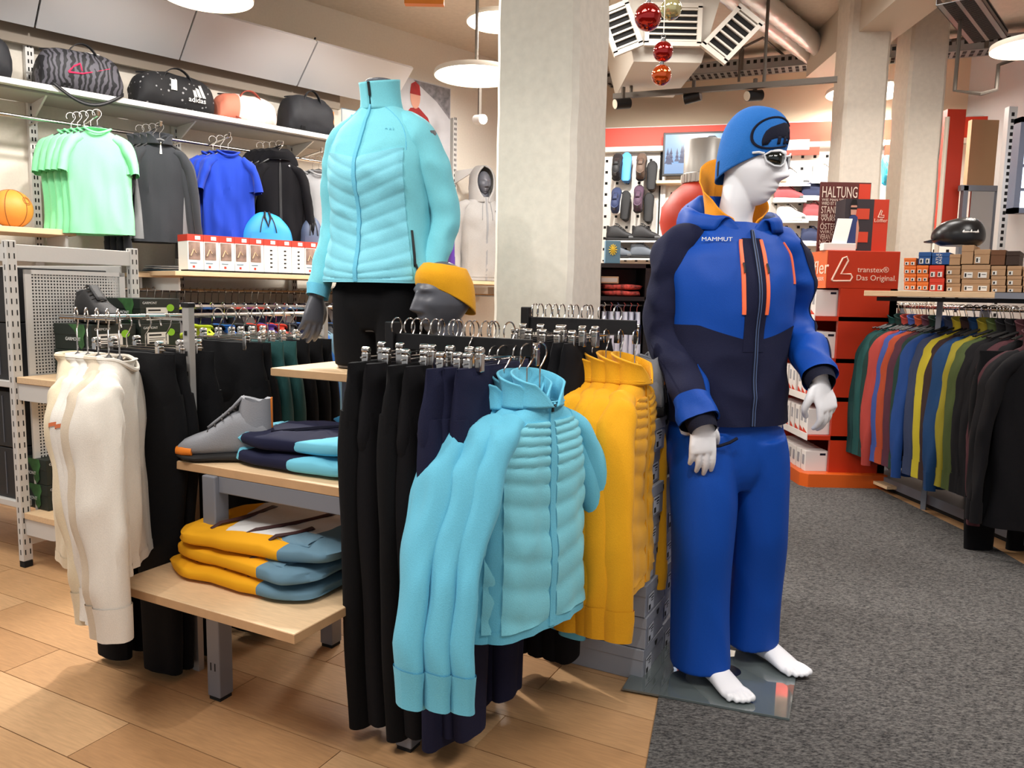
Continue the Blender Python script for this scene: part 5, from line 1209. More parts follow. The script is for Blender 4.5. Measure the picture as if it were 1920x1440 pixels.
rp = nt.nodes.new('ShaderNodeValToRGB'); rp.color_ramp.elements[0].color = lin((150, 150, 152)); rp.color_ramp.elements[0].position = .16; rp.color_ramp.elements[1].color = lin((22, 22, 25)); rp.color_ramp.elements[1].position = .22
for x, y in ((tc.outputs['Object'], vo.inputs['Vector']), (vo.outputs['Distance'], rp.inputs[0]), (rp.outputs[0], b.inputs['Base Color'])): nt.links.new(x, y)
M_bagk = mat('black_bag_fabric', (30, 31, 36), .7, 0, .2, 200)
def bag_at(pxl, pxr, py, y=.12):
    a, b = wl(pxl, py, y)[0], wl(pxr, py, y)[0]; return (a + b) / 2, (b - a) / 2
s, w = bag_at(72, 226, 170); z_ = duffel('duffel_bag', 'zebra patterned duffel bag with pink mark on the top shelf', s, .16, w * .98, .27, .15, M_zeb, 2)
m = MB(); m.tube([(-.10, -.152, .10), (-.02, -.155, .105), (.05, -.155, .13), (.15, -.15, .17)], .006, 5, .002); m.tube([(-.10, -.152, .10), (-.07, -.153, .14), (-.03, -.155, .165)], .005, 5); m.tube([(-.03, -.155, .165), (-.02, -.155, .12)], .004, 5); m.build('pink_mark', mat('magenta_print', (196, 40, 84), .6), z_)
m = MB(); m.box(.03, .12, -.05, .04, .268, .272); m.build('price_tag', M_lbl, z_, smooth=0)
m = MB(); m.grid([[V((-.20 + .42 * u, -.175, .0 - .10 * sin(PI * u) + .015 + o)) for o in (-.012, .012)] for u in [i / 14 for i in range(15)]]); m.build('hanging_strap', M_zip_b, z_, solid=.004)
s, w = bag_at(254, 398, 205); z_ = duffel('duffel_bag', 'black speckled duffel bag with white three-stripe mark on the top shelf', s, .17, w * .98, .25, .14, M_dot, 6)
m = MB()
for k in range(3):
    x = .10 + k * .03; m.prism([(x, .10), (x + .022, .10), (x + .022 - .012 * (k + 1) * .9, .118 + .018 * (k + 1)), (x - .012 * (k + 1) * .9, .118 + .018 * (k + 1) + .008)], -.149, -.146)
m.build('stripe_mark', M_white, z_, smooth=0); text('logo_text', 'adidas', .05, M_white, z_, frame((.12, -.149, .078), (1, 0, 0), (0, 0, 1)), .001)
MB().box(-.06, -.02, -.147, -.144, .12, .19).build('price_tag', M_lbl, z_, smooth=0)
M_pinkb = mat('pale_pink_fabric', (232, 206, 198), .7, 0, .1, 40, .12); M_coral = mat('coral_fabric', (206, 120, 96), .7)
s, w = bag_at(412, 515, 225); duffel('duffel_bag', 'small pale pink duffel bag with coral ends on the top shelf', s, .18, w * 1.02, .21, .13, None, 9, mats=[M_pinkb, M_coral], fn=lambda c: 1 if c.x < -.10 else 0, handle=mat('rust_webbing', (150, 66, 50), .7))
s, w = bag_at(537, 622, 240); z_ = duffel('duffel_bag', 'black bag with small orange tag on the top shelf', s, .18, w * 1.0, .30, .14, M_bagk, 13)
MB().box(w * .80, w * .93, -.12, -.11, .10, .20).build('orange_tag', M_acc, z_, smooth=0)
s, w = bag_at(-90, 18, 128); duffel('duffel_bag', 'dark bag cut off by the left edge on the top shelf', s, .16, w, .26, .14, M_bagk, 17)
s = wl(668, 215, .2)[0]; t = wthing('cushion', 'pale grey cushion on the top shelf behind the turquoise jacket', 'cushion', s, .16, ZS + .002)
m = MB(); P = [[V(((-.17 + .34 * i / 14), (1 if k else -1) * .07 * (1 - abs(-1 + 2 * i / 14) ** 3) * (1 - abs(-1 + 2 * j / 10) ** 3), .27 * j / 10)) for i in range(15)] for k in (0,) for j in range(11)]; m.grid(P); P = [[V((-.17 + .34 * i / 14, .07 * (1 - abs(-1 + 2 * i / 14) ** 3) * (1 - abs(-1 + 2 * j / 10) ** 3), .27 * j / 10)) for i in reversed(range(15))] for j in range(11)]; m.grid(P); m.build('cover', mat('pale_grey_cloth', (190, 188, 186), .8), t); MB().tube([(-.17, 0, 0), (.17, 0, 0), (.17, 0, .27), (-.17, 0, .27), (-.17, 0, 0)], .004, 5).build('piping', M_steel, t)
# clothes on display arms: (proto, pixel x, pixel y of neck, count, ...)
M_mint = fab('mint_jersey', (138, 226, 166)); M_royal = fab('royal_blue_jersey', (22, 56, 164)); M_char = fab('charcoal_fleece', (44, 46, 50)); M_mid = fab('mid_grey_jersey', (128, 128, 130)); M_gmel = fab('grey_melange', (150, 150, 152))
P_tee = Proto(lambda: top_garment('tshirt', 'tshirt', M_mint, .66, .178, 'short', 'crew', 91, .035, zipper=False, hanger_drop=.10)[0])
P_tee2 = Proto(lambda: top_garment('tshirt', 'tshirt', M_royal, .70, .172, 'short', 'crew', 95, .038, zipper=False, hanger_drop=.10, amp=.016)[0])
def mk_pull():
    t, B = top_garment('pullover', 'pullover', M_char, .66, .170, 'long', 'stand', 99, .035, zipper=False, hanger_drop=.11, sidecol=M_mid)
    m = MB(); B.patch(m, -PI / 2 - .03, -PI / 2 + .03, .62, .99, 2, 16, .006); m.build('half_zip', M_white, t)
    return t
P_pull = Proto(mk_pull)
def mk_hood():
    t, B = top_garment('hooded_jacket', 'jacket', M_black2, .68, .175, 'long', 'hood', 103, .038, hanger_drop=.12, zipper=True, zip_m=M_zip_b)
    m = MB(); m.tube([B.q(-PI / 2 + .55, .72, .006), B.q(-PI / 2 + .62, .735, .006), B.q(-PI / 2 + .70, .75, .006)], .008, 5, .003); m.build('chest_mark', M_white, t)
    return t
P_hood = Proto(mk_hood)
H_wall = Proto(lambda: hanger('coat_hanger', M_chrome, .145, .085, fine=False))
def row(proto, px, py, n, y0, step, kind, front, rest, group, rzz, drop, swap=None):
    s, z = wl(px, py, y0); zz = z + drop; arm(s)
    for i in range(n):
        P = wp(s - step * i * .35, y0 + step * i, zz)
        proto.put(P, rzz + R(random.uniform(-4, 4)), front if i == 0 else rest % ('second', 'third', 'fourth', 'last')[min(i - 1, 3)], group, swap=swap)
        H_wall.put(P, rzz, 'black hanger inside the %s of the %s on the wall rail' % (ORD[i], kind), 'hangers of %s on the wall rail' % kind)
row(P_tee, 183, 242, 5, -.14, .06, 'mint shirts', 'mint green v-neck t-shirt at the front of its arm on the wall', 'mint green t-shirt, %s on its wall arm', 'mint t-shirts on the wall', R(26), .10)
row(P_pull, 300, 268, 4, -.14, .06, 'charcoal pullovers', 'charcoal half-zip pullover with grey sides at the front of its wall arm', 'charcoal pullover, %s on its wall arm', 'charcoal pullovers on the wall', R(27), .11)
row(P_tee2, 428, 285, 3, -.14, .07, 'royal blue shirts', 'royal blue t-shirt at the front of its wall arm', 'royal blue t-shirt, %s on its wall arm', 'royal blue t-shirts on the wall', R(28), .10)
row(P_hood, 524, 300, 4, -.12, .06, 'black hoodies', 'black hooded jacket with small white mark at the front of its wall arm', 'black hooded jacket, %s on its wall arm', 'black hooded jackets on the wall', R(26), .12)
row(P_tee, 598, 322, 2, -.12, .06, 'grey shirts', 'grey t-shirt half hidden by the turquoise jacket sleeve', 'grey t-shirt, %s on its wall arm', 'grey t-shirts on the wall', R(25), .10, {'mint_jersey': M_gmel})
# wood shelf with boxes
ZB = 1.405; s0, s1 = wl(262, 500, -.05)[0], SE + .6
for a, b, y0, nm in ((s0, wl(350, 505, -.05)[0], .02, 'left'), (wl(326, 505, -.4)[0], s1, -.42, 'right')):
    t = wthing('wood_shelf', 'birch shelf board low on the left wall, %s section' % nm, 'shelf', a, 0, ZB)
    MB().box(0, b - a, y0, .42, -.03 - (.012 if nm == 'left' else 0), -.0 - (.012 if nm == 'left' else 0)).build('board', M_birch, t, smooth=0, bevel=.002)
    for k in (.06, b - a - .1): MB().box(k, k + .012, y0 + .1, .42, -.13, -.043).build('bracket', M_whitemetal, t, smooth=0)
sL = wl(143, 432, -.02)
t = wthing('wood_shelf', 'birch shelf carrying the orange ball at the far left', 'shelf', sL[0], 0, sL[1])
MB().box(-1.6, 0, -.02, .42, -.035, 0).build('board', M_birch, t, smooth=0, bevel=.002); MB().box(-.06, -.045, .0, .42, -.16, -.036).build('bracket', M_whitemetal, t, smooth=0); MB().box(-.8, -.785, .0, .42, -.16, -.036).build('bracket', M_whitemetal, t, smooth=0)
# ball
bs_, bz = wl(22, 388, .14); rb = .118
t = wthing('medicine_ball', 'orange leather ball on the birch shelf at the left edge', 'ball', bs_, .14, sL[1])
m = MB(); n = 24; m.lathe([(.001, 0)] + [(rb * sin(PI * i / n), rb - rb * cos(PI * i / n)) for i in range(1, n)] + [(.001, 2 * rb)], 36); m.build('shell', mat('orange_leather', (224, 146, 58), .55, 0, .2, 90), t)
for k in range(3):
    a0 = PI * k / 3; MB().tube([(rb * 1.002 * cos(a) * cos(a0), rb * 1.002 * cos(a) * sin(a0), rb + rb * 1.002 * sin(a)) for a in [2 * PI * i / 40 for i in range(41)]], .0028, 5).build('seam', mat('brown_seam', (150, 88, 34), .7), t)
c = V((.55, -.72, .42)).normalized(); m = MB()
for r_ in (.018, .027): m.tube([V((0, 0, rb)) + (c * rb + c.cross(V((0, 0, 1))).normalized() * (r_ * cos(a)) + c.cross(c.cross(V((0, 0, 1)))).normalized() * (r_ * sin(a))).normalized() * (rb * 1.003) for a in [2 * PI * i / 20 for i in range(21)]], .002, 5)
m.build('stamp', MATS['brown_seam'], t)
# backpacks
def backpack(label, px, py, wpx, hpx, y, mtl, dark):
    s, z = wl(px, py, y); k = (WO + WD * s + WN * y).y / CAM_F; w, h = wpx * k / 2, hpx * k
    t = wthing('backpack', label, 'backpack', s, y, ZB + .002, None, R(-18)); rings = [((0, 0, h * v), (w * f, 0, 0), (0, .09 * f, 0)) for v, f in ((0, .9), (.03, 1.0), (.3, 1.03), (.55, 1.0), (.75, .88), (.9, .62), (.98, .28), (1.0, .03))]
    L = Loft(rings, 2.5, wr(.008, 10, 10, px)); m = MB(); L.surf(m, 36, 26, True, True); m.build('pack_body', mtl, t)
    m = MB(); L.patch(m, -PI / 2 - .62, -PI / 2 + .62, .06, .5, 12, 10, .018); m.build('front_pocket', mtl, t)
    for o in (-.35, .35): m = MB(); L.line(m, [(-PI / 2 + o * (1 - .5 * u), .08 + .8 * u) for u in [i / 10 for i in range(11)]], .004, .004); m.build('zip_seam', dark, t)
    m = MB(); m.tube([L.q(-PI / 2 + a, .88 - .3 * (1 - abs(a) * 4) * (abs(a) < .25), .006) for a in (-.35, -.25, -.12, 0, .12, .25, .35)], .009, 6); m.build('grab_handle', dark, t)
    MB().box(-.02, .02, -.13, -.125, .05, .10).build('tag', M_lbl, t, smooth=0)
    return t
backpack('bright blue backpack standing behind the white and red cartons', 500, 440, 92, 112, -.22, mat('azure_nylon', (40, 142, 206), .6), MATS['black_zip'])
backpack('slate blue backpack beside the sleeve of the turquoise jacket', 584, 430, 44, 108, -.20, mat('slate_nylon', (72, 84, 108), .6), MATS['black_zip'])
# white and red cartons
M_redc = mat('red_carton', (186, 52, 34), .6); M_pic = mat('landscape_print', (132, 108, 96), .6, var=.6, scale=14)
def carton(label, s, kind, y=-.40):
    t = wthing('carton', label, 'box', s, y, ZB + .001, 'white and red cartons on the lower wall shelf'); w, h = .105, .245
    MB().box(0, w, 0, .16, 0, h * .82).build('body', M_white, t, smooth=0, bevel=.002); MB().box(-.001, w + .001, -.001, .161, h * .82, h).build('red_top', M_redc, t, smooth=0)
    if kind == 0:
        MB().box(.006, w - .022, -.002, -.0005, h * .32, h * .80).build('picture', M_pic, t, smooth=0); MB().tube([(.02, -.003, h * .42), (.04, -.003, h * .6), (.055, -.003, h * .5)], .004, 5).build('cord_print', mat('beige_print', (206, 176, 140), .6), t)
        MB().box(.03, .045, -.002, -.0005, h * .10, h * .16).build('dot', M_redc, t, smooth=0); MB().box(.012, .06, -.002, -.0005, h * .22, h * .24).build('line', M_steel, t, smooth=0)
    else:
        m = MB()
        for i in range(5): m.box(.045, .062, -.002, -.0005, h * (.18 + i * .12), h * (.22 + i * .12))
        m.build('marks', M_dark, t, smooth=0)
    MB().box(.05, .085, -.003, -.001, h * .86, h * .96).build('logo_patch', M_white, t, smooth=0); MB().box(-.0005, w + .0005, -.0008, .12, 0, .012).build('base_strip', M_dark, t, smooth=0)
    return t
sc0 = wl(352, 470, -.40)[0]; ords = ('first', 'second', 'third', 'fourth', 'fifth', 'sixth', 'seventh', 'eighth', 'ninth', 'tenth')
for i in range(10): carton('%s white and red carton from the left on the lower wall shelf' % ords[i], sc0 + i * .109, 0 if i < 5 or i == 8 else 1)
# folded papers/cloths
s = wl(318, 490, .1)[0]
for i in range(4):
    t = wthing('folded_cloth', 'pale folded cloth lying %s in the pile left of the cartons' % ('lowest', 'second', 'third', 'topmost')[i], 'cloth', s + .01 * (i % 2), .14, ZB - .011 + i * .014, 'pale folded cloths on the lower wall shelf')
    m = MB(); slab_mesh(m, a=.17 - .01 * i, b=.11, h=.014, seed=i * 3, amp=.002); m.build('cloth', (mat('pale_cloth', (206, 206, 208), .8), M_steel)[i % 2 if i < 3 else 0], t)
# poster of skier at the end of the wall
pa, pb = wl(735, 138, .42), wl(845, 165, .42)
t = wthing('poster', 'winter poster of a person in a red jacket at the end of the shelf wall', 'poster', pa[0], .42, 0)
Wp = pb[0] - pa[0]; zt_ = (pa[1] + pb[1]) / 2
def poly(mb, pts, y): n = len(pts); mb.add([(x, y, z) for x, z in pts], [tuple(range(n))])
MB().box(0, Wp, 0, .01, zt_ - 1.5, zt_).build('sheet', mat('snow_print', (190, 190, 194), .6, var=.1, scale=5), t, smooth=0)
m = MB(); poly(m, [(Wp * .35, zt_ - .01), (Wp * .99, zt_ - .01), (Wp * .99, zt_ - .30), (Wp * .75, zt_ - .16)], -.001); m.build('mountain', mat('rock_print', (120, 118, 122), .7, var=.4, scale=20), t, smooth=0)
m = MB(); poly(m, [(Wp * .20, zt_ - 0.620), (Wp * .16, zt_ - 0.390), (Wp * .30, zt_ - 0.270), (Wp * .44, zt_ - 0.250), (Wp * .60, zt_ - 0.330), (Wp * .82, zt_ - 0.650), (Wp * .74, zt_ - 0.690), (Wp * .56, zt_ - 0.490), (Wp * .54, zt_ - 0.870), (Wp * .22, zt_ - 0.870)], -.002); m.build('red_coat', mat('red_print', (150, 34, 34), .6, var=.3, scale=12), t, smooth=0)
m = MB(); poly(m, [(Wp * (.38 + .085 * cos(a)), zt_ - 0.160 + .11 * sin(a)) for a in [2 * PI * i / 16 for i in range(16)]], -.003); m.build('face', mat('skin_print', (206, 150, 128), .6), t, smooth=0)
m = MB(); poly(m, [(Wp * .29, zt_ - 0.140), (Wp * .47, zt_ - 0.140), (Wp * .45, zt_ - 0.050), (Wp * .38, zt_ - 0.020), (Wp * .31, zt_ - 0.050)], -.004); m.build('cap', MATS['red_print'], t, smooth=0)
m = MB(); poly(m, [(Wp * (.06 + .06 * cos(a)), zt_ - 0.040 + .09 * sin(a)) for a in [2 * PI * i / 12 for i in range(12)]], -.003); m.build('second_head', MATS['red_print'], t, smooth=0)
# lower rails, dense hangers and clothes
cols = [M_black2, M_char, M_black, fab('lime_fabric', (186, 206, 40)), fab('bright_blue_fabric', (36, 96, 170)), fab('tomato_fabric', (206, 60, 40)), fab('purple_fabric', (70, 40, 120)), M_navy, M_mid]
P_low = Proto(lambda: top_garment('sports_jacket', 'jacket', M_black2, .66, .22, 'long', 'crew', 111, .03, zipper=False, hanger_drop=.10, na=22, nt=16)[0])
H_low = Proto(lambda: (lambda t: (t, MB().tube([(.022 * cos(a), 0, .022 * sin(a)) for a in [R(-30) + R(240) * i / 7 for i in range(8)]] + [(-.01, 0, -.035), (0, 0, -.085)], .0024, 4).build('hook', M_chrome, t), MB().tube([(-.17, 0, -.15), (0, 0, -.09), (.17, 0, -.15)], .006, 4).build('shoulder_bar', M_hang, t))[0])(thing('coat_hanger', '', 'hanger')))
zl = 1.275
lr = thing('garment_rail', 'long chrome rail crowded with hangers below the lower wall shelf', 'rail', WO, RZW)
MB().tube([(.3, .10, zl), (SE + .4, .10, zl)], .013, 8).build('tube', M_chrome, lr)
for s in (.35, 1.5, 2.6, 3.4): MB().tube([(s, .10, zl), (s, .44, zl)], .008, 6).build('bracket', M_chrome, lr)
rr = random.Random(8); nm_c = {M_black2: 'black', M_char: 'charcoal', M_black: 'black', M_navy: 'navy', M_mid: 'grey'}
for i in range(30):
    s = .42 + i * .108; c = rr.choice([M_black2, M_char, M_black, M_navy, M_black2, M_mid]); nmx = nm_c[c]
    P_low.put(wp(s, .10, zl), RZW + R(90) + R(rr.uniform(-8, 8)), '%s garment in the dense row below the lower wall shelf' % nmx, '%s garments in the row below the lower wall shelf' % nmx, swap=None if c is M_black2 else {'soft_black_fabric': c})
for i in range(62): H_low.put(wp(.42 + i * .052, .10, zl), RZW + R(90) + R(rr.uniform(-10, 10)), 'thin hanger in the crowded row below the lower wall shelf', 'hangers in the crowded row below the wall shelf')
# freestanding rail in front with coloured jackets (seen between the trousers and the mannequin)
ra, rb_ = at(375, 562, 4.0), at(640, 575, 4.6); zr2 = 1.20; ra.z = rb_.z = zr2; d = (rb_ - ra); rza = math.atan2(d.y, d.x)
fr2 = thing('garment_rail', 'freestanding chrome rail of bright jackets behind the side rack', 'rail', ra, rza)
MB().tube([(-.2, 0, 0), (d.length + .1, 0, 0)], .012, 8).build('tube', M_chrome, fr2)
for s in (-.15, d.length + .05): MB().tube([(s, 0, 0), (s, 0, -zr2 + .02)], .014, 8).build('leg', M_chrome, fr2); MB().box(s - .02, s + .02, -.25, .25, -zr2, -zr2 + .02).build('foot', M_blackmetal, fr2, smooth=0)
seq = [('lime', cols[3]), ('black', M_black2), ('bright blue', cols[4]), ('black', M_black2), ('black', M_char), ('tomato red', cols[5]), ('purple', cols[6]), ('tomato red', cols[5]), ('charcoal', M_char), ('navy', M_navy), ('bright blue', cols[4]), ('steel blue', M_steel), ('charcoal', M_char), ('bright blue', cols[4]), ('black', M_black2)]
for i, (nmx, c) in enumerate(seq):
    s = d.length * i / (len(seq) - 1); P = ra + d.normalized() * s
    P_low.put(P, rza + R(90) + R(rr.uniform(-6, 6)), '%s jacket on the freestanding rail, number %s from the left' % (nmx, ('one', 'two', 'three', 'four', 'five', 'six', 'seven', 'eight', 'nine', 'ten', 'eleven', 'twelve', 'thirteen', 'fourteen', 'fifteen')[i]), 'jackets on the freestanding rail', swap=None if c is M_black2 else {'soft_black_fabric': c})
    H_low.put(P, rza + R(90), 'thin hanger on the freestanding rail, number %s from the left' % (i + 1), 'hangers on the freestanding rail')
# grey hoodie mannequin and purple garment between the arm and the body
hs, hz = wl(905, 372, .05); t = wthing('mannequin', 'dark headed torso in a light grey hooded jacket left of the wide pillar', 'mannequin', hs, .05, ZB + .001, None, R(-22))
hh = hz - ZB
M_grh = fab('light_grey_melange', (150, 147, 144), var=.12)
GB_ = Loft([((0, 0, .01), (.235, 0, 0), (0, .13, 0)), ((0, 0, .10), (.225, 0, 0), (0, .13, 0)), ((0, 0, hh * .5), (.225, 0, 0), (0, .13, 0)), ((0, -.01, hh * .75), (.235, 0, 0), (0, .13, 0)), ((0, 0, hh * .92), (.19, 0, 0), (0, .10, 0)), ((0, 0, hh), (.09, 0, 0), (0, .08, 0))], 2.2, wr(.012, 8, 7, 4, .004, 24))
m = MB(); GB_.surf(m, 48, 40); jo = m.build('hooded_jacket', M_grh, t, solid=.004)
m = MB(); limb([(0, 0, hh * .9), (0, 0, hh + .05), (0, 0, hh + .08)], [.06, .06, .06]).surf(m, 14, 8, True, True); head_mesh_into(m, Matrix.Translation((0, -.01, hh + .02)), 60, 50); m.build('head', M_grey_skin, t)
HH = Loft([((0, .01, hh - .05), (.13, 0, 0), (0, .12, 0)), ((0, .015, hh + .02), (.125, 0, 0), (0, .125, 0)), ((0, .02, hh + .12), (.125, 0, 0), (0, .135, .0)), ((0, .02, hh + .22), (.115, 0, 0), (0, .13, -.01)), ((0, .025, hh + .29), (.07, 0, 0), (0, .09, 0)), ((0, .03, hh + .31), (.01, 0, 0), (0, .01, 0))], 2, wr(.008, 16, 10, 9))
m = MB(); P = []
for j in range(19):
    v = j / 18; g_ = .15 + .62 * sin(PI * min(1, max(0, (v - .12) / .72))) if v < .84 else .15 * (1 - v) / .16
    P.append([HH.q(FR + g_ + (2 * PI - 2 * g_) * i / 36, v) for i in range(37)])
m.grid(P); m.build('hood', M_grh, jo, solid=.012)
for sg in (-1, 1):
    S = limb([(sg * .14, 0, hh * .93), (sg * .225, 0, hh * .84), (sg * .27, .01, hh * .5), (sg * .285, -.03, .12), (sg * .28, -.05, .0)], [(.05, .06), (.062, .075), (.06, .066), (.052, .055), (.04, .044)], (0, 1, .1), 2, wr(.012, 10, 14, 7 + sg)); m = MB(); S.surf(m, 24, 30, True, True); m.build('sleeve', M_grh, jo)
    m = MB(); GB_.line(m, [(FR + sg * (.16 + .03 * u), .93 - .35 * u) for u in [i / 6 for i in range(7)]], .004, .008); m.build('drawstring', M_mid, jo)
m = MB(); GB_.patch(m, FR - .03, FR + .03, .02, .97, 2, 24, .006); m.build('zipper', M_mid, jo)
m = MB(); GB_.patch(m, FR - .85, FR + .85, .12, .40, 16, 8, .006); m.build('pouch_pocket', M_grh, jo)
pz = GB_.q(FR + .55, .66, .006)
m = MB()
for k in range(3): x = pz.x - .04 + k * .026; m.prism([(x, pz.z), (x + .018, pz.z), (x + .018 - .008 * (k + 1), pz.z + .014 * (k + 1.4)), (x - .008 * (k + 1), pz.z + .014 * (k + 1.4) + .006)], pz.y - .012, pz.y)
m.build('stripe_mark', M_zip_b, jo, smooth=0)
ps, pz_ = wl(790, 372, -.12)
t = P_low.put(wp(ps, -.12, zr + .02), R(20), 'purple garment with yellow shoulders between the turquoise sleeve and body', None, swap={'soft_black_fabric': cols[6]})
m = MB(); m.box(-.14, .14, -.05, .05, -.17, -.10); m.build('yellow_yoke', mat('yellow_yoke_fabric', (232, 196, 30), .8), t, bevel=.02)
arm(ps)
# ================================================================== SHOE WALL (back)
pw = thing('pegboard_wall', 'white perforated shoe wall under a vermilion band at the back', 'shelf', BO, RZB)
zb0 = bl(1145, 279)[1]; zb1 = bl(1145, 243)[1]; M_peg = mat('pegboard_white', (232, 226, 216), .6)
xA, xB, xC = bl(1243, 400)[0], bl(1352, 400)[0], bl(1577, 300)[0]
MB().box(-3.0, 4.2, -.06, .0, zb0, zb1).build('red_band', M_red, pw, smooth=0); MB().box(-3.0, 4.2, -.10, .0, zb0 - .05, zb0).build('lamp_ledge', M_cream, pw, smooth=0)
MB().box(-3.0, 4.2, .0, .2, zb1, zb1 + .02).build('top_cap', M_whitemetal, pw, smooth=0)
m = MB(); m.box(-3.0, 4.2, 0, .02, .9, zb0 - .05); m.build('pegboard', M_peg, pw, smooth=0)
m = MB()
for i in range(62):
    for j in range(17):
        x = -2.95 + i * .118; z = zb0 - .13 - j * .118; m.box(x - .014, x + .014, -.0015, .0, z - .014, z + .014)
m.build('peg_holes', M_dark, pw, smooth=0, kind='stuff')
for x in (xA, xC):
    m = MB(); m.box(x - .02, x + .02, -.05, .0, .3, zb0 - .05); u = m.build('upright', M_whitemetal, pw, smooth=0); m = MB(); m.box(x - .05, x - .022, -.02, 0, .3, zb0 - .05); m.build('gap', M_dark, pw, smooth=0)
sx0, sx1 = bl(1458, 285)[0], bl(1534, 285)[0]; zz0 = bl(1480, 294)[1]
MB().box(sx0, sx1, -.10, -.08, zz0, zz0 + .20).build('sign_plate', M_red, pw, smooth=0); MB().box(sx0 + .04, sx1 - .10, -.103, -.1, zz0 + .05, zz0 + .15).build('sign_print', M_white, pw, smooth=0)
sx0, sx1 = bl(1655, 285)[0], bl(1705, 285)[0]; MB().box(sx0, sx1, -.10, -.08, zz0 - .02, zz0 + .14).build('sign_plate', M_red, pw, smooth=0)
for px, pxx in ((1180, 1.0), (1300, 1), (1500, 1), (1640, 1)):
    s = bl(px, 300)[0]; a = bpnt(s, -1.5 if px < 1600 else -.7, 3.3); lamp('SPOT', 'shoe_wall_spot', a, 120, WARM, .05, bpnt(s, 0, 2.1), 85, .8)
# shoes
S_w = Proto(lambda: shoe('display_shoe', M_shb, M_sole, mat('grey_rubber', (96, 98, 100), .6), M_lace, False, .30))
def wshoe(px, py, mode, color, label, y=-.13):
    s, z = bl(px, py, y); P = bpnt(s, y, z); sw = None
    if color: sw = {'black_shoe': color[0], 'black_rubber': color[1]}
    if mode == 'v': P.z -= 0.02; S_w.put(P, RZB + R(90), label, 'shoes on the shoe wall', swap=sw, tilt=(0, R(-68)))
    elif mode == 'sole': S_w.put(P - BN * .01, RZB + R(90), label, 'shoes on the shoe wall', swap=sw, tilt=(R(180), R(-82)))
    else:
        S_w.put(P + V((0, 0, -.06)), RZB + R(0 if mode == 'f' else 180), label, 'shoes on the shoe wall', swap=sw)
        t = thing('shoe_shelf', 'small metal shoe ledge on the pegboard', 'shelf', P + V((0, 0, -.061)), RZB, 'small ledges on the shoe wall'); MB().box(-.16, .16, -.08, .13, -.008, 0).build('plate', M_whitemetal, t, smooth=0); MB().box(-.16, .16, -.085, -.08, -.02, 0).build('lip', M_whitemetal, t, smooth=0)
C_ = {'brown': (mat('brown_shoe', (96, 78, 66), .7), M_sole), 'blue': (mat('blue_shoe', (60, 130, 200), .6), mat('blue_sole', (80, 160, 226), .6)), 'white': (mat('white_shoe', (214, 210, 206), .6), mat('white_sole', (232, 230, 226), .6)), 'purple': (mat('plum_shoe', (84, 62, 80), .7), M_sole),
      'navy': (mat('navy_shoe', (52, 62, 96), .7), mat('white_sole', (232, 230, 226), .6)), 'pink': (mat('pink_shoe', (176, 92, 96), .7), mat('white_sole', (232, 230, 226), .6)), 'teal': (mat('cyan_shoe', (32, 170, 200), .6), mat('cyan_sole', (40, 180, 216), .6)), 'grey': (mat('steel_shoe', (104, 112, 122), .7), M_sole)}
for px, py, md, c, lb in ((1158, 312, 'v', None, 'dark shoe hung upright at the top left of the shoe wall'), (1174, 312, 'sole', 'blue', 'shoe showing its bright blue sole at the top left of the shoe wall'), (1203, 312, 'v', 'brown', 'brown hiking boot at the top of the shoe wall, left of a second'), (1222, 328, 'sole', 'brown', 'brown boot showing its sole right of another brown boot'),
                          (1156, 376, 'v', 'navy', 'navy shoe in the second row of the shoe wall'), (1172, 384, 'sole', None, 'black shoe showing its sole in the second row, left'), (1198, 372, 'v', 'purple', 'plum coloured shoe in the second row of the shoe wall'), (1216, 388, 'sole', None, 'black shoe showing its sole in the second row, right'),
                          (1163, 441, 'f', None, 'dark hiking shoe on a ledge in the third row, left'), (1211, 441, 'f', None, 'dark low shoe on a ledge in the third row, right'), (1160, 474, 'f', 'grey', 'grey shoe on a ledge in the bottom row, left'), (1208, 474, 'f', 'grey', 'grey shoe on a ledge in the bottom row, right'),
                          (1487, 336, 'f', 'white', 'white shoe on a ledge behind the beanie, left of two'), (1552, 330, 'f', 'white', 'white shoe on a ledge left of the pillar'), (1480, 366, 'f', 'pink', 'pink and white running shoe beside the mannequin face'), (1532, 362, 'f', 'navy', 'navy running shoe beside the red poster'),
                          (1484, 404, 'f', 'white', 'pale running shoe behind the orange collar'), (1534, 400, 'f', 'pink', 'dark pink running shoe left of the red poster'), (1530, 447, 'f', 'navy', 'navy running shoe low beside the poster'), (1662, 318, 'v', 'teal', 'cyan shoe between the two pillars, left one'), (1676, 330, 'sole', 'teal', 'shoe showing a cyan sole between the two pillars'), (1670, 398, 'v', 'white', 'white shoe between the pillars above the red carton'), (1675, 452, 'f', 'white', 'white shoe low between the pillars')):
    wshoe(px, py, md, C_.get(c) if c else None, lb)
# television
tv0 = bl(1241, 330, -.18); tv1 = bl(1395, 242, -.18); tv = thing('television', 'flat television showing a snowy forest behind the beanie', 'television', bpnt(tv0[0], -.18, 0), RZB); Wt = tv1[0] - tv0[0]; zt0, zt1 = tv0[1], bl(1241, 249, -.18)[1]; Ht = zt1 - zt0
MB().box(0, Wt, .0, .05, zt0, zt1).build('casing', M_zip_b, tv, smooth=0, bevel=.004)
def screen_mat(name, rgb, e):
    m = mat(name, rgb, .3, emit=e); m.node_tree.nodes['Principled BSDF'].inputs['Base Color'].default_value = (.01, .01, .012, 1); return m
g = .022
MB().box(g, Wt - g, -.002, 0, zt0 + g, zt1 - g).build('screen_sky', screen_mat('screen_sky', (120, 176, 236), .8), tv, smooth=0)
MB().box(g, Wt - g, -.003, -.002, zt0 + g, zt0 + Ht * .28).build('screen_snow', screen_mat('screen_snow', (150, 190, 240), .7), tv, smooth=0)
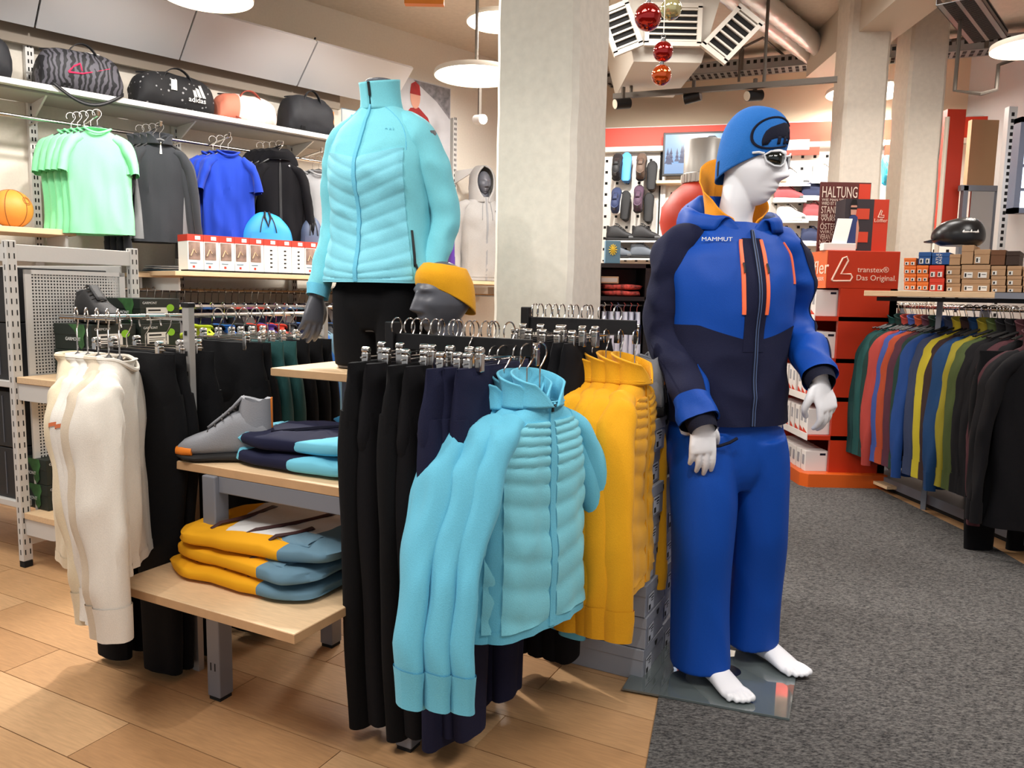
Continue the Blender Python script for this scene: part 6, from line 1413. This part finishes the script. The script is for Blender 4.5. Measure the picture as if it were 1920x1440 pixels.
m = MB(); rt_ = random.Random(3)
for i in range(46):
    x = g + .02 + rt_.random() * (Wt - 2 * g - .06); h = Ht * rt_.uniform(.12, .42); z = zt0 + Ht * rt_.uniform(.26, .34); w = .012 + h * .11
    for k in range(3): poly(m, [(x - w * (1 - k * .25), z + h * k * .28), (x + w * (1 - k * .25), z + h * k * .28), (x, z + h * (.45 + k * .28))], -.0035 - .00001 * i)
m.build('screen_trees', screen_mat('screen_trees', (36, 62, 128), .5), tv, smooth=0, kind='stuff')
m = MB(); x = Wt * .60; poly(m, [(x - .10, zt0 + Ht * .55), (x + .12, zt0 + Ht * .55), (x + .10, zt0 + Ht * .78), (x + .04, zt0 + Ht * .90), (x - .02, zt0 + Ht * .90), (x - .08, zt0 + Ht * .78)], -.005); m.build('screen_beanie', M_zip_b, tv, smooth=0)
m = MB(); poly(m, [(x - .08, zt0 + Ht * .38), (x + .09, zt0 + Ht * .38), (x + .10, zt0 + Ht * .56), (x - .09, zt0 + Ht * .56)], -.0048); m.build('screen_face', screen_mat('screen_skin', (150, 104, 100), .5), tv, smooth=0)
MB().box(Wt * .3, Wt * .7, .05, .18, zt0 + Ht * .3, zt0 + Ht * .7).build('wall_mount', M_blackmetal, tv, smooth=0)
# light shelf under the television
a0 = bl(1232, 340, -.05)[0]; z0 = bl(1232, 342, -.05)[1]
t = thing('wall_ledge', 'narrow light ledge below the television', 'shelf', bpnt(a0, 0, z0), RZB); MB().box(0, 1.3, -.2, 0, -.03, 0).build('board', M_birch, t, smooth=0); MB().box(.04, .06, -.05, 0, -1.2, -.03).build('upright', M_whitemetal, t, smooth=0)
# silver cylinder on a red stand behind the beanie
Yc = 4.5; c0 = at(1318, 345, Yc); rC = 36 / CAM_F * Yc; hC = 62 / CAM_F * Yc
t = thing('display_bust', 'red padded bust topped by a shiny silver cylinder with ribbed rim, behind the mannequin', 'bust', (c0.x, c0.y, 0))
zR = c0.z
MB().lathe([(.17, .0), (.17, .025), (.02, .05), (.02, zR - .82), (.15, zR - .80), (.185, zR - .72), (.175, zR - .60), (.165, zR - .48), (.205, zR - .33), (.235, zR - .22), (.225, zR - .13), (.17, zR - .05), (.11, zR)], 36).build('red_body', M_red, t)
m = MB(); m.lathe([(rC * 1.04, zR), (rC * 1.04, zR + .05), (rC, zR + .055), (rC, zR + hC + .04), (rC * .97, zR + hC + .045), (rC * .97, zR + hC + .01)], 40); m.build('silver_cylinder', mat('brushed_silver', (180, 176, 170), .42, .6), t)
for i in range(28): a = 2 * PI * i / 28; MB().cb((c0.x * 0 + rC * 1.05 * cos(a), rC * 1.05 * sin(a), zR + .025), (.012, .012, .045)).build('rib', mat('pale_rib', (206, 200, 190), .5), t, smooth=0)

# ================================================================== DARK SHELF WITH WHITE TROUSERS (between pillar and mannequin)
Yd = 5.6; dl, dr_ = at(1128, 500, Yd).x, at(1262, 500, Yd).x
dk = thing('dark_shelf', 'black shelf unit with folded red textiles behind the mustard jackets', 'shelf', (dl, Yd, 0)); Wd = dr_ - dl
za, zb_, zc_ = at(1170, 494, Yd).z, at(1170, 528, Yd).z, at(1170, 556, Yd).z
for z in (za, zc_): MB().box(0, Wd, 0, .45, z - .03, z).build('board', M_hang, dk, smooth=0)
MB().box(Wd * .62, Wd, .0, .45, .0, za).build('side_panel', M_hang, dk, smooth=0); MB().box(0, Wd, .44, .45, 0, za).build('back_panel', M_hang, dk, smooth=0); MB().box(-.02, 0, .0, .45, 0, za).build('side_panel', M_hang, dk, smooth=0)
MB().tube([(0, .12, zc_ - .06), (Wd * .62, .12, zc_ - .06)], .01, 6).build('rail', M_chrome, dk)
M_rp = mat('red_pattern_textile', (160, 54, 46), .8, var=.8, scale=40)
for i in range(2):
    t = thing('folded_textile', 'red patterned folded textile on the dark shelf, %s one' % ('lower', 'upper')[i], 'textile', (dl + Wd * .31, Yd + .16, zc_ + .001 + i * .045), 0, 'red textiles on the dark shelf'); m = MB(); slab_mesh(m, a=Wd * .29, b=.14, h=.044, seed=60 + i); m.build('cloth', M_rp, t)
t = thing('product_box', 'small grey box with a yellow emblem standing on the dark shelf', 'box', (at(1150, 495, Yd).x, Yd + .05, za + .001)); w_ = 28 / CAM_F * Yd / 2; h_ = 42 / CAM_F * Yd
MB().box(-w_, w_, 0, .08, 0, h_).build('carton', M_steel, t, smooth=0, bevel=.003)
m = MB()
for k in range(6): a = PI * k / 6; m.tube([(.03 * cos(a), -.002, h_ * .6 + .04 * sin(a)), (-.03 * cos(a), -.002, h_ * .6 - .04 * sin(a))], .004, 4)
m.build('emblem', mat('yellow_print', (222, 190, 60), .6), t)
t = thing('product_box', 'small wooden coloured box on the dark shelf by the pillar', 'box', (at(1146, 540, Yd).x - .02, Yd + .06, zc_ + .093)); MB().box(-.06, .08, 0, .2, 0, .05).build('carton', M_birch, t, smooth=0, bevel=.003); MB().box(-.05, .07, -.002, 0, .01, .04).build('label', M_lbl, t, smooth=0)
M_pale = fab('pale_lilac_cotton', (196, 200, 216))
def mk_pale():
    t = thing('white_trousers', '', 'trousers'); L = Loft([((0, 0, -.02), (.02, 0, 0), (0, .10, 0)), ((0, 0, -.12), (.026, 0, 0), (0, .12, 0)), ((0, 0, -.3), (.026, 0, 0), (0, .13, 0)), ((.005, -.01, -.52), (.030, 0, 0), (0, .14, 0))], 2.2, wr(.010, 20, 6, 3)); m = MB(); L.surf(m, 20, 16, True, True); m.build('folded_leg', M_pale, t); m = MB(); L.patch(m, 0, 2 * PI, .22, .26, 20, 1, .002, skirt=False); m.build('dark_band', M_navy2, t)
    MB().tube([(.0, 0, -.02), (0, 0, .01), (.012, 0, .03), (0, 0, .045)], .003, 5).build('hook', M_chrome, t); return t
P_pale = Proto(mk_pale)
for i in range(8):
    P_pale.put(V((dl + .04 + i * .048 + (.05 if i > 5 else 0), Yd + .10, zc_ - .09)), R(random.uniform(-10, 10)), 'white trousers hanging %s from the left below the dark shelf' % ORD[i], 'white trousers below the dark shelf')
# ================================================================== RED DISPLAY STAND
LX0, LX1, LY0, LY1 = 2.12, 2.61, 5.30, 6.02
st = thing('display_stand', 'red product stand with orange header and rows of white packs', 'display stand', (LX0, LY0, 0)); Wl, Dl = LX1 - LX0, LY1 - LY0
zh0, zh1 = at(1600, 541, LY0).z, at(1600, 470, LY0).z
M_lo = mat('vermilion_gloss', (186, 48, 12), .4); M_lo2 = mat('orange_gloss', (214, 92, 24), .4)
MB().box(.0, Wl, 0, Dl, zh0, zh1).build('header', M_lo, st, smooth=0, bevel=.004); MB().box(-.004, 0, 0, Dl, zh0, zh1).build('orange_face', M_lo2, st, smooth=0)
MB().box(.10, Wl, .0, .03, .10, zh0).build('front_panel', M_lo, st, smooth=0); MB().box(Wl - .05, Wl, 0, Dl, .1, zh0).build('back_panel', M_lo, st, smooth=0); MB().box(.0, Wl, Dl - .03, Dl, .1, zh0).build('side_panel', M_lo, st, smooth=0)
MB().prismz([(-.10, .0), (-.06, -.06), (Wl, -.06), (Wl, Dl), (-.10, Dl)], 0, .10).build('base', M_lo2, st, smooth=0, bevel=.004)
# emblem and words
def strok(pts, r_, nm, par, mt, y=-.003): return MB().tube([(x, y, z) for x, z in pts], r_, 6).build(nm, mt, par)
zm = (zh0 + zh1) / 2; k = .9
strok([(.035, zm - .07), (.10, zm + .075), (.125, zm + .085), (.138, zm + .06), (.095, zm - .03), (.16, zm - .03), (.172, zm - .05), (.16, zm - .075), (.045, zm - .078), (.033, zm - .07)], .006, 'emblem', st, mat('cream_print', (238, 206, 186), .6))
M_cp = MATS['cream_print']
text('word', 'transtex\u00ae', .052, M_cp, st, frame((.31, -.004, zm + .0), (1, 0, 0), (0, 0, 1)), .001); text('word', 'Das Original.', .052, M_cp, st, frame((.335, -.004, zm - .055), (1, 0, 0), (0, 0, 1)), .001)
text('word', 'L\u00f6ffler', .13, M_cp, st, frame((-.006, Dl * .30, zm + .01), (0, -1, 0), (0, 0, 1)), .001, sx=1.5); text('word', 'PASST MIR BESSER', .035, M_cp, st, frame((-.006, Dl * .30, zm - .065), (0, -1, 0), (0, 0, 1)), .001, sx=1.3)
# shelves with white packs
shz = [at(1540, y, LY0 + .2).z for y in (592, 668, 738, 808, 884)]
M_pk = mat('white_pack', (226, 222, 218), .5); M_pkg = mat('grey_print', (150, 150, 156), .6)
def mk_pack():
    t = thing('product_pack', '', 'box'); MB().box(0, .16, 0, .075, 0, .18).build('pack', M_pk, t, smooth=0, bevel=.002)
    m = MB(); m.add([(-.001, .005, .0), (-.001, .07, .0), (-.001, .07, .045), (-.001, .005, .012)], [(0, 3, 2, 1)]); m.build('red_corner', M_red, t, smooth=0); m = MB(); m.box(-.0015, 0, .02, .055, .08, .15); m.build('figure_print', M_pkg, t, smooth=0); m = MB(); m.box(.1, .14, -.0015, 0, .15, .165); m.build('mark', M_navy2, t, smooth=0); return t
P_pk = Proto(mk_pack)
for j, z in enumerate(shz):
    MB().box(-.06, Wl - .05, 0, Dl - .03, z - .03, z).build('shelf', M_lo, st, smooth=0); MB().box(-.065, -.06, 0, Dl - .03, z - .035, z + .012).build('price_rail', M_pk, st, smooth=0)
    for i in range(7):
        P_pk.put(V((LX0 - .05 + random.uniform(-.006, .006), LY0 + .035 + i * .088, z + .001)), R(random.uniform(-3, 3)), 'white pack %s from the front in the %s row of the red stand' % (ORD[i], ('top', 'second', 'third', 'fourth', 'bottom')[j]), 'white packs in the %s row' % ('top', 'second', 'third', 'fourth', 'bottom')[j])
# poster and carton on the stand
pY = LY0 + .34; p0, p1 = at(1532, 466, pY), at(1634, 343, pY)
po = thing('poster_board', 'dark red poster board with large white lettering on the red stand', 'poster', (p0.x, pY, zh1 + .001)); Wp, Hp = p1.x - p0.x, p1.z - zh1
MB().box(0, Wp, 0, .02, 0, Hp).build('board', mat('maroon_board', (86, 28, 22), .6), po, smooth=0); MB().box(Wp * .76, Wp * .99, -.002, 0, Hp * .62, Hp * .98).build('red_square', M_red, po, smooth=0)
M_cr2 = mat('cream_letter', (226, 206, 190), .6)
for s_, sz, zf, sx in (('HALTUNG', .125, .86, 1.05), ('WIE MAN SIE TRÄGT', .035, .755, 1.1), ('WIRD IST EINE FRAGE DES', .036, .70, 1.0), ('STANDPUNKT', .080, .61, .95), ('WIE AUCH BEI DER', .04, .525, 1.1), ('WIRKLICH', .04, .475, 1.1), ('ÖSTERREICH', .085, .385, .95), ('WIRD NICHT', .035, .30, 1.3), ('VERANTWORTUNG', .062, .23, .9), ('NICHT NUR', .055, .15, 1.1), ('GELEBT', .045, .08, 1.2)):
    fit_text('lettering', s_, Wp * .03, Hp * zf - sz * Hp * .62, Wp * (.70 if zf > .5 else .62), Hp * sz * 1.25, M_cr2, po, (0, -.003, 0), (1, 0, 0), (0, 0, 1))
cY = LY0 + .12; c0, c1 = at(1580, 462, cY), at(1640, 374, cY)
cb_ = thing('display_carton', 'dark display carton with red side and a printed runner, on the red stand', 'box', (c0.x, cY, zh1 + .001)); Wc, Hc = c1.x - c0.x, c1.z - zh1; W2c = at(1668, 374, cY).x - c1.x
MB().box(0, Wc, 0, .16, 0, Hc).build('carton', mat('charcoal_card', (48, 40, 46), .6), cb_, smooth=0); MB().box(Wc, Wc + W2c, 0, .16, 0, Hc).build('red_side', M_red, cb_, smooth=0)
for z in (.18, .62): MB().box(Wc * .35, Wc * .85, -.002, 0, Hc * z, Hc * (z + .2)).build('red_print', mat('vermilion_print', (206, 66, 36), .6), cb_, smooth=0)
strok([(Wc + W2c * .3, Hc * .66), (Wc + W2c * .48, Hc * .80), (Wc + W2c * .56, Hc * .78), (Wc + W2c * .48, Hc * .70), (Wc + W2c * .7, Hc * .70), (Wc + W2c * .7, Hc * .66), (Wc + W2c * .3, Hc * .66)], .003, 'emblem', cb_, M_cp, -.002); text('word', 'Löffler', .035, M_cp, cb_, frame((Wc + W2c * .5, -.002, Hc * .60), (1, 0, 0), (0, 0, 1)), .0005)
rn = MB(); poly(rn, [(Wc * .12, .0), (Wc * .40, .0), (Wc * .46, Hc * .5), (Wc * .44, Hc * .66), (Wc * .30, Hc * .72), (Wc * .16, Hc * .66), (Wc * .08, Hc * .45)], -.004); rn.build('runner_body', mat('runner_print', (46, 62, 116), .6), cb_, smooth=0)
rn = MB(); poly(rn, [(Wc * .20, Hc * .70), (Wc * .38, Hc * .70), (Wc * .40, Hc * .86), (Wc * .36, Hc * .94), (Wc * .22, Hc * .94), (Wc * .18, Hc * .84)], -.0045); rn.build('runner_head', MATS['skin_print'], cb_, smooth=0)
rn = MB(); poly(rn, [(Wc * .17, Hc * .88), (Wc * .41, Hc * .88), (Wc * .37, Hc * .99), (Wc * .22, Hc * .99)], -.005); rn.build('runner_hair', M_dark, cb_, smooth=0); MB().box(Wc * .18, Wc * .4, -.0055, -.005, Hc * .80, Hc * .84).build('runner_glasses', M_dark, cb_, smooth=0)
rn = MB(); poly(rn, [(Wc * .42, Hc * .05), (Wc * .48, Hc * .05), (Wc * .52, Hc * .45), (Wc * .46, Hc * .62), (Wc * .42, Hc * .55)], -.0042); rn.build('runner_arm', MATS['skin_print'], cb_, smooth=0)
lf = thing('leaflet_holder', 'white leaflet holder with tilted leaflet in front of the posters', 'leaflet holder', (at(1575, 466, LY0 + .05).x, LY0 + .05, zh1 + .001)); MB().box(-.12, .10, -.02, .05, 0, .05).build('tray', M_white, lf, smooth=0, bevel=.004)
m = MB(); m.add([(-.06, .0, .04), (.04, .0, .04), (.09, .04, .22), (-.01, .04, .22), (-.06, .008, .04), (.04, .008, .04), (.09, .048, .22), (-.01, .048, .22)], [(0, 1, 2, 3), (7, 6, 5, 4), (0, 4, 5, 1), (1, 5, 6, 2), (2, 6, 7, 3), (3, 7, 4, 0)]); m.build('leaflet', M_white, lf, smooth=0)

# ================================================================== RIGHT: SHELF WITH SHOE BOXES
SA, SB = V((2.14, 4.7, 0)), V((2.68, 4.295, 0)); SD = (SB - SA).normalized(); SN = V((-SD.y, SD.x, 0)); RZS = math.atan2(SD.y, SD.x)
def sl_(px, py, y=0):
    d = ray(px, py); q = SA + SN * y; k = (q - V((0, 0, CAM_H))).dot(SN) / d.dot(SN); P = V((0, 0, CAM_H)) + d * k; return (P - SA).dot(SD), P.z
ZR = sl_(1640, 545)[1]
sh = thing('wood_shelf', 'birch shelf carrying stacks of shoe boxes above the right jacket rack', 'shelf', (SA.x, SA.y, 0), RZS); sS0, sS1 = sl_(1621, 545)[0], sl_(1865, 560)[0]
MB().box(sS0, sS1, -.01, .34, ZR - .032, ZR).build('board', M_birch, sh, smooth=0, bevel=.002); MB().box(sS1, sS1 + .5, -.01, .34, ZR - .035, ZR - .002).build('grey_board', M_greymetal, sh, smooth=0); MB().box(sS0 + .05, sS1 + .45, .10, .32, ZR - .06, ZR - .035).build('under_frame', M_blackmetal, sh, smooth=0)
for s in (sS0 + .35, sS1 + .4): MB().box(s, s + .03, .30, .33, .0, ZR - .06).build('post', M_greymetal, sh, smooth=0)
M_tan = mat('kraft_card', (176, 140, 104), .75); M_orb = mat('orange_carton', (232, 118, 44), .6); M_rdb = mat('scarlet_carton', (212, 56, 30), .6); M_blb = mat('blue_carton', (24, 78, 142), .6); M_brb = mat('brown_card', (104, 66, 38), .7)
def rbox(x0, x1, yt, yb, mt, label, lab=1, group=None, dep=.27, y0=.03, lab2=None):
    s0, zb_ = sl_(x0, yb, y0); s1 = sl_(x1, yb, y0)[0]; zt = sl_((x0 + x1) / 2, yt, y0)[1]; zbm = sl_((x0 + x1) / 2, yb, y0)[1]
    zbm = max(zbm, ZR + .001)
    t = thing('shoe_box', label, 'box', SA + SD * ((s0 + s1) / 2) + SN * y0 + V((0, 0, zbm)), RZS, group); w = (s1 - s0) / 2 - .0015; h = zt - zbm - .002
    MB().box(-w, w, 0, dep, 0, h * .66).build('carton', mt, t, smooth=0, bevel=.0015); MB().box(-w - .001, w + .001, -.0015, dep + .001, h * .66, h).build('lid', mt, t, smooth=0, bevel=.0015)
    for k in range(lab):
        a = -w + w * 2 * (.10 + .5 * k); m = MB(); m.box(a, a + min(.045, w * .62), -.003, -.0016, h * .08, h * .48); m.build('size_label', M_lbl, t, smooth=0); m = MB(); m.box(a + .004, a + .012, -.0036, -.003, h * .14, h * .40); m.box(a + .018, a + min(.038, w * .55), -.0036, -.003, h * .30, h * .34); m.build('label_print', M_dark, t, smooth=0)
    if lab2:
        for k, wd_ in enumerate(lab2.split()): fit_text('lettering', wd_, h * .06, (1 - k) * w * .38 - w * .05, h * .86, w * .3, M_white, t, (w * .1, -.003, 0), (0, 0, 1), (-1, 0, 0))
    return t
og = 'orange boxes on the right shelf'; pos4 = ('bottom', 'second', 'third', 'top')
def col_boxes(px0, px1, ys, mt, tmpl, lab=1, group=None):
    n = len(ys) - 1
    for i in range(n):
        names_ = ('bottom', 'top') if n == 2 else (('bottom', 'middle', 'top') if n == 3 else pos4)
        rbox(px0, px1, ys[n - i - 1], ys[n - i], mt, tmpl % names_[i], lab, group)
col_boxes(1694, 1717, [483, 498, 513, 528, 543], M_orb, '%s orange box of the leftmost column on the right shelf', 2, og)
col_boxes(1718, 1740, [497, 513, 528, 544], M_orb, '%s box of the second column beside the orange ones', 2, og)
col_boxes(1741, 1769, [497, 521, 546], M_rdb, '%s scarlet box with white lettering on the right shelf', 2, 'scarlet boxes on the right shelf')
rbox(1721, 1745, 472, 496, M_blb, 'blue box lying on the orange boxes of the right shelf, left one', 2); rbox(1746, 1780, 473, 496, M_blb, 'blue box with upright lettering, right of the other blue one', 0, lab2='ATLE EASY')
col_boxes(1773, 1800, [498, 515, 531, 549], M_tan, '%s kraft box of the narrow column right of the scarlet boxes', 1, 'kraft boxes on the right shelf')
col_boxes(1801, 1855, [496, 523, 551], M_tan, '%s wide kraft box in the middle of the right shelf', 2, 'kraft boxes on the right shelf')
col_boxes(1857, 1885, [498, 517, 535, 553], M_tan, '%s kraft box of the second column from the right edge', 1, 'kraft boxes on the right shelf')
col_boxes(1887, 1915, [498, 517, 535, 554], M_tan, '%s kraft box of the column at the right edge', 1, 'kraft boxes on the right shelf')
col_boxes(1917, 1945, [500, 519, 537, 555], M_tan, '%s kraft box cut off by the right edge of the picture', 1, 'kraft boxes on the right shelf')
rbox(1779, 1800, 476, 497, M_tan, 'small pale kraft box under the dark helmet', 0); rbox(1801, 1824, 459, 495, M_tan, 'tall kraft box carrying the dark helmet', 0); rbox(1825, 1855, 467, 495, M_tan, 'kraft box with a label right of the helmet', 1); rbox(1856, 1884, 468, 497, M_brb, 'brown box at the top of the right shelf', 0); rbox(1885, 1911, 470, 497, mat('dark_brown_card', (52, 34, 24), .7), 'darkest brown box at the top right of the shelf', 0)
# helmet
s, z = sl_(1800, 447, .14); hp = SA + SD * s + SN * .14; hp.z = sl_(1812, 459, .03)[1] + .002
t = thing('helmet', 'black helmet with white lettering on top of the kraft boxes', 'helmet', hp, RZS)
L = Loft([((0, 0, .0), (.10, 0, 0), (0, .10, 0)), ((-.01, 0, .03), (.135, 0, 0), (0, .115, 0)), ((-.01, 0, .08), (.135, 0, 0), (0, .115, 0)), ((.0, 0, .13), (.10, 0, 0), (0, .09, 0)), ((.02, 0, .155), (.045, 0, 0), (0, .04, 0)), ((.02, 0, .16), (.004, 0, 0), (0, .004, 0))], 2.1); m = MB(); L.surf(m, 36, 24, True, False); m.build('shell', mat('black_gloss', (28, 27, 28), .3), t)
for a in (-1.0, -.7, -1.3): m = MB(); L.line(m, [(a, .35), (a + .06, .72)], .005, .002); m.build('white_stripe', M_white, t)
m = MB(); L.line(m, [(-1.3, .36), (-.7, .36)], .005, .002); m.build('white_stripe', M_white, t); m = MB(); m.grid([[L.p(PI + .7 * u, .22) + V((-.04 * v, 0, -.01 * v)) for u in (-1, -.5, 0, .5, 1)] for v in (0, .5, 1)]); m.build('visor', M_hang, t, solid=.006)

# ================================================================== RIGHT RACK OF JACKETS
RA, RB = V((2.60, 5.55, 1.262)), V((2.76, 4.02, 1.262)); RD = (RB - RA).normalized(); RZR = math.atan2(RD.y, RD.x) + PI / 2
rk = thing('garment_rack', 'chrome garment rack of colourful jackets at the right', 'rack', (RA.x, RA.y, 0), math.atan2(RD.y, RD.x)); LR = (RB - RA).length
MB().tube([(-.05, 0, 1.262), (LR, 0, 1.262)], .013, 10).build('rail', M_chrome, rk)
for s in (.0, LR * .55): MB().box(s - .02, s + .02, .16, .20, .06, 1.28).build('post', M_greymetal, rk, smooth=0); MB().tube([(s, .18, 1.262), (s, 0, 1.262)], .01, 6).build('arm', M_chrome, rk)
MB().box(-.1, LR + .1, -.05, .3, .03, .09).build('base', M_greymetal, rk, smooth=0); MB().box(.1, LR * .3, -.12, -.05, .04, .06).build('base_board', M_birch, rk, smooth=0); MB().box(-.1, LR, -.03, .28, 0, .03).build('plinth', M_dark, rk, smooth=0)
def mk_parka():
    return top_garment('winter_jacket', 'jacket', M_black2, .88, .22, 'long', 'stand', 141, .045, hanger_drop=.13, sl_len=.78, splay=.05, na=36, nt=24, amp=.014, zip_m=M_zip_b)[0]
def mk_puff():
    t, B = top_garment('puffer_jacket', 'jacket', M_black2, .92, .23, 'long', 'stand', 151, .06, hanger_drop=.13, sl_len=.82, splay=.06, na=36, nt=24, amp=.016, quilt=M_black2, zip_m=M_zip_b); return t
P_parka, P_puff = Proto(mk_parka), Proto(mk_puff)
J = [('black', None), ('black', None), ('dark teal', (24, 66, 66)), ('deep teal', (28, 82, 80)), ('bottle green', (22, 58, 54)), ('coral red', (178, 66, 58)), ('periwinkle blue', (62, 84, 156)), ('rust orange', (176, 72, 40)), ('plum', (84, 42, 58)), ('dark green', (26, 60, 52)), ('royal blue', (28, 70, 140)), ('slate blue', (54, 66, 98)), ('lemon yellow', (206, 190, 50)), ('dark brown', (58, 40, 40)), ('deep blue', (20, 64, 112)), ('olive yellow', (156, 144, 40)), ('moss green', (70, 84, 40)), ('black', None), ('black', None), ('burgundy', (74, 34, 42)), ('black', None)]
ordn = ('first', 'second', 'third', 'fourth', 'fifth', 'sixth', 'seventh', 'eighth', 'ninth', 'tenth', 'eleventh', 'twelfth', 'thirteenth', 'fourteenth', 'fifteenth', 'sixteenth', 'seventeenth', 'eighteenth', 'nineteenth', 'twentieth', 'last')
for i, (nm_, c) in enumerate(J):
    P = RA + RD * (.06 + i * (LR - .08) / (len(J) - 1)); pr = P_puff if i in (5, 10, 14, 19) else P_parka
    mm = None if c is None else fab('jacket_' + nm_.replace(' ', '_'), tuple(v * .85 for v in c), .8, sheen=0)  # colours darkened to paint in the shade over this rack
    pr.put(P, RZR + R(random.uniform(-5, 5)), '%s winter jacket on the right rack, %s from its far end' % (nm_, ordn[i]), 'winter jackets on the right rack', swap=None if mm is None else {'soft_black_fabric': mm})
    H_low.put(P, RZR, 'thin hanger on the right jacket rack', 'hangers on the right jacket rack')
for i in range(24): H_low.put(RA + RD * (.1 + i * (LR - .14) / 23), RZR + R(random.uniform(-20, 20)), 'thin hanger on the right jacket rack', 'hangers on the right jacket rack')
# nearest black jackets and trousers at the right edge
fr_n = V((2.62, 3.92, 1.20)); tag(MB().tube([V((2.74, 4.04, 1.262)), V((2.70, 3.98, 1.235)), V((2.60, 3.62, 1.215))], .012, 8).build('sloping_arm', M_chrome), 'sloping chrome arm at the near end of the right rack', 'arm')
def mk_blk():
    t, B = top_garment('winter_jacket', 'jacket', M_black2, .90, .23, 'long', 'stand', 161, .055, hanger_drop=.13, sl_len=.78, splay=.05, amp=.014, zip_m=M_zip_b)
    for a0, t0 in ((-PI / 2 - .5, .40), (-PI / 2 + .35, .45), (-PI / 2 + .75, .30)): m = MB(); B.line(m, [(a0 + .03 * u, t0 + .28 * u) for u in [i / 6 for i in range(7)]], .0035, .006); m.build('reflective_zip', M_white, t)
    return t
P_blk = Proto(mk_blk)
P_puff.put(V((2.655, 3.90, 1.222)), RZR + R(-4), 'burgundy quilted jacket behind the nearest black ones at the right edge', 'dark jackets at the near end of the right rack', swap={'soft_black_fabric': fab('jacket_burgundy', (74, 34, 42), .75)})
for i, (y, lb) in enumerate(((3.80, 'black jacket with white zips between burgundy one and the nearest black one'), (3.69, 'black jacket with white zips nearest the camera at the right edge'))):
    P_blk.put(V((2.625 - .02 * i, y, 1.22)), RZR + R(-18 - 12 * i), lb, 'dark jackets at the near end of the right rack')
P_black.put(V((2.60, 3.98, 1.15)), RZR, 'black ski trousers hanging low under the dark jackets at the right', None)
